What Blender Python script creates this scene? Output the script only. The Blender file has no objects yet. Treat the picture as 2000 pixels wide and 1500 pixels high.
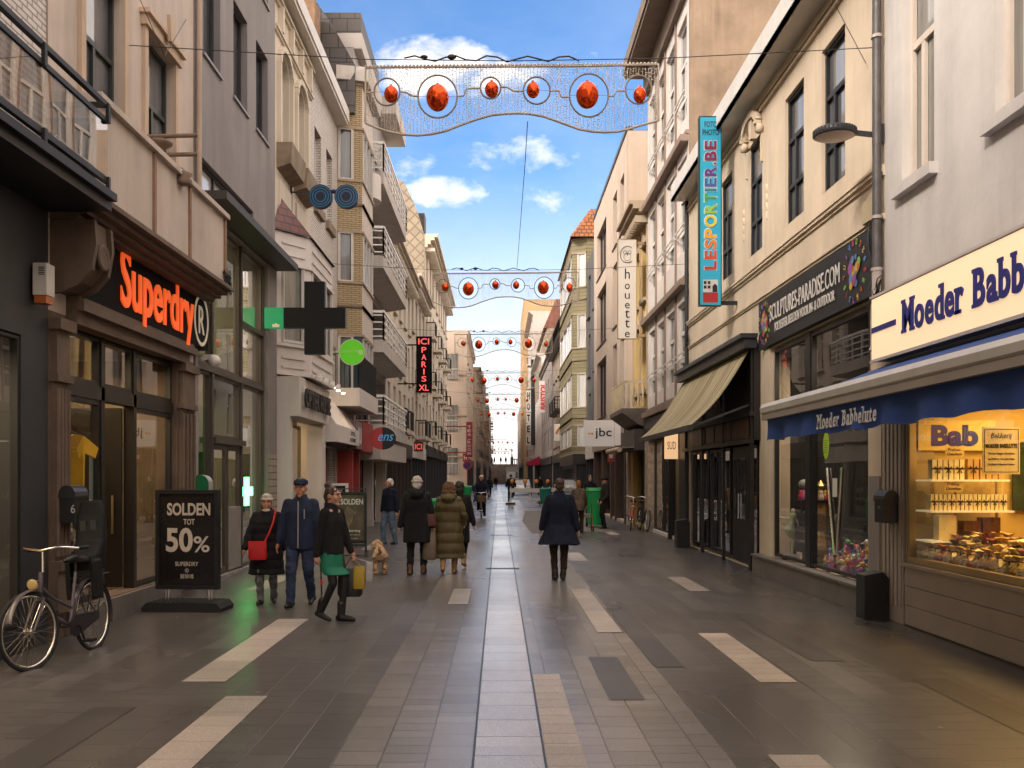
import bpy, bmesh, math, random
from mathutils import Vector, Matrix, noise
R = math.radians
PI = math.pi
random.seed(7)
S = bpy.context.scene
C = S.collection
# ---------------------------------------------------------------- camera, world, sun, exposure
H, FPX, VX, VY = 1.75, 1900.0, 975.0, 930.0      # eye height, focal length in photo pixels, street vanishing point
cam = bpy.data.cameras.new('camera'); co = bpy.data.objects.new('camera', cam); C.objects.link(co)
co.location = (0, 0, H); co.rotation_euler = (R(90), 0, 0)
cam.sensor_width = 36; cam.lens = 36 * FPX / 2000
cam.shift_x = (1000 - VX) / 2000; cam.shift_y = (VY - 750) / 2000
cam.clip_start = 0.05; cam.clip_end = 3000
S.camera = co
SUN_AZ, SUN_EL = R(-134), R(33)      # azimuth measured clockwise from +Y: behind the camera, to its left
wd = bpy.data.worlds.new('World'); S.world = wd; wd.use_nodes = True
def nd(nt, t, **kw):
    n = nt.nodes.new(t)
    for k, v in kw.items():
        if k in n.inputs: n.inputs[k].default_value = v
        else: setattr(n, k, v)
    return n
def mth(nt, op, a, b=None, c=None, clamp=False):
    n = nt.nodes.new('ShaderNodeMath'); n.operation = op; n.use_clamp = clamp
    for i, x in enumerate((a, b, c)):
        if x is None: continue
        if isinstance(x, (int, float)): n.inputs[i].default_value = x
        else: nt.links.new(x, n.inputs[i])
    return n.outputs[0]
def mixc(nt, fac, a, b, mode='MIX'):
    n = nt.nodes.new('ShaderNodeMix'); n.data_type = 'RGBA'; n.blend_type = mode; n.clamp_factor = True
    for i, x in ((0, fac), (6, a), (7, b)):
        if isinstance(x, (int, float)): n.inputs[i].default_value = x
        elif isinstance(x, (tuple, list)): n.inputs[i].default_value = (x[0], x[1], x[2], 1)
        else: nt.links.new(x, n.inputs[i])
    return n.outputs[2]
def build_world():
    nt = wd.node_tree; nt.nodes.clear(); L = nt.links
    out = nt.nodes.new('ShaderNodeOutputWorld'); bg = nt.nodes.new('ShaderNodeBackground')
    sky = nt.nodes.new('ShaderNodeTexSky'); sky.sky_type = 'NISHITA'; sky.sun_disc = False
    sky.sun_elevation = SUN_EL; sky.sun_rotation = SUN_AZ; sky.air_density = 1.0; sky.dust_density = 1.2; sky.ozone_density = 2.5
    tc = nt.nodes.new('ShaderNodeTexCoord'); sp = nt.nodes.new('ShaderNodeSeparateXYZ'); L.new(tc.outputs['Generated'], sp.inputs[0])
    X, Y, Z = sp.outputs
    ya = mth(nt, 'MAXIMUM', mth(nt, 'ABSOLUTE', Y), 0.12)
    u = mth(nt, 'DIVIDE', X, ya); v = mth(nt, 'DIVIDE', Z, ya)
    cb = nt.nodes.new('ShaderNodeCombineXYZ'); L.new(u, cb.inputs[0]); L.new(mth(nt, 'MULTIPLY', v, 1.5), cb.inputs[1]); cb.inputs[2].default_value = 3.7
    def nz(scale, det, rough, dist=0.0, off=0.0):
        m = nt.nodes.new('ShaderNodeMapping'); m.inputs['Location'].default_value = (off, off * .7, 0); L.new(cb.outputs[0], m.inputs[0])
        n = nd(nt, 'ShaderNodeTexNoise', Scale=scale, Detail=det, Roughness=rough, Distortion=dist); L.new(m.outputs[0], n.inputs['Vector']); return n.outputs[0]
    big = nz(11, 8, .58, .15); fine = nz(30, 8, .62, .3, 2.0); wide = nz(4.2, 6, .55, .2, 5.0)
    def blob(cu, cv, ru, rv):
        du = mth(nt, 'MULTIPLY', mth(nt, 'SUBTRACT', u, cu), 1 / ru); dv = mth(nt, 'MULTIPLY', mth(nt, 'SUBTRACT', v, cv), 1 / rv)
        d = mth(nt, 'ADD', mth(nt, 'MULTIPLY', du, du), mth(nt, 'MULTIPLY', dv, dv))
        return mth(nt, 'SUBTRACT', 1.0, d, clamp=True)
    m = None
    for cu, cv, ru, rv, w in ((-.075, .418, .085, .042, .95), (-.02, .412, .09, .03, .75), (.03, .328, .085, .028, .62), (-.053, .292, .05, .024, .78),
                              (.04, .282, .06, .022, .6), (.085, .428, .03, .016, .45), (-.08, .32, .05, .03, .4), (.0, .2, .14, .03, .45)):
        b = mth(nt, 'MULTIPLY', mth(nt, 'POWER', blob(cu, cv, ru, rv), .6), w)
        m = b if m is None else mth(nt, 'MAXIMUM', m, b)
    # out of view: unseen cloud added, bright and warm, to fill the street
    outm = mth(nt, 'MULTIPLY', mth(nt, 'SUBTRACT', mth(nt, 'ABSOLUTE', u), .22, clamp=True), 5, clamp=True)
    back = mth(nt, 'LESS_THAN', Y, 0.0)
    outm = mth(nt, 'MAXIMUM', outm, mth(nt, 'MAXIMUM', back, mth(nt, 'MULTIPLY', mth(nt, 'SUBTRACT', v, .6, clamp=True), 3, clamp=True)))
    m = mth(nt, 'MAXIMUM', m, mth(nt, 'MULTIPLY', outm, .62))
    n1 = mth(nt, 'ADD', mth(nt, 'MULTIPLY', big, .6), mth(nt, 'MULTIPLY', fine, .4))
    dens = mth(nt, 'ADD', mth(nt, 'MULTIPLY_ADD', n1, 3.6, -2.42), mth(nt, 'MULTIPLY', m, 1.6))
    cl = mth(nt, 'MULTIPLY', mth(nt, 'POWER', mth(nt, 'MULTIPLY', dens, 1.25, clamp=True), 1.25), .96)
    # thin veil towards the horizon, and a faint wispy veil everywhere
    hz = mth(nt, 'SUBTRACT', 1.0, mth(nt, 'MULTIPLY', v, 3.0), clamp=True)
    hz = mth(nt, 'MULTIPLY', mth(nt, 'POWER', hz, 1.15), mth(nt, 'ADD', .9, mth(nt, 'MULTIPLY', wide, .35)), clamp=True)
    veil = mth(nt, 'MULTIPLY', mth(nt, 'SUBTRACT', wide, .38, clamp=True), mth(nt, 'SUBTRACT', 1.35, mth(nt, 'MULTIPLY', v, 2.2), clamp=True), clamp=True)
    a = mth(nt, 'MAXIMUM', cl, mth(nt, 'MAXIMUM', hz, mth(nt, 'MULTIPLY', veil, 1.1)))
    shade = mth(nt, 'ADD', .74, mth(nt, 'MULTIPLY', mth(nt, 'ADD', fine, big), .28))
    cc = nt.nodes.new('ShaderNodeCombineXYZ')
    for i, k in enumerate(CLOUD): L.new(mth(nt, 'MULTIPLY', shade, k), cc.inputs[i])
    skyc = mixc(nt, 1.0, sky.outputs[0], SKYTINT, 'MULTIPLY')
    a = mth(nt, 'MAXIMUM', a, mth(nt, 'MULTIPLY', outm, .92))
    cloudc = mixc(nt, outm, cc.outputs[0], mixc(nt, 1.0, cc.outputs[0], (1.62, 1.50, 1.42), 'MULTIPLY'))  # unseen cloud tinted warm and brightened as fill light
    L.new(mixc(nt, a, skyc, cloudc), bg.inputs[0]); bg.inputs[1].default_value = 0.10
    L.new(bg.outputs[0], out.inputs[0])
CLOUD = (7.6, 7.2, 6.8)
SKYTINT = (.66, .98, 1.26)
build_world()
sl = bpy.data.lights.new('sun', 'SUN'); sl.energy = 2.2; sl.angle = R(14); sl.color = (1, .91, .81)
so = bpy.data.objects.new('sun', sl); C.objects.link(so)
sd = Vector((math.sin(SUN_AZ) * math.cos(SUN_EL), math.cos(SUN_AZ) * math.cos(SUN_EL), math.sin(SUN_EL)))
so.rotation_euler = sd.to_track_quat('Z', 'Y').to_euler(); so.location = (0, 0, 60)
vs = S.view_settings; vs.view_transform = 'Standard'; vs.look = 'None'; vs.gamma = 1; vs.exposure = 1.0
S.cycles.max_bounces = 8; S.cycles.transparent_max_bounces = 12; S.cycles.glossy_bounces = 4; S.cycles.diffuse_bounces = 3
S.cycles.caustics_reflective = False; S.cycles.caustics_refractive = False
S.cycles.use_denoising = True; S.cycles.use_light_tree = False
def PX(px, Y): return (px - VX) * Y / FPX
def PZ(py, Y): return H + (VY - py) * Y / FPX
def LY(px, X): return abs(X) * FPX / abs(px - VX)       # distance along the street of a photo column on the wall x = X
# ---------------------------------------------------------------- mesh helper
SPLIT = {'pilaster', 'corbel', 'shop_pilaster', 'chimney', 'downlight', 'spot_lamp', 'window_surround', 'folding_arm', 'spring_leg', 'grip', 'pedal', 'wheel', 'eye', 'roof_slab', 'ceiling_light', 'panel', 'foot', 'post', 'shop_frame', 'orange_dot', 'panel_foot', 'neon_ring', 'window_guard', 'connecting_rope', 'string_course'}
class MB:
    def __init__(s): s.v = []; s.f = []; s.m = []; s.s = []
    def add(s, vs, fs, m=0, smooth=False):
        o = len(s.v); s.v.extend([tuple(v) for v in vs])
        for f in fs: s.f.append(tuple(i + o for i in f)); s.m.append(m); s.s.append(smooth)
        return s
    def box(s, x0, x1, y0, y1, z0, z1, m=0):
        if x0 > x1: x0, x1 = x1, x0
        if y0 > y1: y0, y1 = y1, y0
        return s.add([(x, y, z) for x in (x0, x1) for y in (y0, y1) for z in (z0, z1)],
                     [(0, 1, 3, 2), (4, 6, 7, 5), (0, 4, 5, 1), (2, 3, 7, 6), (0, 2, 6, 4), (1, 5, 7, 3)], m)
    def quad(s, a, b, c, d, m=0): return s.add([a, b, c, d], [(0, 1, 2, 3)], m)
    def frame(s, p0, p1):
        d = (Vector(p1) - Vector(p0)).normalized()
        a = Vector((0, 0, 1)) if abs(d.z) < .95 else Vector((1, 0, 0))
        u = d.cross(a).normalized(); return d, u, u.cross(d).normalized()
    def beam(s, p0, p1, w, h, m=0):
        p0 = Vector(p0); p1 = Vector(p1); d, u, v = s.frame(p0, p1)
        vs = [p + u * (a * w / 2) + v * (b * h / 2) for p in (p0, p1) for a, b in ((-1, -1), (1, -1), (1, 1), (-1, 1))]
        return s.add(vs, [(3, 2, 1, 0), (4, 5, 6, 7), (0, 1, 5, 4), (1, 2, 6, 5), (2, 3, 7, 6), (3, 0, 4, 7)], m)
    def cone(s, p0, p1, r0, r1, n=10, m=0, smooth=True, caps=True):
        p0 = Vector(p0); p1 = Vector(p1); d, u, v = s.frame(p0, p1)
        vs = [p + (u * math.cos(2 * PI * i / n) + v * math.sin(2 * PI * i / n)) * r for p, r in ((p0, r0), (p1, r1)) for i in range(n)]
        s.add(vs, [(i, (i + 1) % n, n + (i + 1) % n, n + i) for i in range(n)], m, smooth)
        if caps: s.add(vs, [tuple(range(n - 1, -1, -1)), tuple(range(n, 2 * n))], m)
        return s
    def tube(s, pts, r, n=8, m=0, closed=False):
        P = [Vector(p) for p in pts]; k = len(P); rs = r if isinstance(r, (list, tuple)) else [r] * k
        vs = []; up = None
        for i in range(k):
            a = P[(i - 1) % k] if closed or i else P[0]; b = P[(i + 1) % k] if closed or i < k - 1 else P[-1]
            d = (b - a).normalized()
            if up is None: up = Vector((0, 0, 1)) if abs(d.z) < .9 else Vector((1, 0, 0))
            u = d.cross(up)
            if u.length < 1e-4: u = d.cross(Vector((0.3, 1, 0.2)))
            u.normalize(); w = u.cross(d).normalized(); up = w
            vs += [P[i] + (u * math.cos(2 * PI * j / n) + w * math.sin(2 * PI * j / n)) * rs[i] for j in range(n)]
        fs = []
        for i in range(k if closed else k - 1):
            a = i * n; b = ((i + 1) % k) * n
            fs += [(a + j, a + (j + 1) % n, b + (j + 1) % n, b + j) for j in range(n)]
        s.add(vs, fs, m, True)
        if not closed: s.add(vs, [tuple(range(n - 1, -1, -1)), tuple(range((k - 1) * n, k * n))], m)
        return s
    def lathe(s, prof, c=(0, 0, 0), n=16, m=0, ax='z', sy=1.0):
        vs = []
        for r, z in prof:
            for j in range(n):
                a = 2 * PI * j / n; p = (r * math.cos(a), r * math.sin(a) * sy, z)
                if ax == 'y': p = (p[0], p[2], p[1])
                if ax == 'x': p = (p[2], p[0], p[1])
                vs.append((c[0] + p[0], c[1] + p[1], c[2] + p[2]))
        k = len(prof)
        s.add(vs, [(i * n + j, i * n + (j + 1) % n, (i + 1) * n + (j + 1) % n, (i + 1) * n + j) for i in range(k - 1) for j in range(n)], m, True)
        if prof[0][0] > 1e-5: s.add(vs, [tuple(range(n))], m)
        if prof[-1][0] > 1e-5: s.add(vs, [tuple(range((k - 1) * n, k * n))], m)
        return s
    def ell(s, c, r, nu=14, nv=9, m=0, smooth=True, rot=None):
        if isinstance(r, (int, float)): r = (r, r, r)
        vs = [Vector((0, 0, -1))]
        for i in range(1, nv):
            t = PI * i / nv
            vs += [Vector((math.sin(t) * math.cos(2 * PI * j / nu), math.sin(t) * math.sin(2 * PI * j / nu), -math.cos(t))) for j in range(nu)]
        vs.append(Vector((0, 0, 1)))
        vs = [Vector((v.x * r[0], v.y * r[1], v.z * r[2])) for v in vs]
        if rot is not None: vs = [rot @ v for v in vs]
        vs = [v + Vector(c) for v in vs]; e = len(vs) - 1
        fs = [(0, 1 + (j + 1) % nu, 1 + j) for j in range(nu)]
        for i in range(nv - 2): fs += [(1 + i * nu + j, 1 + i * nu + (j + 1) % nu, 1 + (i + 1) * nu + (j + 1) % nu, 1 + (i + 1) * nu + j) for j in range(nu)]
        fs += [(e, 1 + (nv - 2) * nu + j, 1 + (nv - 2) * nu + (j + 1) % nu) for j in range(nu)]
        return s.add(vs, fs, m, smooth)
    def cap(s, p0, p1, r0, r1, n=12, m=0):           # tapered capsule
        p0 = Vector(p0); p1 = Vector(p1); d, u, v = s.frame(p0, p1); vs = []; rings = []
        for p, r, a0, a1 in ((p0, r0, -90, 0), (p1, r1, 0, 90)):
            for k in range(4):
                a = R(a0 + (a1 - a0) * k / 3); rings.append((p + d * r * math.sin(a), max(r * math.cos(a), 1e-4)))
        for c, r in rings: vs += [c + (u * math.cos(2 * PI * j / n) + v * math.sin(2 * PI * j / n)) * r for j in range(n)]
        k = len(rings)
        s.add(vs, [(i * n + j, i * n + (j + 1) % n, (i + 1) * n + (j + 1) % n, (i + 1) * n + j) for i in range(k - 1) for j in range(n)], m, True)
        return s.add(vs, [tuple(range(n - 1, -1, -1)), tuple(range((k - 1) * n, k * n))], m, True)
    def loft(s, rings, n=24, m=0, pw=2.0):           # rings: (z, cx, cy, rx, ry)
        vs = []
        for z, cx, cy, rx, ry in rings:
            for j in range(n):
                a = 2 * PI * j / n; c = math.cos(a); q = math.sin(a)
                vs.append((cx + rx * math.copysign(abs(c) ** (2 / pw), c), cy + ry * math.copysign(abs(q) ** (2 / pw), q), z))
        k = len(rings)
        s.add(vs, [(i * n + j, i * n + (j + 1) % n, (i + 1) * n + (j + 1) % n, (i + 1) * n + j) for i in range(k - 1) for j in range(n)], m, True)
        return s.add(vs, [tuple(range(n - 1, -1, -1)), tuple(range((k - 1) * n, k * n))], m)
    def prism(s, pts, O, U, V, depth, m=0):          # 2-D outline in the plane (U, V) at O, thickened along U x V
        O = Vector(O); U = Vector(U); V = Vector(V); N = U.cross(V).normalized(); n = len(pts)
        a = [O + U * x + V * y for x, y in pts]; b = [p + N * depth for p in a]
        return s.add(a + b, [tuple(range(n - 1, -1, -1)), tuple(range(n, 2 * n))] + [(i, (i + 1) % n, n + (i + 1) % n, n + i) for i in range(n)], m)
    def text(s, txt, O, U, w, h, depth=.01, m=0, bold=0.0, V=(0, 0, 1), shear=0.0, lsp=1.0, keep=False):
        vs, fs = text_data(txt, bold, shear, lsp)
        if not vs: return s
        x0 = min(v[0] for v in vs); x1 = max(v[0] for v in vs); y0 = min(v[1] for v in vs); y1 = max(v[1] for v in vs)
        sx = w / (x1 - x0); sy = h / (y1 - y0) if h else sx
        O = Vector(O); U = Vector(U); V = Vector(V); N = U.cross(V).normalized()
        return s.add([O + U * ((v[0] - x0) * sx) + V * ((v[1] - y0) * sy) + N * (depth if v[2] > 0 else 0) for v in vs], fs, m)
    def build(s, name, mats, parent=None, tag=None, kind=None, label=None):
        if name in SPLIT and parent is not None and len(s.v):
            gs = s.clusters()
            if len(gs) > 1:
                for g in gs: o = g._build(name, mats, parent, tag, kind, label)
                return o
        return s._build(name, mats, parent, tag, kind, label)
    def clusters(s, e=.015):
        par = list(range(len(s.v)))
        def fd(i):
            while par[i] != i: par[i] = par[par[i]]; i = par[i]
            return i
        for f in s.f:
            for j in f[1:]:
                a, b = fd(f[0]), fd(j)
                if a != b: par[a] = b
        isl = {}
        for i in range(len(s.v)): isl.setdefault(fd(i), []).append(i)
        bx = [[tuple(min(s.v[i][k] for i in q) for k in range(3)), tuple(max(s.v[i][k] for i in q) for k in range(3)), q] for q in isl.values()]
        ch = True
        while ch:
            ch = False; out = []
            for b in bx:
                for o in out:
                    if all(b[0][k] - e <= o[1][k] and o[0][k] - e <= b[1][k] for k in range(3)):
                        o[0] = tuple(map(min, o[0], b[0])); o[1] = tuple(map(max, o[1], b[1])); o[2] = o[2] + b[2]; ch = True; break
                else: out.append(b)
            bx = out
        res = []
        for b in bx:
            q = set(b[2]); mp = {i: k for k, i in enumerate(b[2])}; g = MB(); g.v = [s.v[i] for i in b[2]]
            for f, m, sm in zip(s.f, s.m, s.s):
                if f[0] in q: g.f.append(tuple(mp[i] for i in f)); g.m.append(m); g.s.append(sm)
            res.append(g)
        return res
    def _build(s, name, mats, parent=None, tag=None, kind=None, label=None):
        me = bpy.data.meshes.new(name); off = Vector((0, 0, 0))
        if parent is not None: off = wl(parent)
        elif s.v and kind is None:
            xs = [v[0] for v in s.v]; ys = [v[1] for v in s.v]; off = Vector(((min(xs) + max(xs)) / 2, (min(ys) + max(ys)) / 2, min(v[2] for v in s.v)))
        me.from_pydata([(v[0] - off.x, v[1] - off.y, v[2] - off.z) for v in s.v], [], s.f)
        if not isinstance(mats, (list, tuple)): mats = [mats]
        for q in mats: me.materials.append(q)
        me.polygons.foreach_set('material_index', s.m); me.polygons.foreach_set('use_smooth', s.s); me.update()
        o = bpy.data.objects.new(name, me); C.objects.link(o)
        if parent is not None: o.parent = parent
        else: o.location = off
        if tag: settag(o, *tag)
        if kind: o['kind'] = kind
        if label: o['label'] = label
        return o
def wl(o):
    p = Vector((0, 0, 0))
    while o is not None: p += o.location; o = o.parent
    return p
def settag(o, label, cat, group=None):
    o['label'] = label; o['category'] = cat
    if group: o['group'] = group
def thing(name, label, cat, loc=(0, 0, 0), group=None):
    o = bpy.data.objects.new(name, None); C.objects.link(o); o.location = loc; o.empty_display_size = .2
    settag(o, label, cat, group); return o
def kids(o): return [c for c in bpy.data.objects if c.parent is o]
def copy_tree(o, loc=None, rz=None, label=None, parent=None):
    c = o.copy(); C.objects.link(c)
    if parent is not None: c.parent = parent
    for ch in kids(o): copy_tree(ch, parent=c)
    if loc is not None: c.location = loc
    if rz is not None: c.rotation_euler = (0, 0, rz)
    if label: c['label'] = label
    return c
_tc = {}
def text_data(txt, bold=0.0, shear=0.0, lsp=1.0):
    key = (txt, bold, shear, lsp)
    if key in _tc: return _tc[key]
    cu = bpy.data.curves.new('lettering', 'FONT'); cu.body = txt; cu.size = 1; cu.extrude = .05; cu.offset = bold; cu.shear = shear
    cu.space_character = lsp; cu.resolution_u = 4; cu.align_x = 'LEFT'
    ob = bpy.data.objects.new('lettering', cu); C.objects.link(ob)
    dg = bpy.context.evaluated_depsgraph_get(); dg.update()
    me = bpy.data.meshes.new_from_object(ob.evaluated_get(dg))
    vs = [tuple(v.co) for v in me.vertices]; fs = [tuple(p.vertices) for p in me.polygons]
    bpy.data.objects.remove(ob); bpy.data.curves.remove(cu); bpy.data.meshes.remove(me)
    _tc[key] = (vs, fs); return vs, fs
# ---------------------------------------------------------------- materials
_mc = {}
def newmat(name):
    m = bpy.data.materials.new(name); m.use_nodes = True; nt = m.node_tree
    b = nt.nodes['Principled BSDF']; return m, nt, b
def wpos(nt, sc=(1, 1, 1)):
    g = nt.nodes.new('ShaderNodeNewGeometry'); mp = nt.nodes.new('ShaderNodeMapping'); mp.inputs['Scale'].default_value = sc
    nt.links.new(g.outputs['Position'], mp.inputs[0]); return mp.outputs[0]
def opos(nt, sc=(1, 1, 1)):
    g = nt.nodes.new('ShaderNodeTexCoord'); mp = nt.nodes.new('ShaderNodeMapping'); mp.inputs['Scale'].default_value = sc
    nt.links.new(g.outputs['Object'], mp.inputs[0]); return mp.outputs[0]
def lin(c):                                       # sRGB 0-255 -> linear
    return tuple(((x / 255) / 12.92 if x / 255 <= .04045 else ((x / 255 + .055) / 1.055) ** 2.4) for x in c)
def mat(name, col, rough=.7, var=.12, scale=1.3, streak=0.0, bump=0.0, bscale=30, metal=0.0, spec=.4, obj=False, emit=0.0, coat=0.0):
    if name in _mc: return _mc[name]
    m, nt, b = newmat(name); L = nt.links; P = opos if obj else wpos
    n = nd(nt, 'ShaderNodeTexNoise', Scale=scale, Detail=7, Roughness=.6); L.new(P(nt), n.inputs['Vector'])
    f = mth(nt, 'MULTIPLY_ADD', n.outputs[0], 2.2, -.6, clamp=True)
    c = mixc(nt, f, tuple(x * (1 - var) for x in col), tuple(min(1, x * (1 + var)) for x in col))
    if streak:
        n2 = nd(nt, 'ShaderNodeTexNoise', Scale=1.0, Detail=6, Roughness=.65); L.new(P(nt, (2.6, 2.6, .22)), n2.inputs['Vector'])
        n3 = nd(nt, 'ShaderNodeTexNoise', Scale=.8, Detail=5, Roughness=.6); L.new(P(nt), n3.inputs['Vector'])
        g = mth(nt, 'MULTIPLY', mth(nt, 'MULTIPLY_ADD', n2.outputs[0], 3.2, -1.35, clamp=True), mth(nt, 'MULTIPLY_ADD', n3.outputs[0], 2.5, -.7, clamp=True))
        c = mixc(nt, mth(nt, 'MULTIPLY', g, streak), c, tuple(x * .42 for x in col))
    L.new(c, b.inputs['Base Color'])
    b.inputs['Roughness'].default_value = rough; b.inputs['Metallic'].default_value = metal; b.inputs['Specular IOR Level'].default_value = spec
    if coat: b.inputs['Coat Weight'].default_value = coat; b.inputs['Coat Roughness'].default_value = .05
    if emit: m.cycles.emission_sampling = 'NONE'; L.new(c, b.inputs['Emission Color']); b.inputs['Emission Strength'].default_value = emit
    if bump:
        nb = nd(nt, 'ShaderNodeTexNoise', Scale=bscale, Detail=4, Roughness=.6); L.new(P(nt), nb.inputs['Vector'])
        bp = nd(nt, 'ShaderNodeBump', Strength=bump, Distance=.02); L.new(nb.outputs[0], bp.inputs['Height']); L.new(bp.outputs[0], b.inputs['Normal'])
    _mc[name] = m; return m
def mbrick(name, c1, c2, mort, bw=.22, bh=.075, ms=.012, rough=.75, rot=False, streak=.3, offs=.5, bump=.4):
    if name in _mc: return _mc[name]
    m, nt, b = newmat(name); L = nt.links
    g = nt.nodes.new('ShaderNodeNewGeometry'); sp = nt.nodes.new('ShaderNodeSeparateXYZ'); L.new(g.outputs['Position'], sp.inputs[0])
    cb = nt.nodes.new('ShaderNodeCombineXYZ'); L.new(mth(nt, 'ADD', sp.outputs[0], sp.outputs[1]), cb.inputs[0]); L.new(sp.outputs[2], cb.inputs[1])
    v = cb.outputs[0]
    if rot:
        mp = nt.nodes.new('ShaderNodeMapping'); mp.inputs['Rotation'].default_value = (0, 0, R(45)); L.new(v, mp.inputs[0]); v = mp.outputs[0]
    br = nt.nodes.new('ShaderNodeTexBrick'); L.new(v, br.inputs['Vector']); br.offset = offs
    for k, q in (('Color1', c1), ('Color2', c2), ('Mortar', mort)): br.inputs[k].default_value = (*q, 1)
    br.inputs['Scale'].default_value = 1; br.inputs['Mortar Size'].default_value = ms; br.inputs['Brick Width'].default_value = bw; br.inputs['Row Height'].default_value = bh; br.inputs['Mortar Smooth'].default_value = .2
    n3 = nd(nt, 'ShaderNodeTexNoise', Scale=.9, Detail=7, Roughness=.65); L.new(wpos(nt, (1.6, 1.6, .5)), n3.inputs['Vector'])
    c = mixc(nt, mth(nt, 'MULTIPLY', mth(nt, 'MULTIPLY_ADD', n3.outputs[0], 3, -1.2, clamp=True), streak), br.outputs[0], tuple(x * .5 for x in c1))
    L.new(c, b.inputs['Base Color']); b.inputs['Roughness'].default_value = rough
    bp = nd(nt, 'ShaderNodeBump', Strength=bump, Distance=.01, invert=True); L.new(br.outputs[1], bp.inputs['Height']); L.new(bp.outputs[0], b.inputs['Normal'])
    _mc[name] = m; return m
def mglass(name, tint=(.9, .9, .88), boost=2.0, base=.03, rough=.01):
    if name in _mc: return _mc[name]
    m, nt, b = newmat(name); L = nt.links; nt.nodes.remove(b); out = nt.nodes['Material Output']
    t = nt.nodes.new('ShaderNodeBsdfTransparent'); t.inputs[0].default_value = (*tint, 1)
    g = nt.nodes.new('ShaderNodeBsdfGlossy'); g.inputs['Roughness'].default_value = rough; g.inputs[0].default_value = (.95, .95, .95, 1)
    n = nd(nt, 'ShaderNodeTexNoise', Scale=.8, Detail=1); L.new(wpos(nt), n.inputs['Vector'])
    bp = nd(nt, 'ShaderNodeBump', Strength=.05, Distance=.05); L.new(n.outputs[0], bp.inputs['Height']); L.new(bp.outputs[0], g.inputs['Normal'])
    ge = nt.nodes.new('ShaderNodeNewGeometry'); dt = nt.nodes.new('ShaderNodeVectorMath'); dt.operation = 'DOT_PRODUCT'; L.new(ge.outputs['Incoming'], dt.inputs[0]); L.new(ge.outputs['Normal'], dt.inputs[1])
    fr = mth(nt, 'MULTIPLY_ADD', mth(nt, 'POWER', mth(nt, 'SUBTRACT', 1.0, mth(nt, 'ABSOLUTE', dt.outputs['Value']), clamp=True), 5.0), .96, .04)   # Schlick, same from both sides of the pane
    mx = nt.nodes.new('ShaderNodeMixShader'); L.new(mth(nt, 'MULTIPLY_ADD', fr, boost, base, clamp=True), mx.inputs[0])
    L.new(t.outputs[0], mx.inputs[1]); L.new(g.outputs[0], mx.inputs[2]); L.new(mx.outputs[0], out.inputs[0])
    _mc[name] = m; return m
def mpane(name, c1, c2, rough=.04, freq=26):        # window pane with what hangs behind it (dark room or curtain folds)
    if name in _mc: return _mc[name]
    m, nt, b = newmat(name); L = nt.links
    n = nd(nt, 'ShaderNodeTexNoise', Scale=1, Detail=3); L.new(wpos(nt, (freq * .2, freq * .2, .5)), n.inputs['Vector'])
    n2 = nd(nt, 'ShaderNodeTexNoise', Scale=.9, Detail=2); L.new(wpos(nt), n2.inputs['Vector'])
    f = mth(nt, 'ADD', mth(nt, 'MULTIPLY_ADD', n.outputs[0], 2.4, -.7), mth(nt, 'MULTIPLY_ADD', n2.outputs[0], 1.2, -.6), clamp=True)
    L.new(mixc(nt, f, c1, c2), b.inputs['Base Color']); b.inputs['Roughness'].default_value = .6; b.inputs['Specular IOR Level'].default_value = .3
    b.inputs['Coat Weight'].default_value = 1; b.inputs['Coat Roughness'].default_value = rough; b.inputs['Coat IOR'].default_value = 1.7
    _mc[name] = m; return m
def memit(name, col, k):
    if name in _mc: return _mc[name]
    m, nt, b = newmat(name); b.inputs['Base Color'].default_value = (*col, 1); b.inputs['Emission Color'].default_value = (*col, 1); b.inputs['Emission Strength'].default_value = k
    if k < 5: m.cycles.emission_sampling = 'NONE'
    _mc[name] = m; return m
BLK = mat('black_paint', (.012, .012, .014), .45, .2, 3); DRK = mat('dark_metal', (.03, .031, .034), .4, .2, 3)
DWOOD = mat('dark_shopfront', (.016, .012, .010), .4, .25, 2, spec=.5); WHT = mat('white_paint', (.62, .58, .53), .5, .08, 2, streak=.25)
CHROME = mat('chrome', (.75, .72, .68), .16, .05, 6, metal=1); RUBBER = mat('rubber', (.014, .014, .015), .8, .1, 5)
GLASS = mglass('shop_glass'); GLASSC = mglass('coated_glass', (.80, .86, .80), 2.5, .05); GLASS2 = mglass('clear_glass', (.92, .92, .9), 1.3, .02); GLASSD = mglass('dark_shop_glass', (.55, .54, .52), 2.3, .05)
P_DARK = mpane('dark_window', (.010, .011, .012), (.035, .036, .038)); P_CURT = mpane('curtained_window', (.10, .095, .085), (.26, .25, .22)); P_GREY = mpane('grey_window', (.05, .052, .058), (.13, .13, .135))
P_PALE = mpane('pale_blind_window', (.42, .40, .38), (.55, .53, .5), .06, 4)
INT = mat('shop_interior', (.10, .085, .07), .8, .4, 1.5); INTD = mat('dark_interior', (.012, .011, .010), .8, .4, 2)
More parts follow.
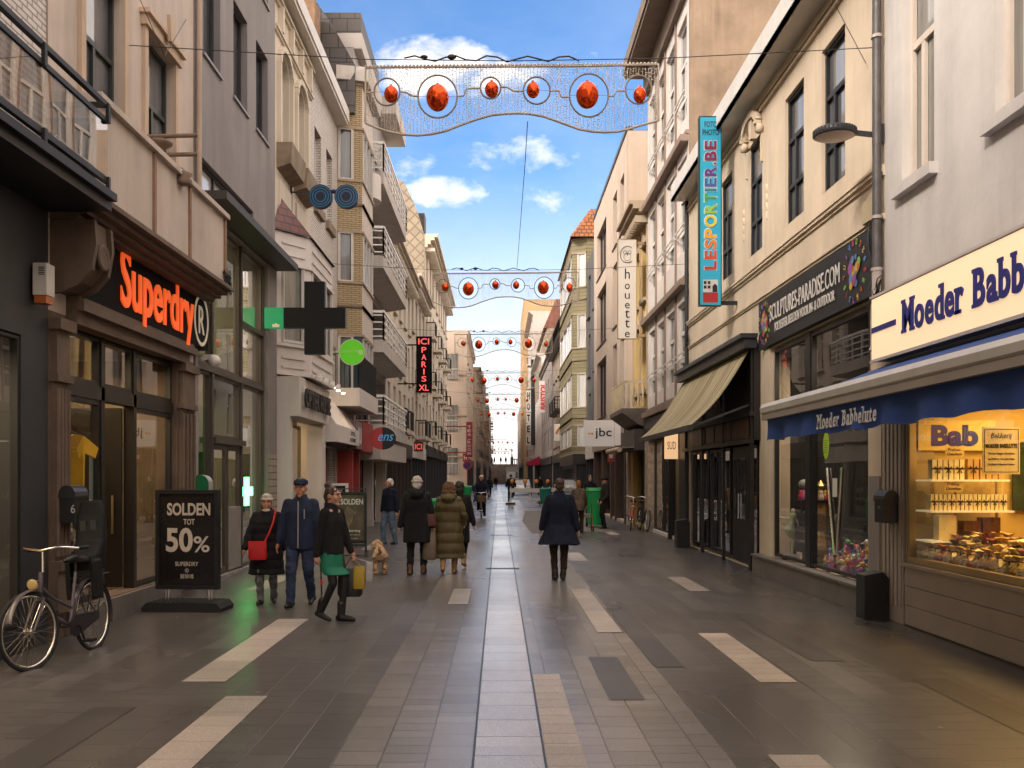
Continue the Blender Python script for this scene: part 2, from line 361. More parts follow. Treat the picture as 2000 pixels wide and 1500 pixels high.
# ================================================================ ground
def ground():
    MB().quad((-400, -300, -.012), (400, -300, -.012), (400, 900, -.012), (-400, 900, -.012)).build('ground', mat('ground_stone', (.08, .072, .066), .6, .2, .6), kind='structure')
    def pave(name, off, c1, c2, mort, bw, rh, r0, r1, ms=.006, lines=False):
        m, nt, b = newmat(name); L = nt.links
        g = nt.nodes.new('ShaderNodeNewGeometry'); sp = nt.nodes.new('ShaderNodeSeparateXYZ'); L.new(g.outputs['Position'], sp.inputs[0])
        cb = nt.nodes.new('ShaderNodeCombineXYZ'); L.new(sp.outputs[1], cb.inputs[0]); L.new(mth(nt, 'ADD', sp.outputs[0], off), cb.inputs[1])
        br = nt.nodes.new('ShaderNodeTexBrick'); L.new(cb.outputs[0], br.inputs['Vector']); br.offset = .37; br.offset_frequency = 3; br.squash = .62; br.squash_frequency = 2
        for k, q in (('Color1', c1), ('Color2', c2), ('Mortar', mort)): br.inputs[k].default_value = (*q, 1)
        br.inputs['Scale'].default_value = 1; br.inputs['Mortar Size'].default_value = ms; br.inputs['Brick Width'].default_value = bw; br.inputs['Row Height'].default_value = rh
        n = nd(nt, 'ShaderNodeTexNoise', Scale=1.0, Detail=8, Roughness=.7); L.new(wpos(nt, (.9, .45, 1)), n.inputs['Vector'])
        sf = nd(nt, 'ShaderNodeTexNoise', Scale=115, Detail=4, Roughness=.8); L.new(wpos(nt), sf.inputs['Vector'])
        # longer runs of darker and paler stone along a row
        cell = nt.nodes.new('ShaderNodeTexWhiteNoise'); cell.noise_dimensions = '2D'; c2b = nt.nodes.new('ShaderNodeCombineXYZ')
        row = mth(nt, 'FLOOR', mth(nt, 'DIVIDE', mth(nt, 'ADD', sp.outputs[0], off), rh)); L.new(row, c2b.inputs[1])
        L.new(mth(nt, 'FLOOR', mth(nt, 'ADD', mth(nt, 'DIVIDE', sp.outputs[1], 2.1), mth(nt, 'MULTIPLY', row, .37))), c2b.inputs[0]); L.new(c2b.outputs[0], cell.inputs[0])
        c = mixc(nt, mth(nt, 'MULTIPLY', mth(nt, 'LESS_THAN', cell.outputs[0], .14), .30), br.outputs[0], tuple(x * .5 for x in c1))
        c = mixc(nt, mth(nt, 'MULTIPLY', mth(nt, 'GREATER_THAN', cell.outputs[0], .88), .20), c, tuple(x * 2.0 for x in c1))
        c = mixc(nt, mth(nt, 'MULTIPLY_ADD', n.outputs[0], 1.8, -.55, clamp=True), c, mixc(nt, 1, c, (.62, .6, .58), 'MULTIPLY'))
        c = mixc(nt, 1.0, c, mixc(nt, mth(nt, 'MULTIPLY_ADD', sf.outputs[0], 2.6, -.8, clamp=True), (.45, .45, .45), (1.6, 1.57, 1.52)), 'MULTIPLY')
        if lines:                                     # pale sand in the long joints between the rows
            fr = mth(nt, 'FRACT', mth(nt, 'DIVIDE', mth(nt, 'ADD', sp.outputs[0], off), rh)); ln = mth(nt, 'LESS_THAN', mth(nt, 'ABSOLUTE', mth(nt, 'SUBTRACT', fr, .5)), .5 - .013)
            nl = nd(nt, 'ShaderNodeTexNoise', Scale=1.2, Detail=4); L.new(wpos(nt, (.8, .35, 1)), nl.inputs['Vector'])
            c = mixc(nt, mth(nt, 'MULTIPLY', mth(nt, 'SUBTRACT', 1.0, ln), mth(nt, 'MULTIPLY_ADD', nl.outputs[0], 2.2, -.6, clamp=True)), c, (.24, .215, .195))
        vo = nd(nt, 'ShaderNodeTexVoronoi', Scale=2.6, Randomness=1.0); L.new(wpos(nt), vo.inputs['Vector'])      # trodden gum and specks
        sx = nt.nodes.new('ShaderNodeSeparateColor'); L.new(vo.outputs['Color'], sx.inputs[0])
        c = mixc(nt, mth(nt, 'MULTIPLY', mth(nt, 'LESS_THAN', vo.outputs['Distance'], mth(nt, 'MULTIPLY', sx.outputs[0], .055)), mth(nt, 'GREATER_THAN', sx.outputs[1], .45)), c, mixc(nt, sx.outputs[2], (.05, .045, .042), (.24, .22, .20)))
        L.new(c, b.inputs['Base Color']); b.inputs['Specular IOR Level'].default_value = .5
        n2 = nd(nt, 'ShaderNodeTexNoise', Scale=.45, Detail=3, Roughness=.5, Distortion=.1); L.new(wpos(nt, (1.2, .5, 1)), n2.inputs['Vector'])
        L.new(mth(nt, 'MULTIPLY_ADD', mth(nt, 'MULTIPLY_ADD', n2.outputs[0], 3.0, -1.0, clamp=True), r1 - r0, r0), b.inputs['Roughness'])
        bp = nd(nt, 'ShaderNodeBump', Strength=.35, Distance=.006, invert=True); L.new(br.outputs[1], bp.inputs['Height'])
        bq = nd(nt, 'ShaderNodeBump', Strength=.14, Distance=.003); L.new(sf.outputs[0], bq.inputs['Height']); L.new(bp.outputs[0], bq.inputs['Normal']); L.new(bq.outputs[0], b.inputs['Normal'])
        return m
    A = (.100, .090, .085); B = (.080, .072, .068)
    ml = pave('paving_stone_west', .163, A, B, (.034, .030, .028), .36, .285, .25, .40, .009, True)
    mr = pave('paving_stone_east', -.286, A, B, (.034, .030, .028), .36, .285, .25, .40, .009, True)
    mc = pave('small_paving_stone', .163, (.20, .183, .18), (.155, .142, .139), (.075, .068, .064), .30, .285, .18, .30, .006)
    ms = pave('channel_stone', .163, (.42, .39, .385), (.36, .335, .33), (.06, .05, .045), .72, .6, .15, .30, .006)
    lite = pave('pale_stone', 0, (.36, .305, .265), (.31, .265, .23), (.14, .115, .095), .40, 5, .38, .55, .006); darks = pave('dark_stone', 0, (.060, .053, .050), (.052, .047, .045), (.06, .053, .05), .9, 5, .28, .45, .004)
    def sheet(name, x0, x1, y0, y1, z, m): MB().quad((x0, y0, z), (x1, y0, z), (x1, y1, z), (x0, y1, z)).build(name, m, kind='structure')
    sheet('pavement', -7, -1.018, -30, 222, 0, ml); sheet('pavement', 1.426, 7.5, -30, 222, 0, mr)
    sheet('pavement', -1.018, -.163, -30, 222, 0, mc); sheet('pavement', .286, 1.426, -30, 222, 0, mc)
    sheet('pavement_channel', -.155, .278, -30, 222, .002, ms)
    b = MB()                                         # open joint and drain slots along the channel
    b.quad((-.166, -30, .004), (-.152, -30, .004), (-.152, 222, .004), (-.166, 222, .004)); b.quad((.275, -30, .004), (.289, -30, .004), (.289, 222, .004), (.275, 222, .004))
    for y in (18.3, 28.7, 39.5, 50, 61, 72): b.quad((-.25, y, .0062), (.38, y, .0062), (.38, y + .22, .0062), (-.25, y + .22, .0062))
    b.build('pavement_joint', BLK, kind='structure')
    for x0, x1, y0, y1 in ((-2.70, -2.33, 8.27, 11.9), (-2.17, -1.84, 4.6, 7.73), (2.21, 2.53, 8.25, 10.83), (1.10, 1.38, 10.9, 15.1), (2.90, 3.22, 14.8, 16.85),
                           (1.68, 2.0, 5.0, 6.1), (.292, .53, 4.8, 8.6), (-.70, -.43, 13.3, 15.1), (1.48, 1.84, 20, 22.2), (1.44, 1.74, 24.4, 26.5), (3.3, 3.6, 29, 31.5),
                           (-3.3, -3.0, 23, 26), (-2.1, -1.8, 30, 33), (2.3, 2.6, 36, 39), (-3.9, -3.6, 14.9, 17)):
        sheet('pavement_slab', x0, x1, y0, y1, .004, lite)
    for x0, x1, y0, y1 in ((-3.07, -2.75, 4.6, 7.36), (2.95, 3.27, 9.2, 12.4), (1.42, 1.70, 8.9, 12.9), (.86, 1.14, 7.6, 9.4), (-1.9, -1.62, 10.3, 12.2), (3.55, 3.85, 6.4, 8.4)):
        sheet('pavement_slab', x0, x1, y0, y1, .004, darks)
    # gravel-brown repair patch in the middle distance
    MB().add([(1.0, 30, .005), (3.6, 30.5, .005), (3.9, 50, .005), (1.3, 49, .005), (.9, 38, .005)], [(0, 1, 2, 3, 4)]).build('pavement_patch', mat('patch', (.13, .105, .085), .7, .3, 2), kind='structure')
ground()
# ================================================================ building helpers
def facade(mb, X, s, y0, y1, z0, z1, ops, depth=.25, m=0, mrev=None):
    ys = sorted({y0, y1} | {q for o in ops for q in o[:2] if y0 < q < y1}); zs = sorted({z0, z1} | {q for o in ops for q in o[2:4] if z0 < q < z1})
    for i in range(len(ys) - 1):
        for j in range(len(zs) - 1):
            cy = (ys[i] + ys[i + 1]) / 2; cz = (zs[j] + zs[j + 1]) / 2
            if any(o[0] < cy < o[1] and o[2] < cz < o[3] for o in ops): continue
            mb.quad((X, ys[i], zs[j]), (X, ys[i + 1], zs[j]), (X, ys[i + 1], zs[j + 1]), (X, ys[i], zs[j + 1]), m)
    for o in ops:
        a, b, c, d = o[:4]; dp = o[4] if len(o) > 4 else depth; q = X + s * dp; r = m if mrev is None else mrev
        mb.quad((X, a, c), (q, a, c), (q, a, d), (X, a, d), r); mb.quad((X, b, c), (q, b, c), (q, b, d), (X, b, d), r)
        mb.quad((X, a, d), (q, a, d), (q, b, d), (X, b, d), r); mb.quad((X, a, c), (q, a, c), (q, b, c), (X, b, c), r)
def shell(mb, X, s, y0, y1, z1, deep=9, z0=0, m=0, mr=None):
    a = y0 + .012; b = y1 - .012; q = X + s * deep
    mb.quad((X, a, z0), (q, a, z0), (q, a, z1), (X, a, z1), m); mb.quad((X, b, z0), (q, b, z0), (q, b, z1), (X, b, z1), m)
    mb.quad((q, a, z0), (q, b, z0), (q, b, z1), (q, a, z1), m); mb.quad((X, y0, z1), (q, y0, z1), (q, y1, z1), (X, y1, z1), m if mr is None else mr)
def window(par, X, s, o, pane=P_DARK, fm=None, mull=(.5,), trans=(.68,), sill=None, depth=.25, fw=.055, detail=True, curt=None):
    a, b, c, d = o[:4]; q = X + s * (o[4] if len(o) > 4 else depth)
    w = MB().quad((q - s * .004, a, c), (q - s * .004, b, c), (q - s * .004, b, d), (q - s * .004, a, d)).build('window', pane, par)
    if not detail: return w
    f = MB(); p = q - s * .055; e = q - s * .008
    f.box(p, e, a, a + fw, c, d); f.box(p, e, b - fw, b, c, d); f.box(p, e, a + fw, b - fw, c, c + fw); f.box(p, e, a + fw, b - fw, d - fw, d)
    tz = [c + (d - c) * t for t in trans]
    for t in tz: f.box(p + s * .004, e, a + fw, b - fw, t - fw * .6, t + fw * .6)
    for t in mull:
        y = a + (b - a) * t; zt = max(tz) - fw * .6 if tz else d - fw
        f.box(p + s * .007, e, y - fw * .6, y + fw * .6, c + fw, zt)
    f.build('frame', fm or WHT, w)
    if sill: MB().box(X - s * sill[0], X + s * .2, a - sill[1], b + sill[1], c - sill[2], c - .002).build('sill', sill[3], w)
    return w
def cornice(mb, X, s, y0, y1, z, prof, m=0, e0=0, e1=0):     # prof: (projection, height) steps upward from z
    h = z
    for p, dz in prof: mb.box(X - s * p, X + s * .02, y0 - e0, y1 + e1, h, h + dz, m); h += dz
def room(par, X, s, y0, y1, z0, z1, deep, m, floor=None, name='shop_interior'):
    b = MB(); q = X + s * deep; p = X + s * .32
    b.quad((q, y0, z0), (q, y1, z0), (q, y1, z1), (q, y0, z1)); b.quad((p, y0, z1), (q, y0, z1), (q, y1, z1), (p, y1, z1))
    b.quad((p, y0, z0), (q, y0, z0), (q, y0, z1), (p, y0, z1)); b.quad((p, y1, z0), (q, y1, z0), (q, y1, z1), (p, y1, z1))
    b.quad((p, y0, z0), (q, y0, z0), (q, y1, z0), (p, y1, z0), 1); return b.build(name, [m, floor or m], par)
def glazing(par, X, s, panes, mat_=None, fm=None, fw=.06, dx=.12, name='shop_window'):      # panes (a,b,c,d) -> each a window with a frame
    for a, b, c, d in panes:
        q = X + s * dx
        w = MB().quad((q, a, c), (q, b, c), (q, b, d), (q, a, d)).build(name, mat_ or GLASS, par)
        f = MB(); p = q - s * .04; e = q + s * .03
        f.box(p, e, a, a + fw, c, d); f.box(p, e, b - fw, b, c, d); f.box(p, e, a + fw, b - fw, c, c + fw); f.box(p, e, a + fw, b - fw, d - fw, d)
        f.build('frame', fm or DWOOD, w)
def bld(name, label, s, X, y0): return thing(name, label, 'building', (X, y0, 0))
def railing(mb, p0, p1, z0, z1, n, r=.012, mid=0, m=0):
    p0 = Vector(p0); p1 = Vector(p1)
    for i in range(n + 1):
        q = p0.lerp(p1, i / n); mb.beam((q.x, q.y, z0), (q.x, q.y, z1), r * 2, r * 2, m)
    mb.beam((p0.x, p0.y, z1), (p1.x, p1.y, z1), r * 3.4, r * 3.4, m)
    for k in range(mid):
        z = z0 + (z1 - z0) * (k + .5) / mid; mb.beam((p0.x, p0.y, z), (p1.x, p1.y, z), r * 1.6, r * 1.6, m)
# facade colours (real surface colours)
CREAM = mat('cream_render', (.60, .485, .36), .85, .13, 1.0, streak=.5, bump=.15); PINK = mat('white_render', (.60, .555, .52), .85, .10, 1.2, streak=.42, bump=.25, bscale=14)
BEIGE = mat('beige_render', (.50, .415, .355), .85, .12, 1.0, streak=.65, bump=.12); GREY = mat('grey_render', (.235, .21, .205), .85, .16, .8, streak=.55, bump=.12)
CREAM2 = mat('pale_cream_render', (.60, .52, .42), .85, .08, 1.0, streak=.4, bump=.12); YELLOW = mat('yellow_render', (.58, .40, .15), .85, .1, 1.0, streak=.45, bump=.12)
TAN = mat('tan_render', (.54, .43, .34), .85, .08, 1.0, streak=.45, bump=.1); STONE = mat('brown_stone', (.135, .092, .066), .75, .25, 3, streak=.5, bump=.3)
PANEL = mat('panel_white', (.62, .56, .52), .6, .06, 1.5, streak=.35); CONC = mat('balcony_concrete', (.50, .45, .41), .8, .1, 1.4, streak=.5, bump=.15)
SLATE = mbrick('slate', (.085, .07, .062), (.066, .056, .05), (.02, .018, .016), .5, .42, .02, .6, streak=.4)
WBRICK = mbrick('white_brick', (.66, .60, .55), (.57, .52, .47), (.24, .20, .17), .21, .068, .012, .6, streak=.25)
YBRICK = mbrick('yellow_brick', (.48, .36, .20), (.40, .30, .165), (.17, .12, .075), .30, .062, .012, .75, streak=.35)
QUILT = mbrick('diamond_slate', (.36, .29, .205), (.30, .24, .17), (.20, .155, .11), .5, .5, .05, .7, rot=True, offs=0, bump=1.0)
RTILE = mbrick('orange_roof_tile', (.50, .17, .055), (.36, .12, .045), (.12, .05, .02), .26, .2, .03, .7, streak=.4, bump=.8); DRTILE = mbrick('dark_red_roof_tile', (.13, .025, .02), (.10, .02, .017), (.03, .008, .008), .34, .17, .02, .45, streak=.2, bump=.8)
GSLATE = mbrick('green_cladding', (.23, .19, .095), (.19, .155, .08), (.06, .05, .03), 3.0, .2, .016, .7, streak=.4)
PARTY = mat('weathered_wall', (.27, .195, .135), .9, .32, .9, streak=.9, bump=.5, bscale=10)
STEP = mat('blue_stone', (.16, .14, .13), .6, .2, 2.5, streak=.4, bump=.2)
LXW, RXW = -4.73, 4.80
# ================================================================ LEFT ROW
def dark_shop():
    X, s = LXW, -1; t = bld('shop_building', 'dark grey shop front with projecting balcony of smoked glass, white brick above', s, X, 10.2)
    b = MB(); facade(b, X, s, 2, 10.2, 0, 4.6, [(3.2, 5.6, .25, 3.1), (6.0, 9.62, .25, 3.15)], .35); b.build('wall', mat('anthracite_paint', (.030, .031, .035), .5, .15, 2, spec=.5), t)
    b = MB(); facade(b, X - .02, s, 2, 10.2, 4.6, 13, [(8.0, 9.2, 5.2, 9.5)], .3); shell(b, X - .02, s, 2, 10.2, 13); b.build('upper_wall', WBRICK, t)
    window(t, X - .02, s, (8.0, 9.2, 5.2, 9.5), P_DARK, BLK, (.5,), (.6,), depth=.3)
    room(t, X, s, 2.2, 10, .25, 3.2, 2.4, mat('beige_display', (.42, .34, .24), .8, .2, 1))
    glazing(t, X, s, [(6.0, 9.6, .27, 3.13), (3.2, 5.6, .25, 3.1)], GLASS2, BLK, .03, .05)
    c = MB(); c.box(X + .01, -4.06, 2, 10.19, 4.52, 4.62); c.box(X + .01, -4.0, 2, 10.19, 4.62, 4.70); c.build('canopy', BLK, t)
    g = MB().box(-4.108, -4.092, 2, 10.16, 4.86, 5.42); g.box(-4.72, -4.108, 10.13, 10.146, 4.86, 5.42); g.build('balcony_glass', mglass('smoked_glass', (.55, .46, .38), 1.8, .06), t)
    r = MB(); r.beam((-4.1, 2, 5.62), (-4.1, 10.16, 5.62), .055, .05); r.beam((-4.1, 2, 5.45), (-4.1, 10.16, 5.45), .05, .05); r.beam((-4.1, 2, 4.83), (-4.1, 10.16, 4.83), .05, .06)
    r.beam((-4.1, 10.14, 5.62), (-4.72, 10.14, 5.62), .05, .05); r.beam((-4.1, 10.14, 5.45), (-4.72, 10.14, 5.45), .05, .05)
    for y in (4, 5.6, 7.2, 8.7, 10.12): r.box(-4.085, -4.05, y - .025, y + .025, 5.42, 5.62); r.box(-4.085, -4.05, y - .025, y + .025, 4.70, 4.86)
    r.build('balcony_rail', BLK, t)
dark_shop()
def corner_shop():                                   # clothes shop with stone front
    X, s = LXW, -1; y0, y1 = 10.2, 15.05; t = bld('shop_building', 'beige rendered building above a carved stone shop front with orange lettering', s, X, y0)
    b = MB(); w1 = (11.03, 12.18, 5.5, 7.75); w2 = (12.99, 14.1, 5.5, 7.72); w3 = (11.03, 12.18, 8.9, 11.2); w4 = (12.99, 14.1, 8.9, 11.2)
    facade(b, X, s, y0, y1, 3.5, 13, [w1, w2, w3, w4], .15); facade(b, X, s, y0, y1, 0, 3.5, [(10.6, 14.3, .28, 3.5)], .3, 1); shell(b, X, s, y0, y1, 13); b.build('wall', [BEIGE, STONE], t)
    dk = mat('dark_green_frame', (.030, .033, .030), .4, .1, 4)
    for w in (w1, w2, w3, w4): window(t, X, s, w, P_GREY, dk, (.5,), (.62,), depth=.15)
    tr = MB()
    for a, bb, c, d in (w1, w2, w3, w4):
        tr.box(X - .0, X + .05, a - .12, a, c, d); tr.box(X, X + .05, bb, bb + .12, c, d)
    for a, bb, c, d in (w2, w4):
        tr.box(X, X + .09, a - .16, bb + .16, d + .002, d + .14); tr.box(X, X + .14, a - .2, bb + .2, d + .14, d + .2)
        tr.prism([(-.07, 0), (.07, 0), (.12, .34), (-.12, .34)], (X + .14, (a + bb) / 2, d + .06), (0, 1, 0), (0, 0, 1), .05)
    tr.build('window_surround', mat('surround_stone', (.50, .37, .27), .8, .1, 2, streak=.3), t)
    f = MB(); f.box(X + .01, -4.24, y0 + .01, y1 - .02, 4.68, 5.72); f.box(X + .01, -4.17, y0 + .01, y1 + .03, 5.72, 5.79)
    for y in (11.93, 13.3, 15.0): f.box(-4.24, -4.21, y - .035, y + .035, 4.70, 5.715, 1)
    f.build('fascia', [BEIGE, mat('rusty_joint', (.27, .16, .105), .8, .2, 4)], t)
    c = MB(); cornice(c, X, s, y0 + .02, y1 + .1, 4.46, ((.30, .05), (.40, .05), (.50, .06), (.60, .055))); c.build('stone_cornice', STONE, t)
    co_ = MB()                                       # carved corbels at both ends of the fascia
    for a, bb in ((10.24, 10.72),):
        pr = [(0, 4.455), (.42, 4.455), (.44, 4.2), (.40, 3.98), (.28, 3.82), (.12, 3.74), (0, 3.72)]
        co_.prism([(x, z) for x, z in pr], (X, a, 0), (1, 0, 0), (0, 0, 1), -(bb - a)); co_.lathe([(.0, 0), (.13, 0), (.15, .03), (.13, .05), (.09, .03), (.0, .045)], (X + .44, (a + bb) / 2, 4.1), 18, ax='x')
        for k in (a - .004, bb - .066): co_.prism([(0, 4.455), (.47, 4.455), (.49, 4.2), (.44, 3.93), (.3, 3.77), (.12, 3.69), (0, 3.68)], (X, k, 0), (1, 0, 0), (0, 0, 1), -.07)
        co_.prism([(.0, 4.36), (.44, 4.36), (.45, 4.4), (0, 4.4)], (X, a - .0, 0), (1, 0, 0), (0, 0, 1), .01)
    co_.build('corbel', STONE, t)
    fr = MB(); fr.box(X, X + .12, 10.62, 14.5, 3.42, 3.56); fr.box(X, X + .2, 10.62, 14.6, 3.56, 3.66); fr.box(X, X + .15, 10.62, 14.62, 3.66, 3.72); fr.build('frieze', STONE, t)
    sg = MB().box(X + .0, X + .15, 10.72, 15.3, 3.72, 4.46); sg.build('sign_board', mat('sign_board_black', (.006, .005, .005), .7, .2, 3, spec=.1), t)
    p = MB()
    for a, bb in ((10.215, 10.6), (14.3, 14.95)):
        w = bb - a; p.box(X, X + .1, a, bb, .3, .75); p.box(X, X + .14, a - .0, bb, .75, .85)
        p.box(X, X + .05, a + .03, bb - .03, .85, 2.75)
        for k in range(4): p.cone((X + .06, a + .07 + (w - .14) * k / 3, .9), (X + .06, a + .07 + (w - .14) * k / 3, 2.68), .032, .032, 8)
        p.box(X, X + .1, a, bb, 2.75, 2.83); p.box(X, X + .07, a + .04, bb - .04, 2.83, 3.3); p.box(X, X + .13, a - .0, bb, 3.3, 3.42)
    p.build('pilaster', STONE, t)
    MB().box(X, X + .06, 10.62, 14.3, 0, .27).build('plinth', STEP, t)
    room(t, X, s, 10.4, 14.9, .28, 3.5, 3.2, mat('clothes_shop_wall', (.16, .12, .08), .8, .4, 1.5), mat('wood_floor', (.10, .06, .035), .4, .2, 3))
    st = mat('bronze_black', (.02, .017, .014), .35, .2, 3)
    glazing(t, X, s, [(10.62, 11.72, .3, 2.66), (12.85, 14.28, .3, 2.66), (10.62, 11.72, 2.82, 3.42), (11.82, 12.76, 2.82, 3.42), (12.85, 14.28, 2.82, 3.42)], GLASS, st)
    e = MB(); e.box(X - .2, X - .06, 10.6, 14.3, 2.66, 2.82); e.box(X - .2, X - .06, 11.72, 11.82, .28, 3.42); e.box(X - .2, X - .06, 12.76, 12.85, .28, 3.42); e.build('shop_frame', st, t)
    d = MB(); d.box(X - .95, X - .2, 12.70, 12.74, .3, 2.64); d2 = d.build('door', st, t)                # leaf standing open inwards
    MB().beam((X - .3, 12.66, 1.0), (X - .3, 12.66, 1.5), .03, .03).build('handle', CHROME, d2)
corner_shop()
def pharmacy():
    X, s = -4.70, -1; y0, y1 = 15.05, 20.4; t = bld('pharmacy_building', 'dark grey rendered pharmacy building with two storey glass front and canopy', s, X, y0)
    b = MB(); ops = [(15.45, 16.4, 8.48, 10.2), (17.2, 18.15, 8.48, 10.2), (18.8, 19.76, 8.48, 10.2)]; up = [(a, c, 11.25, 13) for a, c, _, _ in ops]
    facade(b, X, s, y0, y1, 6.15, 14.5, ops + up + [(15.3, 18.6, 6.2, 6.8)], .17); facade(b, X, s, y0, y1, 0, 6.15, [(15.2, 19.75, .06, 6.0)], .3); shell(b, X, s, y0, y1, 14.5); b.build('wall', GREY, t)
    alu = mat('bronze_frame', (.085, .07, .058), .4, .1, 3, metal=.3)
    for o in ops + up: window(t, X, s, o, P_DARK, DRK, (), (), (.04, .04, .05, mat('zinc_sill', (.22, .20, .2), .5, .1, 3)), .17)
    window(t, X, s, (15.3, 18.6, 6.2, 6.8), P_PALE, DRK, (.33, .66), (), None, .15)
    c = MB(); c.box(X + .002, -4.22, y0 + .02, y1 + .02, 6.05, 6.18); c.build('canopy', mat('canopy_metal', (.04, .034, .028), .5, .2, 2), t)
    # street-facing glass wall
    cols = [15.2, 16.12, 17.95, 19.6]
    pn = []
    for i in range(3):
        a, bb = cols[i] + .03, cols[i + 1] - .03
        if i != 1: pn.append((a, bb, .08, 3.46))
        else: pn.append((a, bb, 2.4, 3.46))
        pn += [(a, bb, 3.56, 5.98)]
    glazing(t, X, s, pn, GLASSC, alu, .05)
    e = MB()
    for y in cols: e.box(X - .16, X - .04, y - .035, y + .035, .06, 5.98)
    e.box(X - .15, X - .03, 15.2, 19.6, 3.46, 3.56); e.box(X - .15, X - .03, 17.95, 19.6, 4.55, 4.62); e.box(X - .15, X + .02, 16.1, 18, 2.3, 2.4); e.build('curtain_wall_frame', alu, t)
    for a, bb in ((16.16, 17.02), (17.06, 17.92)):
        d = MB().quad((X - .1, a + .08, .1), (X - .1, bb - .08, .1), (X - .1, bb - .08, 2.22), (X - .1, a + .08, 2.22)).build('door', GLASS, t)
        f = MB(); f.box(X - .13, X - .07, a, a + .08, .07, 2.3); f.box(X - .13, X - .07, bb - .08, bb, .07, 2.3); f.box(X - .13, X - .07, a + .08, bb - .08, .07, .18); f.box(X - .13, X - .07, a + .08, bb - .08, 2.2, 2.3)
        f.build('frame', alu, d)
    MB().box(X - .09, X - .05, 17.1, 17.9, .1, 1.2).build('door_panel', mat('steel_panel', (.28, .25, .23), .5, .1, 3, metal=.3), t)
    MB().box(X - .3, X + .04, 19.62, 20.38, 0, 6.04).build('end_pillar', mat('grey_pillar', (.22, .19, .18), .7, .1, 2, streak=.3), t)
    q = MB(); q.box(X - .1, X + .05, 19.64, 20.36, 0, 2.2); q.build('brick_pier', mbrick('pier_brick', (.33, .27, .22), (.28, .23, .19), (.08, .06, .05), .7, .14, .012, .7), t)
    room(t, X, s, 15.15, 20.2, .06, 3.48, 3.5, mat('pharmacy_wall', (.24, .20, .15), .7, .2, 1), mat('pharmacy_floor', (.15, .13, .11), .4, .1, 2)); room(t, X, s, 15.15, 20.2, 3.52, 6.0, 2.2, mat('upper_room', (.34, .32, .26), .8, .2, 1), name='upper_interior')
    # counter and shelving inside
    k = MB()
    for z in (.5, .9, 1.3, 1.7, 2.1): k.box(X - 2.6, X - 2.2, 15.6, 19.6, z, z + .03)
    for i in range(120):
        y = 15.7 + random.random() * 3.8; z = random.choice((.53, .93, 1.33, 1.73, 2.13)); k.box(X - 2.45, X - 2.25, y, y + .05 + random.random() * .07, z, z + .1 + random.random() * .16, 1 + i % 3)
    k.build('stocked_shelves', [WHT, mat('pack_white', (.6, .58, .5), .5), mat('pack_green', (.05, .35, .08), .5), mat('pack_yellow', (.6, .4, .06), .5)], t)
    tubes = MB()
    for y in (16.2, 18.0): tubes.box(X - 1.5, X - 1.1, y, y + 1.0, 5.93, 5.96)
    for y in (16.4, 18.4): tubes.box(X - 1.7, X - 1.3, y, y + .8, 3.40, 3.43)
    tubes.build('ceiling_light', memit('warm_tube', (1, .80, .50), 16), t)
    MB().box(X - .18, X - .155, 15.25, 16.05, .5, 2.9).build('green_sign_panel', mat('green_sheet', (.012, .20, .03), .4, .2, 3), t)
pharmacy()
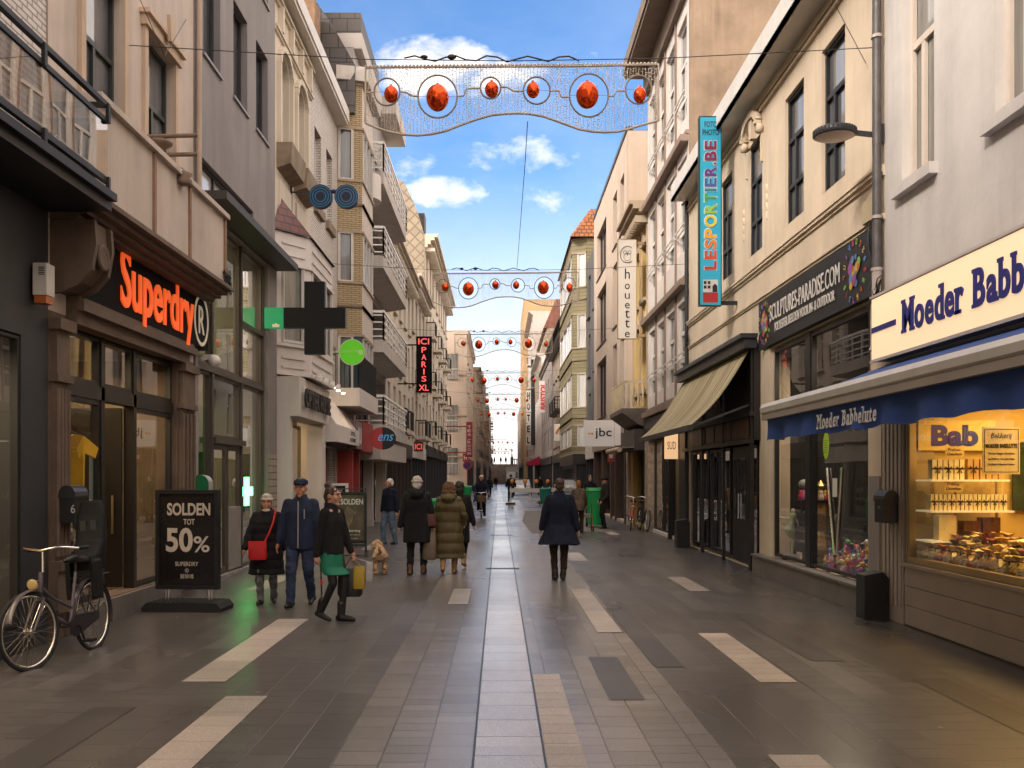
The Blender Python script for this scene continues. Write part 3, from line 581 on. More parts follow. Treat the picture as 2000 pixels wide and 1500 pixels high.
def cream_house():
    X, s = LXW, -1; y0, y1, y2 = 20.4, 24.4, 28.45; t = bld('cream_house', 'cream house with arched windows, oriel bay under a red tiled roof', s, X, y0)
    w1 = (20.85, 21.9, 8.85, 10.95); w2 = (22.6, 23.65, 8.85, 10.95)
    b = MB(); facade(b, X, s, y0, y1, 3.5, 12.0, [w1, w2], .2); facade(b, X, s, y0, y1, 0, 3.5, [(20.6, 24.2, .1, 3.3)], .3); shell(b, X, s, y0, y1, 12.0); b.build('wall', CREAM2, t)
    ar = MB(); mol = MB()
    for a, bb, c, d in (w1, w2):
        window(t, X, s, (a, bb, c, d), P_GREY, mat('white_frame', (.6, .56, .5), .5), (.5,), (.7,), depth=.2)
        r = (bb - a) / 2; n = 8
        for sg_ in (-1, 1):
            pts = [(sg_ * r, 0), (sg_ * r, -.36)] + [(sg_ * r * math.cos(R(90 * k / n)), -.36 + .36 * math.sin(R(90 * k / n))) for k in range(1, n + 1)]
            if sg_ > 0: pts = pts[::-1]
            ar.prism(pts, (X - .16, (a + bb) / 2, d), (0, 1, 0), (0, 0, 1), .162)
        arc = [(X + .045, (a + bb) / 2 + (r + .1) * math.cos(R(k)), d - .36 + (.36 + .1) * math.sin(R(k))) for k in range(0, 181, 15)]
        for i in range(len(arc) - 1): mol.beam(arc[i], arc[i + 1], .1, .12)
        mol.box(X, X + .09, a - .16, a - .04, c, d - .36); mol.box(X, X + .09, bb + .04, bb + .16, c, d - .36)
        mol.prism([(0, c - .55), (.3, c - .45), (.34, c - .06), (.34, c - .003), (0, c - .003)], (X, a - .2, 0), (1, 0, 0), (0, 0, 1), -(bb - a + .4), 1)
        mol.box(X, X + .05, a - .05, bb + .05, c - 1.45, c - .75)
    cornice(mol, X, s, y0, y1, 11.15, ((.05, .05), (.09, .05))); cornice(mol, X, s, y0, y1, 11.78, ((.06, .06), (.12, .06)))
    for k in range(4): mol.box(X, X + .12, y0 + .4 + k * 1.05, y0 + .52 + k * 1.05, 11.25, 11.8)
    ar.build('arch_spandrel', CREAM2, t); mol.build('moulding', [CREAM2, mat('weathered_sill', (.22, .165, .115), .8, .3, 3)], t)
    # canted oriel bay, first floor
    xo = -4.14; P = [(X, 20.46), (xo, 21.3), (xo, 24.15), (X, 24.36)]
    bay = MB()
    bay.loft([], 3) if False else None
    def ring(z, sc=1.0): return [(X + (x - X) * sc, y, z) for x, y in P]
    def wallband(z0, z1, m=0, sc=1.0, m2=None):
        a = ring(z0, sc); c = ring(z1, sc)
        for i in range(3): bay.quad(a[i], a[i + 1], c[i + 1], c[i], m)
    def lerp(p, q, t_): return (p[0] + (q[0] - p[0]) * t_, p[1] + (q[1] - p[1]) * t_)
    wallband(3.95, 4.6); wallband(6.3, 6.95)
    for i, cuts in ((0, (.0, .22, .80, 1)), (1, (0, .06, .94, 1))):
        for k in (0, 2):
            p, q = lerp(P[i], P[i + 1], cuts[k]), lerp(P[i], P[i + 1], cuts[k + 1]); bay.quad((*p, 4.6), (*q, 4.6), (*q, 6.3), (*p, 6.3))
    bay.quad((*P[2], 4.6), (*P[3], 4.6), (*P[3], 6.3), (*P[2], 6.3))
    for z in (4.08, 4.28, 6.48, 6.72):                # raised horizontal slats
        for i, (u0, u1) in ((0, (.2, .85)), (1, (.08, .92))):
            p, q = lerp(P[i], P[i + 1], u0), lerp(P[i], P[i + 1], u1); bay.beam((*p, z), (*q, z), .05, .045, 0)
    for z in (4.55, 6.28, 3.94):
        for i in (0, 1, 2): bay.beam((*P[i], z), (*P[i + 1], z), .1, .07)
    ob = bay.build('oriel_bay', PANEL, t)
    for i, (u0, u1) in ((0, (.22, .80)), (1, (.06, .94))):
        p, q = lerp(P[i], P[i + 1], u0), lerp(P[i], P[i + 1], u1); d = Vector((q[0] - p[0], q[1] - p[1], 0)).normalized(); nrm = Vector((d.y, -d.x, 0)) * -.05
        pn = MB().quad((p[0] + nrm.x, p[1] + nrm.y, 4.6), (q[0] + nrm.x, q[1] + nrm.y, 4.6), (q[0] + nrm.x, q[1] + nrm.y, 6.3), (p[0] + nrm.x, p[1] + nrm.y, 6.3)).build('window', P_CURT, ob)
        f = MB()
        for u in ((0, 1) if i == 0 else (0, .33, .66, 1)):
            r_ = lerp(p, q, u); f.beam((*r_, 4.6), (*r_, 6.3), .07, .07)
        f.beam((*p, 4.63), (*q, 4.63), .06, .06); f.beam((*p, 6.27), (*q, 6.27), .06, .06); f.build('frame', PANEL, pn)
    fl = MB(); fl.add(ring(3.94), [(0, 1, 2, 3)]); fl.build('bay_soffit', PANEL, t)
    rf = MB(); e = [(X, 20.36), (xo + .06, 21.27), (xo + .06, 24.2), (X, 24.42)]; top = [(X + .05, 20.9), (X + .05, 23.9)]
    rf.add([(*p, 6.95) for p in e] + [(*p, 7.72) for p in top], [(0, 1, 4), (1, 2, 5, 4), (2, 3, 5)]); rf.build('bay_roof', DRTILE, t)
    # ground floor optician front: lettered box and recessed window
    bx = MB(); bx.box(X + .0, -4.22, 20.5, 24.1, 3.02, 3.86); bx.build('fascia_box', PANEL, t)
    g = MB(); g.box(X, -4.4, 20.46, 20.72, 0, 3.02); g.box(X, -4.35, 23.9, 24.38, 0, 3.02); g.build('shop_pilaster', PANEL, t)
    room(t, X, s, 20.5, 24.3, .1, 3.3, 2, INT); glazing(t, X, s, [(20.75, 23.6, .15, 2.95)], GLASS, mat('tan_frame', (.22, .16, .10), .5))
    MB().box(X - .5, X - .46, 20.9, 22.6, .9, 2.9).build('window_poster', mat('poster_dark', (.022, .016, .014), .5, .5, 4), t)
    lp = MB()
    for y in (21.6, 22.4, 23.2, 24.0):               # spot arms above the lettering
        lp.beam((-4.2, y, 3.9), (-3.95, y, 4.0), .025, .025); lp.cone((-3.95, y, 4.02), (-3.99, y, 3.92), .035, .08, 10)
    lp.build('spot_lamp', WHT, t)
cream_house()
def brick_house():
    X, s = -4.74, -1; y0, y1 = 24.4, 28.45; t = bld('white_brick_house', 'white brick house with narrow recessed windows between cream house and yellow bay', s, X, y0)
    w = [(24.96, 25.9, 8.75, 10.75), (26.67, 27.6, 8.75, 10.75), (24.96, 25.9, 5.4, 7.4), (26.67, 27.6, 5.4, 7.4)]
    b = MB(); facade(b, X, s, y0, y1, 3.3, 12.0, w, .2); facade(b, X, s, y0, y1, 0, 3.3, [(24.6, 28.2, .1, 2.9)], .3); shell(b, X, s, y0, y1, 12.0); b.build('wall', WBRICK, t)
    for o in w: window(t, X, s, o, P_DARK, WHT, (.5,), (), (.1, .1, .22, mat('weathered_sill', (.22, .165, .115), .8, .3, 3)), .2)
    c = MB(); c.box(X - .2, -4.42, 20.42, y1 - .02, 12.0, 12.08); c.box(-4.46, -4.38, 20.42, y1 - .02, 12.08, 12.42); c.build('gutter_board', WHT, t)
    ch = MB(); ch.box(-6.4, -5.3, 23.5, 24.3, 12, 14.2); ch.box(-6.2, -5.2, 27.4, 28.3, 12, 15.2); ch.build('chimney', mat('chimney_brick', (.25, .15, .09), .9, .4, 4, bump=.5), t)
    rf = MB(); rf.add([(X, 20.43, 12.1), (X, y1, 12.1), (-9, y1, 14.6), (-9, 20.43, 14.6)], [(0, 1, 2, 3)]); rf.build('roof', SLATE, t)
    room(t, X, s, 24.5, 28.3, .1, 2.9, 2, INTD); glazing(t, X, s, [(24.7, 26.2, .15, 2.6), (26.3, 28.1, .15, 2.6)], GLASSD, WHT)
    sl_ = MB(); sl_.add([(X, 24.5, 4.0), (X, 28.2, 4.0), (-4.1, 28.2, 3.05), (-4.1, 24.5, 3.05)], [(0, 1, 2, 3)]); sl_.box(-4.16, -4.06, 24.45, 28.2, 2.62, 3.05); sl_.box(X, -4.16, 24.45, 24.52, 2.62, 3.05)
    sl_.add([(X, 24.46, 3.05), (-4.1, 24.46, 3.05), (X, 24.46, 4.0)], [(0, 1, 2)]); sl_.build('sloped_canopy', PANEL, t)
    dl = MB()
    for y in (25.2, 26, 26.8, 27.6): dl.lathe([(.0, 0), (.05, 0), (.05, .03), (0, .03)], (-4.3, y, 4.02), 10)
    dl.build('downlight', memit('downlight', (1, .75, .4), 10), t)
    for y in (25.2, 26, 26.8, 27.6):
        l = bpy.data.lights.new('downlight_lamp', 'SPOT'); l.energy = 16; l.color = (1, .62, .25); l.spot_size = R(40); l.spot_blend = .6; l.shadow_soft_size = .02
        o = bpy.data.objects.new('downlight_lamp', l); C.objects.link(o); o.location = (-4.3, y, 4.0); o.rotation_euler = (R(0), R(-14), 0)
brick_house()
def bay_building(t, X, xo, s, y0, yc, y1, h, floors, side_mat, front_mat, pane, z_first):
    b = MB(); facade(b, X, s, y0, y1, 0, h, [], .2); shell(b, X, s, y0, y1, h); b.build('wall', front_mat, t)
    bay = MB(); win = []
    for z0, z1, wz0, wz1 in floors:
        P = [(X, y0 + .08), (xo, yc), (xo, y1 - .25), (X, y1 - .05)]
        for i in range(3):
            p, q = P[i], P[i + 1]
            bay.quad((*p, z0), (*q, z0), (*q, wz0), (*p, wz0), 0 if i == 0 else 1); bay.quad((*p, wz1), (*q, wz1), (*q, z1), (*p, z1), 0 if i == 0 else 1)
            for u0, u1 in ((0, .06), (.62, 1)) if i == 0 else ((0, .06), (.94, 1)):
                a = (p[0] + (q[0] - p[0]) * u0, p[1] + (q[1] - p[1]) * u0); c = (p[0] + (q[0] - p[0]) * u1, p[1] + (q[1] - p[1]) * u1); bay.quad((*a, wz0), (*c, wz0), (*c, wz1), (*a, wz1), 0)
            for z in (z0, wz0, wz1, z1): bay.beam((*p, z), (*q, z), .1, .07, 2)
            if i < 2: win.append((p, q, (.06, .62) if i == 0 else (.06, .94), wz0, wz1))
        bay.add([(*p, z0) for p in P], [(0, 1, 2, 3)], 1)
    bo = bay.build('bay', [side_mat, front_mat, mat('bay_band', (.34, .26, .19), .8, .15, 3)], t)
    for p, q, (u0, u1), wz0, wz1 in win:
        a = (p[0] + (q[0] - p[0]) * u0, p[1] + (q[1] - p[1]) * u0); c = (p[0] + (q[0] - p[0]) * u1, p[1] + (q[1] - p[1]) * u1)
        d = Vector((c[0] - a[0], c[1] - a[1], 0)).normalized(); n = Vector((-d.y, d.x, 0)) * .05 * (1 if s < 0 else -1)
        w = MB().quad((a[0] + n.x, a[1] + n.y, wz0), (c[0] + n.x, c[1] + n.y, wz0), (c[0] + n.x, c[1] + n.y, wz1), (a[0] + n.x, a[1] + n.y, wz1)).build('window', pane, bo)
        f = MB()
        for u in (0.03, .97) if (u1 - u0) < .7 else (.02, .33, .66, .98):
            r_ = (a[0] + (c[0] - a[0]) * u, a[1] + (c[1] - a[1]) * u); f.beam((*r_, wz0), (*r_, wz1), .07, .07)
        f.beam((*a, wz0 + .03), (*c, wz0 + .03), .07, .07); f.beam((*a, wz1 - .03), (*c, wz1 - .03), .07, .07); f.build('frame', WHT, w)
def yellow_bay():
    X, s = -4.75, -1; y0, y1 = 28.45, 31.4; t = bld('yellow_brick_building', 'yellow brick and white building with canted bay, balcony and steep slate roof', s, X, y0)
    bay_building(t, X, -4.05, s, y0, 28.75, y1, 13.4, [(9.75, 13.3, 10.45, 12.0), (6.75, 9.75, 7.45, 8.95), (3.95, 6.75, 4.2, 5.9)], YBRICK, mat('white_render2', (.56, .49, .43), .85, .1, 2, streak=.4), P_GREY, 4)
    e = MB(); e.add([(X, 28.35, 13.35), (-3.85, 28.6, 13.35), (-3.85, 31.45, 13.35), (X, 31.45, 13.35), (X, 28.35, 13.75), (-3.8, 28.55, 13.75), (-3.8, 31.5, 13.75), (X, 31.5, 13.75)], [(0, 1, 2, 3), (0, 1, 5, 4), (1, 2, 6, 5), (4, 5, 6, 7)]); e.build('eave', CONC, t)
    r = MB(); g = [(X + .55, 13.75), (-4.85, 14.9), (-6.0, 16.6), (-7.6, 18.9), (-9.5, 18.9), (-9.5, 12)]
    r.prism([(x, z) for x, z in g] + [(X + .5, 12.4)], (0, y1 + .3, 0), (1, 0, 0), (0, 0, 1), y1 + .3 - 28.46); r.build('roof', SLATE, t)
    bk = MB(); bk.box(X, -3.9, 27.2, 31.3, 3.72, 4.22); bk.build('balcony', PANEL, t)
    ra = MB(); railing(ra, (-3.95, 27.25, 0), (-3.95, 31.2, 0), 4.22, 5.2, 26, .01); railing(ra, (-4.7, 27.25, 0), (-3.95, 27.25, 0), 4.22, 5.2, 6, .01); ra.build('balcony_rail', BLK, t)
    MB().box(-4.4, -4.04, 28.66, 28.7, 4.25, 5.85).build('blue_screen', mat('blue_screen', (.025, .055, .085), .5, .3, 5), t)
    rd = mat('red_fascia', (.36, .045, .04), .5, .15, 2); MB().box(X + .35, -4.12, 28.0, 29.3, 2.55, 3.35).build('grey_fascia', mat('mauve_fascia', (.22, .15, .14), .5), t); MB().box(X + .35, -4.1, 29.3, 31.6, 2.5, 3.4).build('red_fascia', rd, t)
    fr = MB(); fr.box(X, -4.3, 28.5, 28.7, 0, 2.5); fr.box(X, -4.35, 30.2, 30.4, 0, 2.5); fr.build('shop_pilaster', rd, t)
    MB().box(X, -4.6, 28.7, 31.3, .1, 2.5).build('shop_window', P_DARK, t)
yellow_bay()
def balcony_block():
    X, s = -4.7, -1; y0, y1 = 31.4, 40.5; t = bld('apartment_block', 'grey apartment block with stacked white railed balconies and flat projecting roof', s, X, y0)
    lv = [3.25, 6.0, 8.75, 11.5, 14.0]; ops = []
    for z in lv[:4]: ops.append((31.9, 40.0, z + .1, z + 2.25, .8))
    b = MB(); facade(b, X, s, y0, y1, 0, 15.6, ops + [(32, 40, .1, 2.6, .8)], .8); shell(b, X, s, y0, y1, 15.6); b.build('wall', mat('grey_block_wall', (.36, .33, .31), .85, .12, 1.2, streak=.5), t)
    for o in ops:
        w = window(t, X, s, o, P_GREY, DRK, (.12, .3, .42, .55, .68, .8), (), None, .8, .09)
        MB().box(X - .74, X - .70, o[0] + .3, o[0] + 1.2, o[2], o[3] - .1).build('curtain', mat('net_curtain', (.42, .38, .34), .9, .1, 3), w)
    xo = -3.78
    for z in lv[:4]:
        P = [(X, 31.6), (xo, 31.75), (xo, 39.6), (X, 40.4)]
        k = MB(); k.add([(*p, z - .20) for p in P] + [(*p, z + .20) for p in P], [(0, 1, 2, 3), (4, 5, 6, 7), (0, 1, 5, 4), (1, 2, 6, 5), (2, 3, 7, 6)])
        bo = k.build('balcony', CONC, t)
        ra = MB(); railing(ra, (*P[0], 0), (*P[1], 0), z + .20, z + 1.12, 2, .024, 4); railing(ra, (*P[1], 0), (*P[2], 0), z + .20, z + 1.12, 9, .024, 4); railing(ra, (*P[2], 0), (*P[3], 0), z + .20, z + 1.12, 2, .024, 4)
        ra.build('railing', mat('rail_white', (.80, .77, .73), .5, .05, 3), bo)
    k = MB(); n = 10; pts = [(X, 30.9)] + [(X + .85 * math.sin(R(180 * i / n)), 30.9 + 1.1 * (1 - math.cos(R(180 * i / n))) / 2 * 1.5) for i in range(1, n)] + [(X, 32.55)]
    k.add([(*p, 10.7) for p in pts] + [(*p, 11.5) for p in pts], [tuple(range(n + 1)), tuple(range(n + 1, 2 * n + 2))] + [(i, i + 1, n + 2 + i, n + 1 + i) for i in range(n)]); bo = k.build('round_balcony', PANEL, t)
    ra = MB()
    for z in (11.75, 12.0, 12.25, 12.5): ra.tube([(*p, z) for p in pts[1:-1]], .014, 6)
    for p in pts[1:-1:2]: ra.beam((*p, 11.5), (*p, 12.5), .025, .025)
    ra.build('railing', WHT, bo)
    rs = MB(); rs.box(X - 1, -3.95, 37.2, 41.0, 15.62, 16.3); rs.box(X - 3, -4.45, 31.5, 37, 15.6, 16.1); rs.build('roof_slab', CONC, t)
    dm = MB(); dm.box(-8, -4.55, 32.0, 36.8, 16.1, 17.0); dm.build('dormer', SLATE, t)
    ft = MB(); ft.box(X, -3.85, 31.6, 40.3, 2.3, 2.92); ft.build('shop_fascia', CONC, t)
    sh = MB(); sh.box(X, -4.4, 33.8, 34.1, 0, 2.3); sh.box(X, -4.4, 37, 37.3, 0, 2.3); sh.build('shop_pilaster', CONC, t)
    room(t, X, s, 32, 40, .1, 2.6, 2, INTD); glazing(t, X, s, [(32.1, 33.7, .1, 2.3), (34.2, 36.9, .1, 2.3), (37.4, 40, .1, 2.3)], GLASSD, DRK)
    MB().box(X - .9, X - .3, 34.4, 35.3, .3, 2.2).build('lit_display', memit('amber_display', (.55, .30, .08), .5), t)
balcony_block()
def generic(name, label, s, X, y0, y1, h, wm, floors, cols, gh=3.6, win=(1.0, 1.9), z0=None, pane=None, fm=None, cor=None, corm=None, shopm=None, balc=(), balm=None, deep=9, detail=True, awn=None, sides=None, roof=None, shops=True, fascia=None):
    t = bld(name, label, s, X, y0); ops = []; fh = (h - gh - .6) / floors
    for f in range(floors):
        for c in range(cols):
            cy = y0 + (y1 - y0) * (c + .5) / cols; zb = gh + .25 + f * fh + (fh - min(win[1], fh * .72)) * .35; ops.append((cy - win[0] / 2, cy + win[0] / 2, zb, zb + min(win[1], fh * .72)))
    so_ = [(y0 + .35, y1 - .35, .12, gh - .75)] if shops else []
    b = MB(); facade(b, X, s, y0, y1, 0, h, ops + so_, .25); shell(b, X, s, y0, y1, h, deep); b.build('wall', wm, t)
    for i, o in enumerate(ops): window(t, X, s, o, random.choice(pane) if pane else random.choice((P_DARK, P_GREY, P_CURT)), fm or WHT, (.5,), (.7,), (.12, .08, .12, corm or wm) if detail else None, .25, .07, detail)
    if cor:
        c = MB(); cornice(c, X, s, y0, y1, h - sum(p[1] for p in cor), cor)
        if detail:
            k = y0 + .2
            while k < y1 - .2: c.box(X - s * (cor[-1][0] * .75), X, k, k + .16, h - sum(p[1] for p in cor) - .22, h - sum(p[1] for p in cor)); k += .5
        c.build('cornice', corm or wm, t)
    if shops:
        MB().quad((X + s * .2, y0 + .35, .12), (X + s * .2, y1 - .35, .12), (X + s * .2, y1 - .35, gh - .75), (X + s * .2, y0 + .35, gh - .75)).build('shop_window', P_DARK, t)
        f = MB(); f.box(X - s * .1, X + s * .05, y0 + .2, y1 - .2, gh - .74, gh - .05); n = max(2, int((y1 - y0) / 1.8))
        f.build('shop_fascia', fascia or shopm or DRK, t); g = MB()
        for i in range(n + 1):
            y = y0 + .3 + (y1 - y0 - .6) * i / n; g.box(X - s * .05, X + s * .2, y - .07, y + .07, 0, gh - .75)
        g.build('shop_frame', shopm or DRK, t)
    for f, c in balc:
        o = ops[f * cols + c]; k = MB(); k.box(X - s * .02, X - s * .62, o[0] - .3, o[1] + .3, o[2] - .22, o[2] - .02); bo = k.build('balcony', corm or wm, t)
        ra = MB(); railing(ra, (X - s * .58, o[0] - .25, 0), (X - s * .58, o[1] + .25, 0), o[2], o[2] + .85, 8, .018); railing(ra, (X, o[0] - .25, 0), (X - s * .58, o[0] - .25, 0), o[2], o[2] + .85, 3, .018); ra.build('railing', balm or BLK, bo)
    if roof: roof(t)
    return t
COR = ((.12, .12), (.28, .14), (.45, .12), (.6, .12))
generic('town_house', 'cream town house behind the black sign with red letters', -1, -4.72, 40.5, 52, 11.9, CREAM2, 3, 5, 3.4, (1.0, 1.9), cor=COR, balc=((0, 1), (0, 2)), shopm=mat('brown_front', (.05, .035, .028), .5))
def diamond_roof(t):
    X = -4.72; r = MB(); r.prism([(X - .03, 12), (X - .1, 17.2), (X - .55, 18.8), (X - 1.3, 20.4), (X - 2.4, 21.2), (X - 9, 21.2), (X - 9, 11)], (0, 87, 0), (1, 0, 0), (0, 0, 1), 87 - 61.93); r.build('roof', QUILT, t)
    d = MB(); d.box(X - 1.3, X - .35, 66, 67.5, 17.3, 19.6); d.build('dormer', SLATE, t)
generic('town_house', 'narrow pale house with wrought iron balconies below the diamond slate gable', -1, -4.74, 52, 62, 12.6, mat('pale_stucco', (.52, .44, .36), .85, .1, 1, streak=.4), 3, 4, 3.5, (1.1, 2.0), cor=COR, balc=((0, 1), (1, 1), (0, 2)), fascia=WHT)
generic('town_house', 'tall ornate cream house with diamond slate gable and heavy bracketed cornice', -1, -4.72, 62, 87.5, 17.2, CREAM2, 4, 8, 3.8, (1.3, 2.2), cor=((.15, .2), (.35, .25), (.6, .2), (.8, .2)), balc=[(f, c) for f in (0, 1, 2) for c in (0, 2, 4, 6)], fascia=mat('dark_awning', (.02, .018, .017), .8), roof=diamond_roof)
def corner_far():
    X, s = -3.15, -1; t = generic('corner_building', 'tan corner building beyond the side street, windows facing the camera', s, X, 95, 118, 16.0, TAN, 4, 5, 3.6, (1.5, 2.0), deep=14, cor=((.1, .2), (.3, .25)), fascia=mat('rust_fascia', (.16, .05, .03), .7))
    for z in (2.0, 6.2, 11.2):
        for x in (-4.55,):
            w = MB().box(x - .5, x + .5, 94.93, 95.0, z, z + 2.5).build('window', P_CURT, t); f = MB(); railing(f, (x - .55, 94.85, 0), (x + .55, 94.85, 0), z, z + 1.0, 8, .025); f.build('balcony_rail', WHT, w)
    c = MB()
    for z in (3.6, 7.6, 11.6): c.box(-9, X + .05, 94.9, 95.0, z, z + .12)
    c.build('string_course', mat('tan_band', (.42, .30, .22), .85), t)
corner_far()
generic('terrace_house', 'stone terrace house far along the left side, balconies stacked', -1, -2.8, 118, 142, 15, mat('far_stone_a', (.40, .31, .24), .85, .15, .6, streak=.5), 4, 6, 3.6, (1.6, 2.2), detail=False, cor=COR, balc=[(f, c) for f in (0, 1, 2, 3) for c in (0, 2, 4)], deep=12)
generic('terrace_house', 'brownish terrace house next to far stone terrace, low parapet', -1, -2.3, 142, 168, 17, mat('far_stone_b', (.33, .25, .20), .85, .2, .6, streak=.5), 5, 6, 3.6, (1.6, 1.9), detail=False, balc=[(f, c) for f in (0, 1, 2, 3, 4) for c in (1, 4)], deep=12)
generic('terrace_house', 'last house on the left before the stairs to the dike', -1, -1.78, 168, 214, 14, mat('far_stone_c', (.36, .29, .24), .85, .2, .6, streak=.5), 4, 8, 3.6, (1.8, 1.9), detail=False, balc=[(f, c) for f in (0, 1, 2, 3) for c in (1, 3, 5)], deep=12)
# ================================================================ RIGHT ROW
def sweet_shop():
    X, s = RXW, 1; y0, y1 = 2.0, 12.1; t = bld('shop_building', 'white rendered building above the sweet shop with blue awning', s, X, y0)
    w = [(10.74, 11.6, 5.2, 7.75), (8.5, 9.42, 5.2, 7.75), (6.3, 7.2, 5.2, 7.75), (10.74, 11.6, 9, 11), (8.5, 9.42, 9, 11)]
    b = MB(); facade(b, X, s, y0, y1, 3.15, 13, w, .16); facade(b, X, s, y0, y1, 0, 3.15, [(5.4, 11.44, .70, 2.55)], .2, 1); shell(b, X, s, y0, y1, 13); b.build('wall', [PINK, mat('mauve_paint', (.30, .245, .215), .6, .08, 1.5)], t)
    for o in w: window(t, X, s, o, P_CURT, mat('cream_frame', (.62, .53, .45), .5, .06, 4), (.62,), (.64,), (.1, .10, .13, PINK), .16, .07)
    # painted boards under the counter, fluted corner pier
    d = MB()
    for k in range(3): d.box(X - .03, X + .01, 5.0, 11.44, .02 + k * .225, .02 + k * .225 + .218)
    d.build('counter_boards', mat('board_paint', (.37, .30, .265), .55, .08, 2, streak=.15), t)
    MB().box(X - .07, X + .2, 5.0, 11.46, .695, .735).build('counter_sill', mat('sill_paint', (.40, .31, .25), .5), t)
    p = MB(); p.box(X - .04, X + .1, 11.46, 12.09, 0, 2.62)
    for k in range(5): p.box(X - .055, X - .03, 11.5 + k * .118, 11.56 + k * .118, .2, 2.6)
    p.build('corner_pier', mat('pier_paint', (.42, .35, .31), .55, .08, 2, streak=.3), t)
    room(t, X, s, 5.0, 11.45, .70, 2.7, 3.0, mat('sweet_shop_wall', (.62, .42, .14), .7, .15, 1), mat('sweet_shop_floor', (.4, .28, .12), .5))
    glazing(t, X, s, [(5.4, 11.42, .74, 2.5)], GLASS, mat('gold_frame', (.38, .27, .14), .4), .07, .03)
    bx = MB(); bx.box(4.59, X + .0, 2, 12.0, 3.16, 3.94, 1); bx.box(4.575, 4.59, 2, 12.02, 3.14, 3.17, 1); bx.box(4.575, 4.59, 2, 12.02, 3.93, 3.96, 1)
    bx.quad((4.588, 2, 3.18), (4.588, 11.98, 3.18), (4.588, 11.98, 3.92), (4.588, 2, 3.92), 0)
    bx.build('light_box', [memit('lit_sign_face', (.78, .56, .34), .42), mat('sign_case', (.5, .44, .4), .5)], t)
    fl = MB(); fl.box(X - .02, X + .3, 11.4, 11.43, .8, 2.5); fl.build('window_reveal', mat('gold_frame', (.38, .27, .14), .4), t)
    hc = MB(); hc.box(X + .01, X + .04, 2.2, 12.0, 3.97, 4.02); hc.build('lead_flashing', DRK, t)
sweet_shop()
def yellow_house():
    X, s = RXW, 1; y0, y1 = 12.1, 24.6; t = bld('cream_building', 'long cream yellow building with tall dark windows over black sculpture shop sign', s, X, y0)
    w = [(13.5, 14.48, 5.93, 8.05), (15.33, 16.34, 5.93, 8.05), (17.75, 18.75, 5.93, 8.05), (20.05, 21.1, 5.93, 8.05), (22.3, 23.3, 5.93, 8.05)]
    b = MB(); facade(b, X, s, y0, y1, 4.9, 9.1, w, .11); facade(b, X, s, y0, y1, 0, 4.9, [(12.58, 17.05, .33, 4.0), (17.95, 24.3, .02, 4.2)], .3); shell(b, X, s, y0, y1, 9.1); b.build('wall', CREAM, t)
    for o in w: window(t, X, s, o, P_GREY, BLK, (.62,), (.66, .3), None, .11, .06)
    m = MB(); cornice(m, X, s, y0, y1, 5.50, ((.03, .05), (.065, .05), (.085, .035))); cornice(m, X, s, y0, y1, 4.95, ((.025, .04), (.05, .035)))
    for z in (8.42, 8.52): m.box(X - .05, X + .02, y0, y1, z, z + .05)
    for a, c in ((17.75, 18.75),):       # scrolled hoods and drops
        cy = (a + c) / 2; arc = [(X - .1, cy + .52 * math.cos(R(k)), 8.16 + .34 * math.sin(R(k))) for k in range(0, 181, 12)]
        for i in range(len(arc) - 1): m.beam(arc[i], arc[i + 1], .08, .12)
        arc2 = [(X - .05, cy + .48 * math.cos(R(k)), 8.18 + .3 * math.sin(R(k))) for k in range(0, 181, 12)]
        for i in range(len(arc2) - 1): m.beam(arc2[i], arc2[i + 1], .07, .12)
        for q in (-1, 1): m.lathe([(0, 0), (.09, 0), (.09, .1), (.04, .13), (0, .13)], (X - .12, cy + q * .54, 8.08), 12, ax='x'); m.prism([(-.06, 0), (.06, 0), (.03, -.5), (-.03, -.5)], (X - .04, cy + q * .54, 7.98), (0, 1, 0), (0, 0, 1), .06)
        m.prism([(-.08, 0), (.08, 0), (.12, .36), (-.12, .36)], (X - .10, cy, 8.06), (0, 1, 0), (0, 0, 1), .2)
        for q in (-1, 1):
            for k in range(4): m.ell((X + .0, cy + q * .82, 6.9 - k * .16), (.03, .055 - .008 * k, .09), 8, 6)
    m.build('moulding', CREAM, t)
    g = MB(); g.box(X + .1, 4.36, y0 - .05, y1 + .1, 8.72, 8.78); g.box(4.36, 4.42, y0 - .05, y1 + .1, 8.72, 9.12, 1); g.box(4.42, X + 2, y0 - .05, y1 - .03, 9.12, 9.15); g.build('gutter_board', [mat('soffit', (.62, .57, .52), .7), WHT], t)
    # sculpture shop
    gw = mat('black_frame', (.012, .011, .011), .35, .2, 3)
    room(t, X, s, 12.5, 17.1, .33, 4.0, 2.8, INTD, mat('dark_shelf', (.03, .025, .022), .4)); glazing(t, X, s, [(12.62, 15.02, .36, 2.55), (15.25, 17.0, .36, 2.55), (12.62, 15.02, 2.66, 3.95), (15.25, 17.0, 2.66, 3.95)], GLASS2, gw, .05, .05)
    e = MB(); e.box(X + .0, X + .12, 15.02, 15.25, .336, 3.98); e.box(X + .003, X + .1, 12.6, 15.02, 2.55, 2.66); e.box(X + .003, X + .1, 15.25, 17.03, 2.55, 2.66); e.build('shop_frame', gw, t)
    pl = MB(); pl.box(X - .16, X + .02, 12.15, 17.85, 0, .3); pl.box(X - .19, X + .02, 12.15, 17.85, .3, .335); pl.build('plinth', STEP, t)
    pi = MB(); pi.box(X - .05, X + .02, 17.1, 17.42, .335, 4.0); pi.box(X - .04, X + .02, 12.12, 12.55, .335, 3.1); pi.build('shop_pilaster', CREAM, t); MB().box(X - .055, X - .03, 12.14, 12.5, .5, 1.75).build('grey_plate', mat('grey_plate', (.27, .235, .22), .6), t)
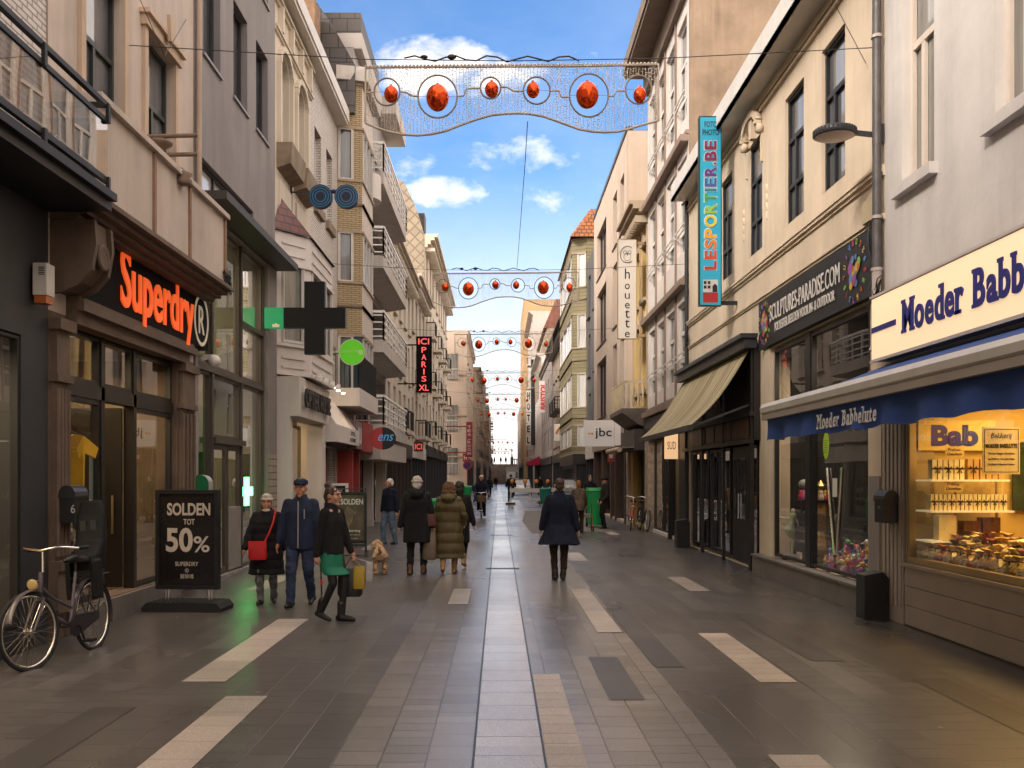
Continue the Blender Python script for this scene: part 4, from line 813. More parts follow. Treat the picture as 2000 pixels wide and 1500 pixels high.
    # black shop
    k = MB(); k.box(X - .12, X + .1, 17.86, 24.5, 2.42, 4.1); k.box(X - .2, X - .12, 17.86, 24.5, 2.36, 2.44); k.box(X - .2, X - .12, 17.86, 24.5, 2.86, 2.94)
    for y in (17.95, 18.0, 20.2, 22.3, 24.3): k.box(X - .16, X - .1, y, y + .1, 0, 4.1)
    k.build('black_shop_front', DWOOD, t); k = MB(); k.box(X - .32, X - .08, 17.8, 24.55, 4.1, 4.28); k.box(X - .4, X - .08, 17.75, 24.55, 4.28, 4.36); k.build('awning_cassette', DRK, t)
    fz = MB(); y = 18.25
    for wdt in (1.2, 1.4, .8, 1.5): fz.box(X - .14, X - .11, y, y + wdt, 2.48, 2.82); y += wdt + .14
    fz.build('frieze_panel', mat('brown_lettered_panel', (.11, .045, .022), .4, .7, 9), t)
    room(t, X, s, 17.95, 24.3, .02, 2.4, 1.6, INTD)
    glazing(t, X, s, [(18.15, 18.75, .1, 2.34), (20.3, 22.25, .1, 2.34), (22.4, 24.25, .1, 2.34)], GLASSD, DWOOD, .06, .06)
    d = MB(); d.box(X + .04, X + .1, 18.85, 20.15, .05, 2.34); dd = d.build('door', DWOOD, t); q = MB(); q.box(X + .02, X + .045, 19.05, 19.45, .9, 2.1); q.box(X + .02, X + .045, 19.6, 19.98, .9, 2.1); q.build('door_pane', P_DARK, dd); MB().beam((X - .0, 19.52, .9), (X - .0, 19.52, 1.4), .03, .03).build('handle', CHROME, dd)
    MB().box(X + .16, X + .18, 20.5, 21.9, .3, 2.2).build('window_poster', mat('poster_faded', (.17, .13, .10), .6, .6, 2.2), t); MB().box(X + .12, X + .14, 18.2, 18.7, .15, 2.2).build('window_poster', mat('poster_orange', (.36, .15, .04), .6, .8, 5), t)
yellow_house()
def panel_house():
    X, s = RXW, 1; y0, y1 = 24.6, 31.4; t = bld('panelled_building', 'tall white panelled building with projecting eaves and weathered brown side wall', s, X, y0)
    w = []
    for z0, z1 in ((4.3, 6.3), (7.6, 10.0), (11.0, 13.6)):
        for a, c in ((24.9, 26.2), (26.5, 27.9), (28.2, 29.5), (29.8, 31.1)): w.append((a, c, z0, z1))
    b = MB(); facade(b, X, s, y0, y1, 0, 14.9, w + [(24.8, 31.2, .1, 2.9)], .14, 0); shell(b, X, s, y0, y1, 14.9, m=1); b.build('wall', [PANEL, PARTY], t)
    for o in w: window(t, X, s, o, P_PALE if o[2] > 11 else P_GREY, WHT, (.5,), (.62, .25), None, .14, .08)
    m = MB()
    for z in (3.6, 6.6, 10.25): m.prism([(0, 0), (.3, .12), (.34, .3), (.0, .42)], (X, y0 + .05, z), (-1, 0, 0), (0, 0, 1), -(y1 - y0 - .1)) if False else m.box(X - .22, X, y0 + .02, y1 - .02, z, z + .16)
    for z in (3.78, 6.78, 10.43): m.box(X - .08, X, y0 + .02, y1 - .02, z, z + .1)
    for y in (26.33, 28.03, 29.63): m.box(X - .05, X, y - .04, y + .04, 3.9, 14.0)
    m.build('ledge', mat('brown_ledge', (.24, .17, .13), .7, .2, 2, streak=.4), t)
    gr = MB()
    for a, c, z0, z1 in w:
        for k in range(2): gr.beam((X - .06, a, z0 + .5 + k * .14), (X - .06, c, z0 + .5 + k * .14), .03, .03)
    gr.build('window_guard', WHT, t)
    e = MB(); e.box(X - .75, X + .1, y0 - .1, y1 + .1, 14.6, 14.7); e.box(X - .8, X - .7, y0 - .1, y1 + .1, 14.7, 15.1); e.box(X - .15, X + .05, y0 - .02, y1, 14.0, 14.6); e.build('eave', mat('brown_eave', (.17, .125, .095), .8, .25, 2), t)
    rf = MB(); rf.add([(X - .75, y0 - .1, 15.05), (X - .75, y1 + .1, 15.05), (X + 5, y1 + .1, 18), (X + 5, y0 - .1, 18), (X + .02, y0 + .014, 14.9), (X + 5, y0 + .014, 14.9), (X + 5, y0 + .014, 17.95)], [(0, 1, 2, 3), (4, 5, 6)]); rf.build('roof', SLATE, t)
    fs = MB(); fs.box(X - .14, X + .02, y0 + .1, y1 - .1, 2.9, 3.55); fs.build('shop_fascia', DWOOD, t)
    g = MB(); g.box(X - .1, X + .2, 24.62, 25.4, 0, 2.9); g.box(X - .1, X + .1, 27.0, 27.15, 0, 2.9); g.box(X - .12, X + .1, 30.6, 31.3, 0, 2.9, 1); g.build('shop_pilaster', [DWOOD, mat('stone_strip', (.36, .28, .22), .8, .4, 8)], t)
    MB().box(X + .3, X + .35, 25.4, 26.9, .05, 2.9).build('grey_door_screen', mat('grey_screen', (.10, .085, .075), .6), t)
    room(t, X, s, 24.9, 31.1, .1, 2.9, 1.5, INT); glazing(t, X, s, [(27.2, 28.8, .1, 2.85), (28.85, 30.5, .1, 2.85)], GLASS, DWOOD, .06, .1)
panel_house()
def ochre_house():
    X, s = RXW + .02, 1; y0, y1 = 31.4, 35.0
    t = bld('ochre_house', 'narrow ochre house with dentil cornice and pierced stone balcony', s, X, y0)
    w = [(31.8, 32.7, 7.6, 9.4), (33.5, 34.4, 7.6, 9.4), (31.8, 32.7, 4.6, 6.8), (33.5, 34.4, 4.6, 6.8)]
    b = MB(); facade(b, X, s, y0, y1, 0, 10.6, w + [(31.7, 34.7, .1, 2.9)], .25); shell(b, X, s, y0, y1, 10.6); b.build('wall', YELLOW, t)
    for o in w: window(t, X, s, o, P_DARK, mat('brown_frame', (.10, .055, .035), .5), (.5,), (.7,), (.12, .1, .12, mat('stone_trim', (.40, .31, .22), .8)), .25)
    st = mat('stone_trim', (.40, .31, .22), .8, .2, 2, streak=.5)
    c = MB(); cornice(c, X, s, y0, y1, 10.2, ((.1, .1), (.3, .1), (.5, .14), (.62, .12)))
    for k in range(12): c.box(X - .42, X, y0 + .1 + k * .29, y0 + .24 + k * .29, 9.98, 10.2)
    for a, cc, z0, z1 in w: c.box(X - .07, X, a - .1, cc + .1, z1, z1 + .16); c.prism([(-.3, 0), (.3, 0), (0, .3)], (X - .07, (a + cc) / 2, z1 + .16), (0, 1, 0), (0, 0, 1), .07)
    for y in (31.5, 33.1, 34.8): c.box(X - .05, X, y - .06, y + .06, 4.4, 9.9)
    c.build('cornice', st, t)
    k = MB(); k.prism([(0, 3.3), (.35, 3.45), (.75, 3.75), (.85, 3.8), (.85, 3.95), (0, 3.95)], (X, y0 + .1, 0), (-1, 0, 0), (0, 0, 1), (y1 - y0 - .2)); bo = k.build('balcony', mat('grey_stone', (.12, .095, .08), .8, .3, 3, streak=.5), t)
    pb = MB(); xo = X - .78
    pb.box(xo - .04, xo + .04, y0 + .2, y1 - .2, 4.78, 4.86); pb.box(xo - .03, xo + .03, y0 + .2, y1 - .2, 3.96, 4.02); pb.box(xo, X, y0 + .2, y0 + .26, 4.78, 4.86)
    for i in range(16):
        y = y0 + .25 + i * (y1 - y0 - .5) / 15
        pb.lathe([(.03, 0), (.05, .15), (.03, .36), (.055, .55), (.03, .76)], (xo, y, 4.02), 8)
    for i in range(5): pb.lathe([(.03, 0), (.05, .15), (.03, .36), (.055, .55), (.03, .76)], (xo + .16 * i, y0 + .23, 4.02), 8)
    pb.build('balustrade', mat('balustrade', (.50, .40, .26), .8, .2, 2), bo)
    fs = MB(); fs.box(X - .45, X + .05, y0 + .1, y1 - .1, 2.6, 3.28); fs.build('shop_fascia', mat('dark_wood_front', (.055, .04, .033), .5, .3, 3), t)
    g = MB(); g.box(X - .08, X + .1, 34.5, 34.95, 0, 2.6); g.box(X - .06, X + .1, 31.45, 31.6, 0, 2.6, 1); g.build('shop_pilaster', [mat('ochre_pier', (.50, .30, .10), .7), DWOOD], t)
    MB().quad((X + .2, 31.7, .1), (X + .2, 34.5, .1), (X + .2, 34.5, 2.6), (X + .2, 31.7, 2.6)).build('shop_window', P_DARK, t)
ochre_house()
def tan_house():
    X, s = 4.62, 1; y0, y1 = 35.0, 47.4; t = bld('tan_building', 'pinkish tan building with wide brown framed windows behind owl sign', s, X, y0); w = []
    for z0, z1 in ((4.4, 7.0), (7.7, 10.2), (10.9, 13.0)): w += [(36.0, 37.2, z0, z1), (38.2, 39.5, z0, z1), (42.0, 45.9, z0, z1)]
    b = MB(); facade(b, X, s, y0, y1, 0, 14.2, w + [(35.4, 47, .1, 2.9)], .22); shell(b, X, s, y0, y1, 14.2); b.build('wall', TAN, t)
    bf = mat('dark_brown_frame', (.055, .030, .020), .5)
    for o in w: window(t, X, s, o, P_GREY, bf, (.33, .66) if o[1] - o[0] > 2 else (), (), (.05, .05, .06, bf), .22, .1)
    MB().box(X - .05, X + .2, y0, y1, 14.2, 14.35).build('coping', DRK, t)
    MB().quad((X + .2, 35.4, .1), (X + .2, 47, .1), (X + .2, 47, 2.9), (X + .2, 35.4, 2.9)).build('shop_window', P_DARK, t)
    g = MB()
    for y in (35.5, 38.4, 40.0, 43.2, 46.9): g.box(X - .05, X + .2, y - .12, y + .12, 0, 2.9)
    g.build('shop_frame', mat('brown_front2', (.09, .055, .04), .5), t); MB().box(X - .1, X + .02, 35.2, 47.2, 2.9, 3.6).build('shop_fascia', mat('tan_fascia', (.36, .28, .22), .7), t)
tan_house()
generic('grey_house', 'narrow slate grey house beside the tan building', 1, 4.86, 47.4, 54, 13.5, mat('slate_grey_render', (.105, .10, .10), .8, .1, 1, streak=.3), 3, 2, 3.4, (1.2, 2.2), pane=(P_DARK,), fm=DRK, fascia=WHT)
def green_bay():
    X, s = 4.85, 1; y0, y1 = 54, 66; t = bld('green_clad_building', 'olive green clad bay tower building with orange tiled roof', s, X, y0)
    bay_building(t, X, 4.1, s, y0, 54.5, y1, 15, [(11.6, 15, 12.3, 14.2), (8.2, 11.6, 8.9, 10.8), (5.0, 8.2, 5.6, 7.5), (3.0, 5.0, 3.4, 4.6)], GSLATE, GSLATE, P_PALE, 3)
    r = MB(); r.add([(3.95, 53.8, 15), (3.95, 66.1, 15), (6.4, 66.1, 17.6), (6.4, 53.8, 17.6), (9.5, 53.8, 15), (9.5, 66.1, 15)], [(0, 1, 2, 3), (3, 2, 5, 4), (0, 3, 4), (1, 2, 5)]); r.add([(3.9, 53.98, 15.0), (7.5, 53.98, 15), (7.5, 55.5, 17), (5.2, 55.5, 17)], [(0, 1, 2, 3)]); r.build('roof', RTILE, t)
    MB().box(4.3, 4.9, 54.2, 65.8, 0, 2.9).build('shop_window', P_DARK, t); MB().box(4.1, 4.9, 54.1, 65.9, 2.4, 3.0).build('shop_fascia', DWOOD, t)
green_bay()
generic('town_house', 'pale house with deep eaves and cluttered dark balconies beyond green tower', 1, 4.8, 66, 86, 12.6, mat('far_cream', (.50, .42, .34), .85, .1, 1, streak=.4), 3, 6, 3.6, (1.0, 2.1), detail=True, cor=((.2, .2), (.5, .2), (.75, .15)), corm=mat('dark_eave', (.08, .065, .055), .8), balc=((1, 2), (1, 3), (1, 4)))
def gable_house():
    X, s = 4.7, 1
    def rf(t):
        MB().prism([(X - .1, 13.3), (X + 4.0, 18.4), (X + 9, 18.4), (X + 9, 11)] + [(X, 11)], (0, 108, 0), (1, 0, 0), (0, 0, 1), 108 - 86.03).build('gable', mat('gable_grey', (.34, .30, .28), .85, .1, .8, streak=.3), t)
    generic('grey_gabled_house', 'light grey house with long sloping gable wall', s, X, 86, 108, 12.9, mat('gable_grey', (.34, .30, .28)), 3, 5, 3.6, (1.6, 2.2), detail=False, cor=((.2, .3), (.4, .2)), roof=rf)
gable_house()
def slate_tower():
    X, s = 4.7, 1
    def rf(t):
        MB().prism([(X - .1, 15.4), (X + .6, 18.2), (X + 9, 18.2), (X + 9, 11), (X, 11)], (0, 128, 0), (1, 0, 0), (0, 0, 1), 128 - 108.04).build('mansard', QUILT, t)
        MB().prism([(X + .2, 18.2), (X + 1.6, 21.4), (X + 9, 21.4), (X + 9, 18.2)], (0, 128, 0), (1, 0, 0), (0, 0, 1), 128 - 108.0).build('roof', mat('brown_roof', (.17, .065, .045), .8, .3, 2), t)
    generic('mansard_house', 'tall house with diamond patterned mansard under a brown roof', s, X, 108, 128, 15.4, PANEL, 4, 4, 3.8, (1.5, 2.1), detail=False, cor=COR, roof=rf)
slate_tower()
generic('white_town_house', 'tall white house standing in front of the hotel tower', 1, 4.45, 128, 150, 23.5, mat('far_white', (.52, .46, .41), .85, .1, .8, streak=.3), 6, 5, 3.8, (1.7, 2.2), detail=False, cor=COR, balc=[(f, 1) for f in range(5)])
generic('hotel_tower', 'narrow ochre and beige hotel tower, tallest building at the far end', 1, 3.75, 150, 172, 29, mat('hotel_ochre', (.42, .28, .15), .85, .12, .5, streak=.3), 8, 5, 3.8, (1.8, 2.0), detail=False, deep=14)
generic('terrace_house', 'dim terrace house past the hotel tower near the stairs', 1, 4.0, 172, 214, 15, mat('far_stone_d', (.30, .24, .2), .85, .2, .6, streak=.5), 4, 8, 3.8, (1.8, 1.9), detail=False, deep=14)
# behind the camera: the street goes on
for s, X in ((-1, -4.75), (1, 4.82)):
    generic('street_house', 'plain cream house behind the viewpoint on the ' + ('west' if s < 0 else 'east') + ' side', s, X, -24, 2, 13, CREAM2, 3, 6, 3.6, (1.2, 2.1), detail=False)
# end of the street: stairs up to the dike promenade
def dike():
    b = MB(); b.box(-30, 40, 222, 260, 0, 4.5)
    for k in range(26): b.box(-2.4, 5.2, 214 + k * .3, 222.05, k * .173, (k + 1) * .173)
    b.build('sea_dike', mat('dike_stone', (.13, .105, .09), .85, .3, .8), kind='structure')
    t = thing('balustrade', 'dark stone balustrade on the dike at the end of the street', 'balustrade', (1, 221.5, 4.5)); r = MB()
    for x0, x1 in ((-9, -1.9), (2.9, 12)):
        r.box(x0, x1, 221.6, 222, 5.5, 5.75)
        for i in range(int((x1 - x0) / .5)): r.box(x0 + i * .5, x0 + i * .5 + .2, 221.7, 221.9, 4.5, 5.5)
    r.build('rail', mat('dike_rail', (.06, .05, .045), .85), t); p = MB()
    for x in (-1.9, 2.9): p.box(x - .35, x + .35, 221.4, 222.2, 4.5, 6.1); p.lathe([(.2, 0), (.14, .5), (.08, 1.2), (.22, 1.4), (.1, 1.9), (0, 2.0)], (x, 221.8, 6.1), 10)
    p.build('pillar', mat('dike_rail', (.06, .05, .045)), t)
dike()
# ================================================================ signs
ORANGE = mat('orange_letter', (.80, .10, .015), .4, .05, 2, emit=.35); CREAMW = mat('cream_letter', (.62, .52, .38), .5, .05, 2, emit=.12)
def ring2(mb, O, U, r0, r1, depth, m=0, n=32, sx=1, V=(0, 0, 1)):
    O = Vector(O); U = Vector(U); V = Vector(V); N = U.cross(V).normalized(); vs = []
    for d in (0, depth):
        for r in (r0, r1):
            for i in range(n):
                a = 2 * PI * i / n; vs.append(O + U * (r * math.cos(a) * sx) + V * (r * math.sin(a)) + N * d)
    fs = []
    for i in range(n):
        j = (i + 1) % n; fs += [(i, j, n + j, n + i), (2 * n + i, 3 * n + i, 3 * n + j, 2 * n + j), (i, 2 * n + i, 2 * n + j, j), (n + i, n + j, 3 * n + j, 3 * n + i)]
    mb.add(vs, fs, m)
def disc(mb, O, U, r, depth, m=0, n=32, sx=1, V=(0, 0, 1)): mb.prism([(r * math.cos(2 * PI * i / n) * sx, r * math.sin(2 * PI * i / n)) for i in range(n)], O, U, V, depth, m)
YU = (0, 1, 0); NYU = (0, -1, 0); XU = (1, 0, 0)
t = thing('shop_sign', 'big orange lettering with cream ringed R on the black fascia', 'sign', (-4.56, 13.2, 3.9))
b = MB(); b.text('Superdry', (-4.575, 11.74, 3.585), YU, 2.80, .965, .02, bold=.016); b.build('lettering', ORANGE, t)
b = MB(); ring2(b, (-4.575, 14.93, 4.14), YU, .345, .395, .012, sx=.88); b.text('R', (-4.575, 14.80, 3.93), YU, .27, .42, .012, bold=.0); b.build('ringed_letter', CREAMW, t)
# pharmacy cross
t = thing('pharmacy_sign', 'unlit black pharmacy cross on a green arm beside the glass front', 'sign', (-4.7, 19.6, 4.2)); k = 19.55
led = mbrick('led_grid', (.006, .006, .006), (.008, .008, .008), (.02, .02, .021), .03, .03, .012, .35, streak=0, offs=0, bump=.2)
led.node_tree.nodes['Principled BSDF'].inputs['Specular IOR Level'].default_value = .05
x0, x1, z0, z1 = -4.33, -3.09, 4.20, 5.66; xc, zc = (x0 + x1) / 2, (z0 + z1) / 2; a = .205
b = MB(); b.prism([(x0, zc - a), (xc - a, zc - a), (xc - a, z0), (xc + a, z0), (xc + a, zc - a), (x1, zc - a), (x1, zc + a), (xc + a, zc + a), (xc + a, z1), (xc - a, z1), (xc - a, zc + a), (x0, zc + a)], (0, k, 0), XU, (0, 0, 1), .02); b.build('led_face', led, t)
b = MB(); b.prism([(x0, zc - a), (xc - a, zc - a), (xc - a, z0), (xc + a, z0), (xc + a, zc - a), (x1, zc - a), (x1, zc + a), (xc + a, zc + a), (xc + a, z1), (xc - a, z1), (xc - a, zc + a), (x0, zc + a)], (0, k + .16, 0), XU, (0, 0, 1), .155); b.build('case', mat('green_black', (.008, .03, .022), .4), t)
b = MB(); b.box(-4.72, x0 - .002, k, k + .14, zc - a - .005, zc + a + .005); b.box(-4.56, -4.42, k - .004, k, zc - a + .02, zc - a + .08, 1); b.box(-4.5, -4.47, k - .004, k, zc - a + .08, zc - a + .10, 1); b.build('arm', [mat('green_arm', (.012, .22, .085), .35, .1, 3, emit=.3), CREAMW], t)  # glow added to the arm to strengthen its reflection in the glass
# lit green cross inside the window
t = thing('pharmacy_sign', 'glowing green neon cross low inside the glass front', 'sign', (-4.95, 18.6, 1.2)); b = MB()
cz = 1.46; b.box(-4.82, -4.805, 18.42, 18.70, cz - .27, cz + .27); b.box(-4.82, -4.805, 18.17, 18.415, cz - .085, cz + .085); b.box(-4.82, -4.805, 18.705, 18.97, cz - .085, cz + .085); b.build('neon_cross', memit('green_neon', (.05, .8, .14), 8), t)
# optician's spectacles
t = thing('optician_sign', 'large blue ringed spectacles hanging from a bracket', 'sign', (-4.7, 22, 8.0)); b = MB(); g = MB()
bl = mat('navy_plastic', (.012, .016, .10), .35, .1, 4)
for cx in (-4.03, -3.45):
    disc(b, (cx, 22.06, 8.06), XU, .268, .13, 0, 36)
    for r in (.12, .18, .235): ring2(g, (cx, 21.93, 8.06), XU, r - .008, r + .008, .006, 0, 32)
    disc(b, (cx, 21.928, 8.06), XU, .07, .006, 1, 20)
arc = [(-3.74 + .13 * math.cos(R(x)), 22.0, 8.08 + .11 * math.sin(R(x))) for x in range(10, 171, 20)]; b.tube(arc, .05, 8); b.build('spectacles', [bl, BLK], t)
g.build('neon_ring', mat('teal_ring', (.03, .20, .24), .4), t); m_ = MB(); m_.beam((-4.72, 22, 8.18), (-4.25, 22, 8.12), .03, .03); m_.beam((-4.70, 22, 7.3), (-4.70, 22, 8.3), .04, .04); m_.build('bracket', DRK, t)
# round green sign
t = thing('round_sign', 'round bright green hearing shop sign on a short arm', 'sign', (-4.4, 27, 5.1)); b = MB(); disc(b, (-4.08, 27.02, 5.19), XU, .34, .03); b.build('face', mat('lime_face', (.10, .52, .015), .4, .03, 2, emit=.15), t)
b = MB(); ring2(b, (-4.08, 27.03, 5.19), XU, .335, .365, .05); b.beam((-4.8, 27.01, 5.19), (-4.44, 27.01, 5.19), .04, .04); b.build('rim', mat('pale_green', (.45, .6, .3), .4), t)
b = MB(); b.text('Lapperre', (-4.37, 26.988, 5.15), XU, .44, .13, .006, bold=.02); disc(b, (-3.85, 26.99, 5.19), XU, .075, .006, 0, 20); b.build('lettering', mat('lime_text', (.42, .72, .22), .4), t)
# optician lettering
t = thing('shop_sign', 'black raised optician lettering with glow on the pale box above shop', 'sign', (-4.2, 22.3, 3.2)); b = MB(); b.text('OPTIEK HUYSE', (-4.16, 20.75, 3.22), YU, 3.05, .42, .05, bold=.03); b.build('lettering', BLK, t)
for y in (21.2, 22.0, 22.9, 23.6):
    l = bpy.data.lights.new('sign_lamp', 'SPOT'); l.energy = 5; l.color = (1, .66, .3); l.spot_size = R(70); l.spot_blend = .8; l.shadow_soft_size = .02
    o = bpy.data.objects.new('sign_lamp', l); C.objects.link(o); o.location = (-3.98, y, 3.9); o.rotation_euler = (0, R(18), 0)
b = MB(); b.text('STYLE', (-4.055, 26.6, 2.86), YU, .8, .12, .004); b.text('& STORIES', (-4.055, 26.5, 2.70), YU, 1.0, .1, .004); b.build('shop_sign', BLK, None, ('small dark lettering on edge of the lit sloped canopy', 'sign'))
b = MB(); b.text('RU', (-4.11, 28.3, 2.68), YU, .7, .5, .01, bold=.03); b.build('shop_sign', WHT, None, ('white letters on mauve fascia beside the red fascia', 'sign'))
t = thing('round_sign', 'oval sign half red half black with blue script on red fascia', 'sign', (-3.6, 30.4, 2.9)); b = MB(); disc(b, (-3.62, 30.2, 2.92), XU, .35, .06, 0, 32, 1.2); b.build('face', BLK, t)
b = MB(); b.prism([(.42 * math.cos(R(x)), .35 * math.sin(R(x))) for x in range(90, 271, 12)], (-3.62, 30.138, 2.92), XU, (0, 0, 1), .004); b.build('red_half', mat('red_face', (.40, .05, .05), .5), t)
b = MB(); b.text('ens', (-3.75, 30.13, 2.84), XU, .48, .2, .006, shear=.35); b.build('lettering', mat('blue_text', (.06, .28, .5), .4, emit=.2), t)
# vertical perfumery sign
t = thing('vertical_sign', 'tall black sign with red stacked letters', 'sign', (-4.5, 45, 5.6)); x0, x1 = -3.84, -3.12; b = MB(); b.box(x0, x1, 45, 45.14, 5.62, 8.22); b.box(-4.7, x0 - .002, 45.05, 45.1, 6.0, 6.06); b.box(-4.7, x0 - .002, 45.05, 45.1, 7.8, 7.86); b.build('panel', mat('sign_board_black', (.01, .008, .008)), t)
b = MB(); rl = memit('red_letter', (.85, .10, .09), .55)
b.text('ICI', (x0 + .1, 44.985, 7.84), XU, .5, .28, .02, bold=.01)
for i, ch in enumerate('PARIS'): b.text(ch, (x0 + (.33 if ch == 'I' else .25), 44.985, 7.46 - i * .335), XU, .06 if ch == 'I' else .22, .26, .02, bold=.01)
b.text('XL', (x0 + .12, 44.985, 5.70), XU, .46, .28, .02, bold=.01); b.build('lettering', rl, t)
t = thing('small_sign', 'small red glowing box sign by black balcony far left', 'sign', (-4.2, 49, 3.2)); MB().box(-4.3, -3.85, 49, 49.15, 3.0, 3.5).build('panel', mat('dark_red', (.12, .02, .03), .5), t); MB().text('ICI', (-4.24, 48.99, 3.1), XU, .34, .28, .01).build('lettering', rl, t)
# tea-room
t = thing('vertical_sign', 'narrow red sign with white stacked letters before far corner building', 'sign', (-3.2, 86, 3.4)); b = MB(); b.box(-2.92, -2.36, 86, 86.2, 3.42, 6.55); b.box(-4.7, -2.9, 86.08, 86.14, 3.8, 3.9); b.box(-4.7, -2.9, 86.08, 86.14, 6.1, 6.2); b.build('panel', mat('tea_red', (.33, .03, .035), .5, .1, 1), t)
b = MB()
for i, ch in enumerate('TEA-ROOM'): b.text(ch, (-2.80, 85.98, 5.98 - i * .335), XU, .30, .24 if ch != '-' else .05, .02, bold=.02)
b.build('lettering', WHT, t)
t = thing('small_sign', 'square red sign with white H far along left row', 'sign', (-4.3, 80, 3.4)); MB().box(-3.45, -2.95, 92, 92.1, 3.1, 3.9).build('panel', mat('tea_red', (.33, .03, .035)), t); MB().text('H', (-3.35, 91.99, 3.3), XU, .3, .4, .01, bold=.03).build('lettering', WHT, t)
# photographer's tall sign on the right
t = thing('vertical_sign', 'tall turquoise sign with rainbow lettering running upwards', 'sign', (4.8, 19.6, 5.2)); X0, X1, y = 4.035, 4.455, 19.55; b = MB()
b.box(X0, X1, y, y + .13, 5.19, 8.97); b.build('panel', mat('turquoise', (.022, .27, .40), .4, .05, 1, emit=.12), t)
b = MB()
for p, q, c, d in ((X0 - .015, X0, 5.175, 8.985), (X1, X1 + .015, 5.175, 8.985)): b.box(p, q, y - .008, y + .138, c, d)
b.box(X0, X1, y - .008, y + .138, 8.97, 8.985); b.box(X0, X1, y - .008, y + .138, 5.175, 5.19); b.box(X1 + .015, 4.82, y + .04, y + .1, 8.88, 8.97); b.box(X1 + .015, 4.82, y + .04, y + .1, 5.2, 5.28); b.build('frame', BLK, t)
b = MB(); b.text('FOTO', (X0 + .09, y - .003, 8.76), XU, .25, .12, .005, bold=.015); b.text('PHOTO', (X0 + .05, y - .003, 8.60), XU, .33, .12, .005, bold=.015); b.build('small_lettering', mat('navy_text', (.02, .03, .05), .5), t)
cols = [(.42, .03, .03), (.55, .06, .02), (.62, .16, .02), (.66, .30, .02), (.55, .42, .03), (.22, .40, .05), (.05, .28, .08), (.03, .16, .22), (.05, .08, .25), (.10, .03, .16), (.20, .02, .09), (.20, .015, .06), (.20, .015, .06)]
wd_ = [.20, .20, .20, .21, .26, .22, .20, .08, .20, .22, .07, .21, .20]; z = 5.90; tx = thing  # letters climb the panel
for i, ch in enumerate('LESPORTIER.BE'):
    b = MB(); hh = .24 if ch != '.' else .065; b.text(ch, (X1 - .09, y - .009, z), (0, 0, 1), wd_[i] - .025, hh, .006, bold=.03, V=(-1, 0, 0)) ; b.build('letter', mat('rainbow_%02d' % i, cols[i], .5), t)
    b = MB(); b.text(ch, (X1 - .075, y - .002, z - .014), (0, 0, 1), wd_[i] + .003, hh + .03, .003, bold=.05, V=(-1, 0, 0)); b.build('outline', mat('pale_outline', (.5, .62, .66), .5), t); z += wd_[i] + .012
b = MB(); b.box(X0 + .06, X1 - .06, y - .004, y, 5.24, 5.44, 0); b.box(X0 + .06, X1 - .06, y - .004, y, 5.45, 5.70, 1)
for i in range(2):
    for j in range(2): b.box(X0 + .075 + i * .08, X0 + .13 + i * .08, y - .007, y - .004, 5.52 + j * .09, 5.58 + j * .09, 2)
b.prism([(-.05, 0), (.05, 0), (.05, .12), (.0, .17), (-.05, .12)], (X1 - .12, y - .004, 5.45), XU, (0, 0, 1), .003, 2); b.build('shop_picture', [mat('shop_red', (.36, .02, .02), .5), mat('shop_white', (.5, .48, .46), .5), BLK], t)
# owl sign
t = thing('vertical_sign', 'tall white sign with owl emblem and spaced letters running down', 'sign', (4.7, 32, 6.2)); X0, X1, y = 3.90, 4.49, 31.9; b = MB(); b.box(X0, X1, y, y + .12, 6.27, 9.5); b.build('panel', mat('ivory', (.58, .52, .45), .5, .05, 1), t)
b = MB(); e = .02
b.box(X0 - e, X0, y - .01, y + .13, 6.25, 9.52); b.box(X1, X1 + e, y - .01, y + .13, 6.25, 9.52); b.box(X0, X1, y - .01, y + .13, 9.5, 9.52); b.box(X0, X1, y - .01, y + .13, 6.25, 6.27); b.box(X1 + e, 4.85, y + .04, y + .1, 9.35, 9.45); b.box(X1 + e, 4.85, y + .04, y + .1, 6.32, 6.42); b.build('frame', mat('gilt_frame', (.30, .20, .10), .5), t)
b = MB(); cx, cz = 4.20, 9.02; pts = [(cx + .23 * math.cos(R(a)), y - .006, cz + .27 * math.sin(R(a))) for a in range(50, 311, 13)]
for i in range(len(pts) - 1): b.beam(pts[i], pts[i + 1], .03, .012)
for q in (-1, 1): ring2(b, (cx + q * .075, y - .002, cz + .07), XU, .045, .058, .006, 0, 16); ring2(b, (cx, y - .002, cz - .08), XU, .12, .132, .006, 0, 20, .9) if q > 0 else None
b.prism([(-.03, .03), (.03, .03), (0, -.05)], (cx, y - .002, cz), XU, (0, 0, 1), .006)
zz = 8.22
for i, ch in enumerate('houette'):
    hgt = .34 if ch == 'h' else (.27 if ch == 't' else .18); b.text(ch, (cx - .08, y - .002, zz), XU, .16, hgt, .006); zz -= .315 if i else .34
b.build('lettering', BLK, t)
# white double panel with three letters
t = thing('box_sign', 'white box sign with black lower case letters and orange dots', 'sign', (4.2, 36.5, 2.7)); y = 36.2; b = MB(); b.box(3.15, 4.28, y, y + .16, 2.86, 3.83); b.box(4.30, 4.62, y + .03, y + .12, 2.9, 3.8); b.build('panel', mat('sign_white', (.60, .54, .50), .5, .05, 1, emit=.1), t)
b = MB(); b.text('jbc', (3.56, y - .012, 3.13), XU, .62, .42, .012, bold=.01); b.build('lettering', BLK, t); b = MB()
for x in (3.35, 3.46): disc(b, (x, y - .002, 3.33), XU, .042, .008, 0, 16)
b.build('orange_dot', mat('amber_dot', (.65, .33, .03), .5), t)
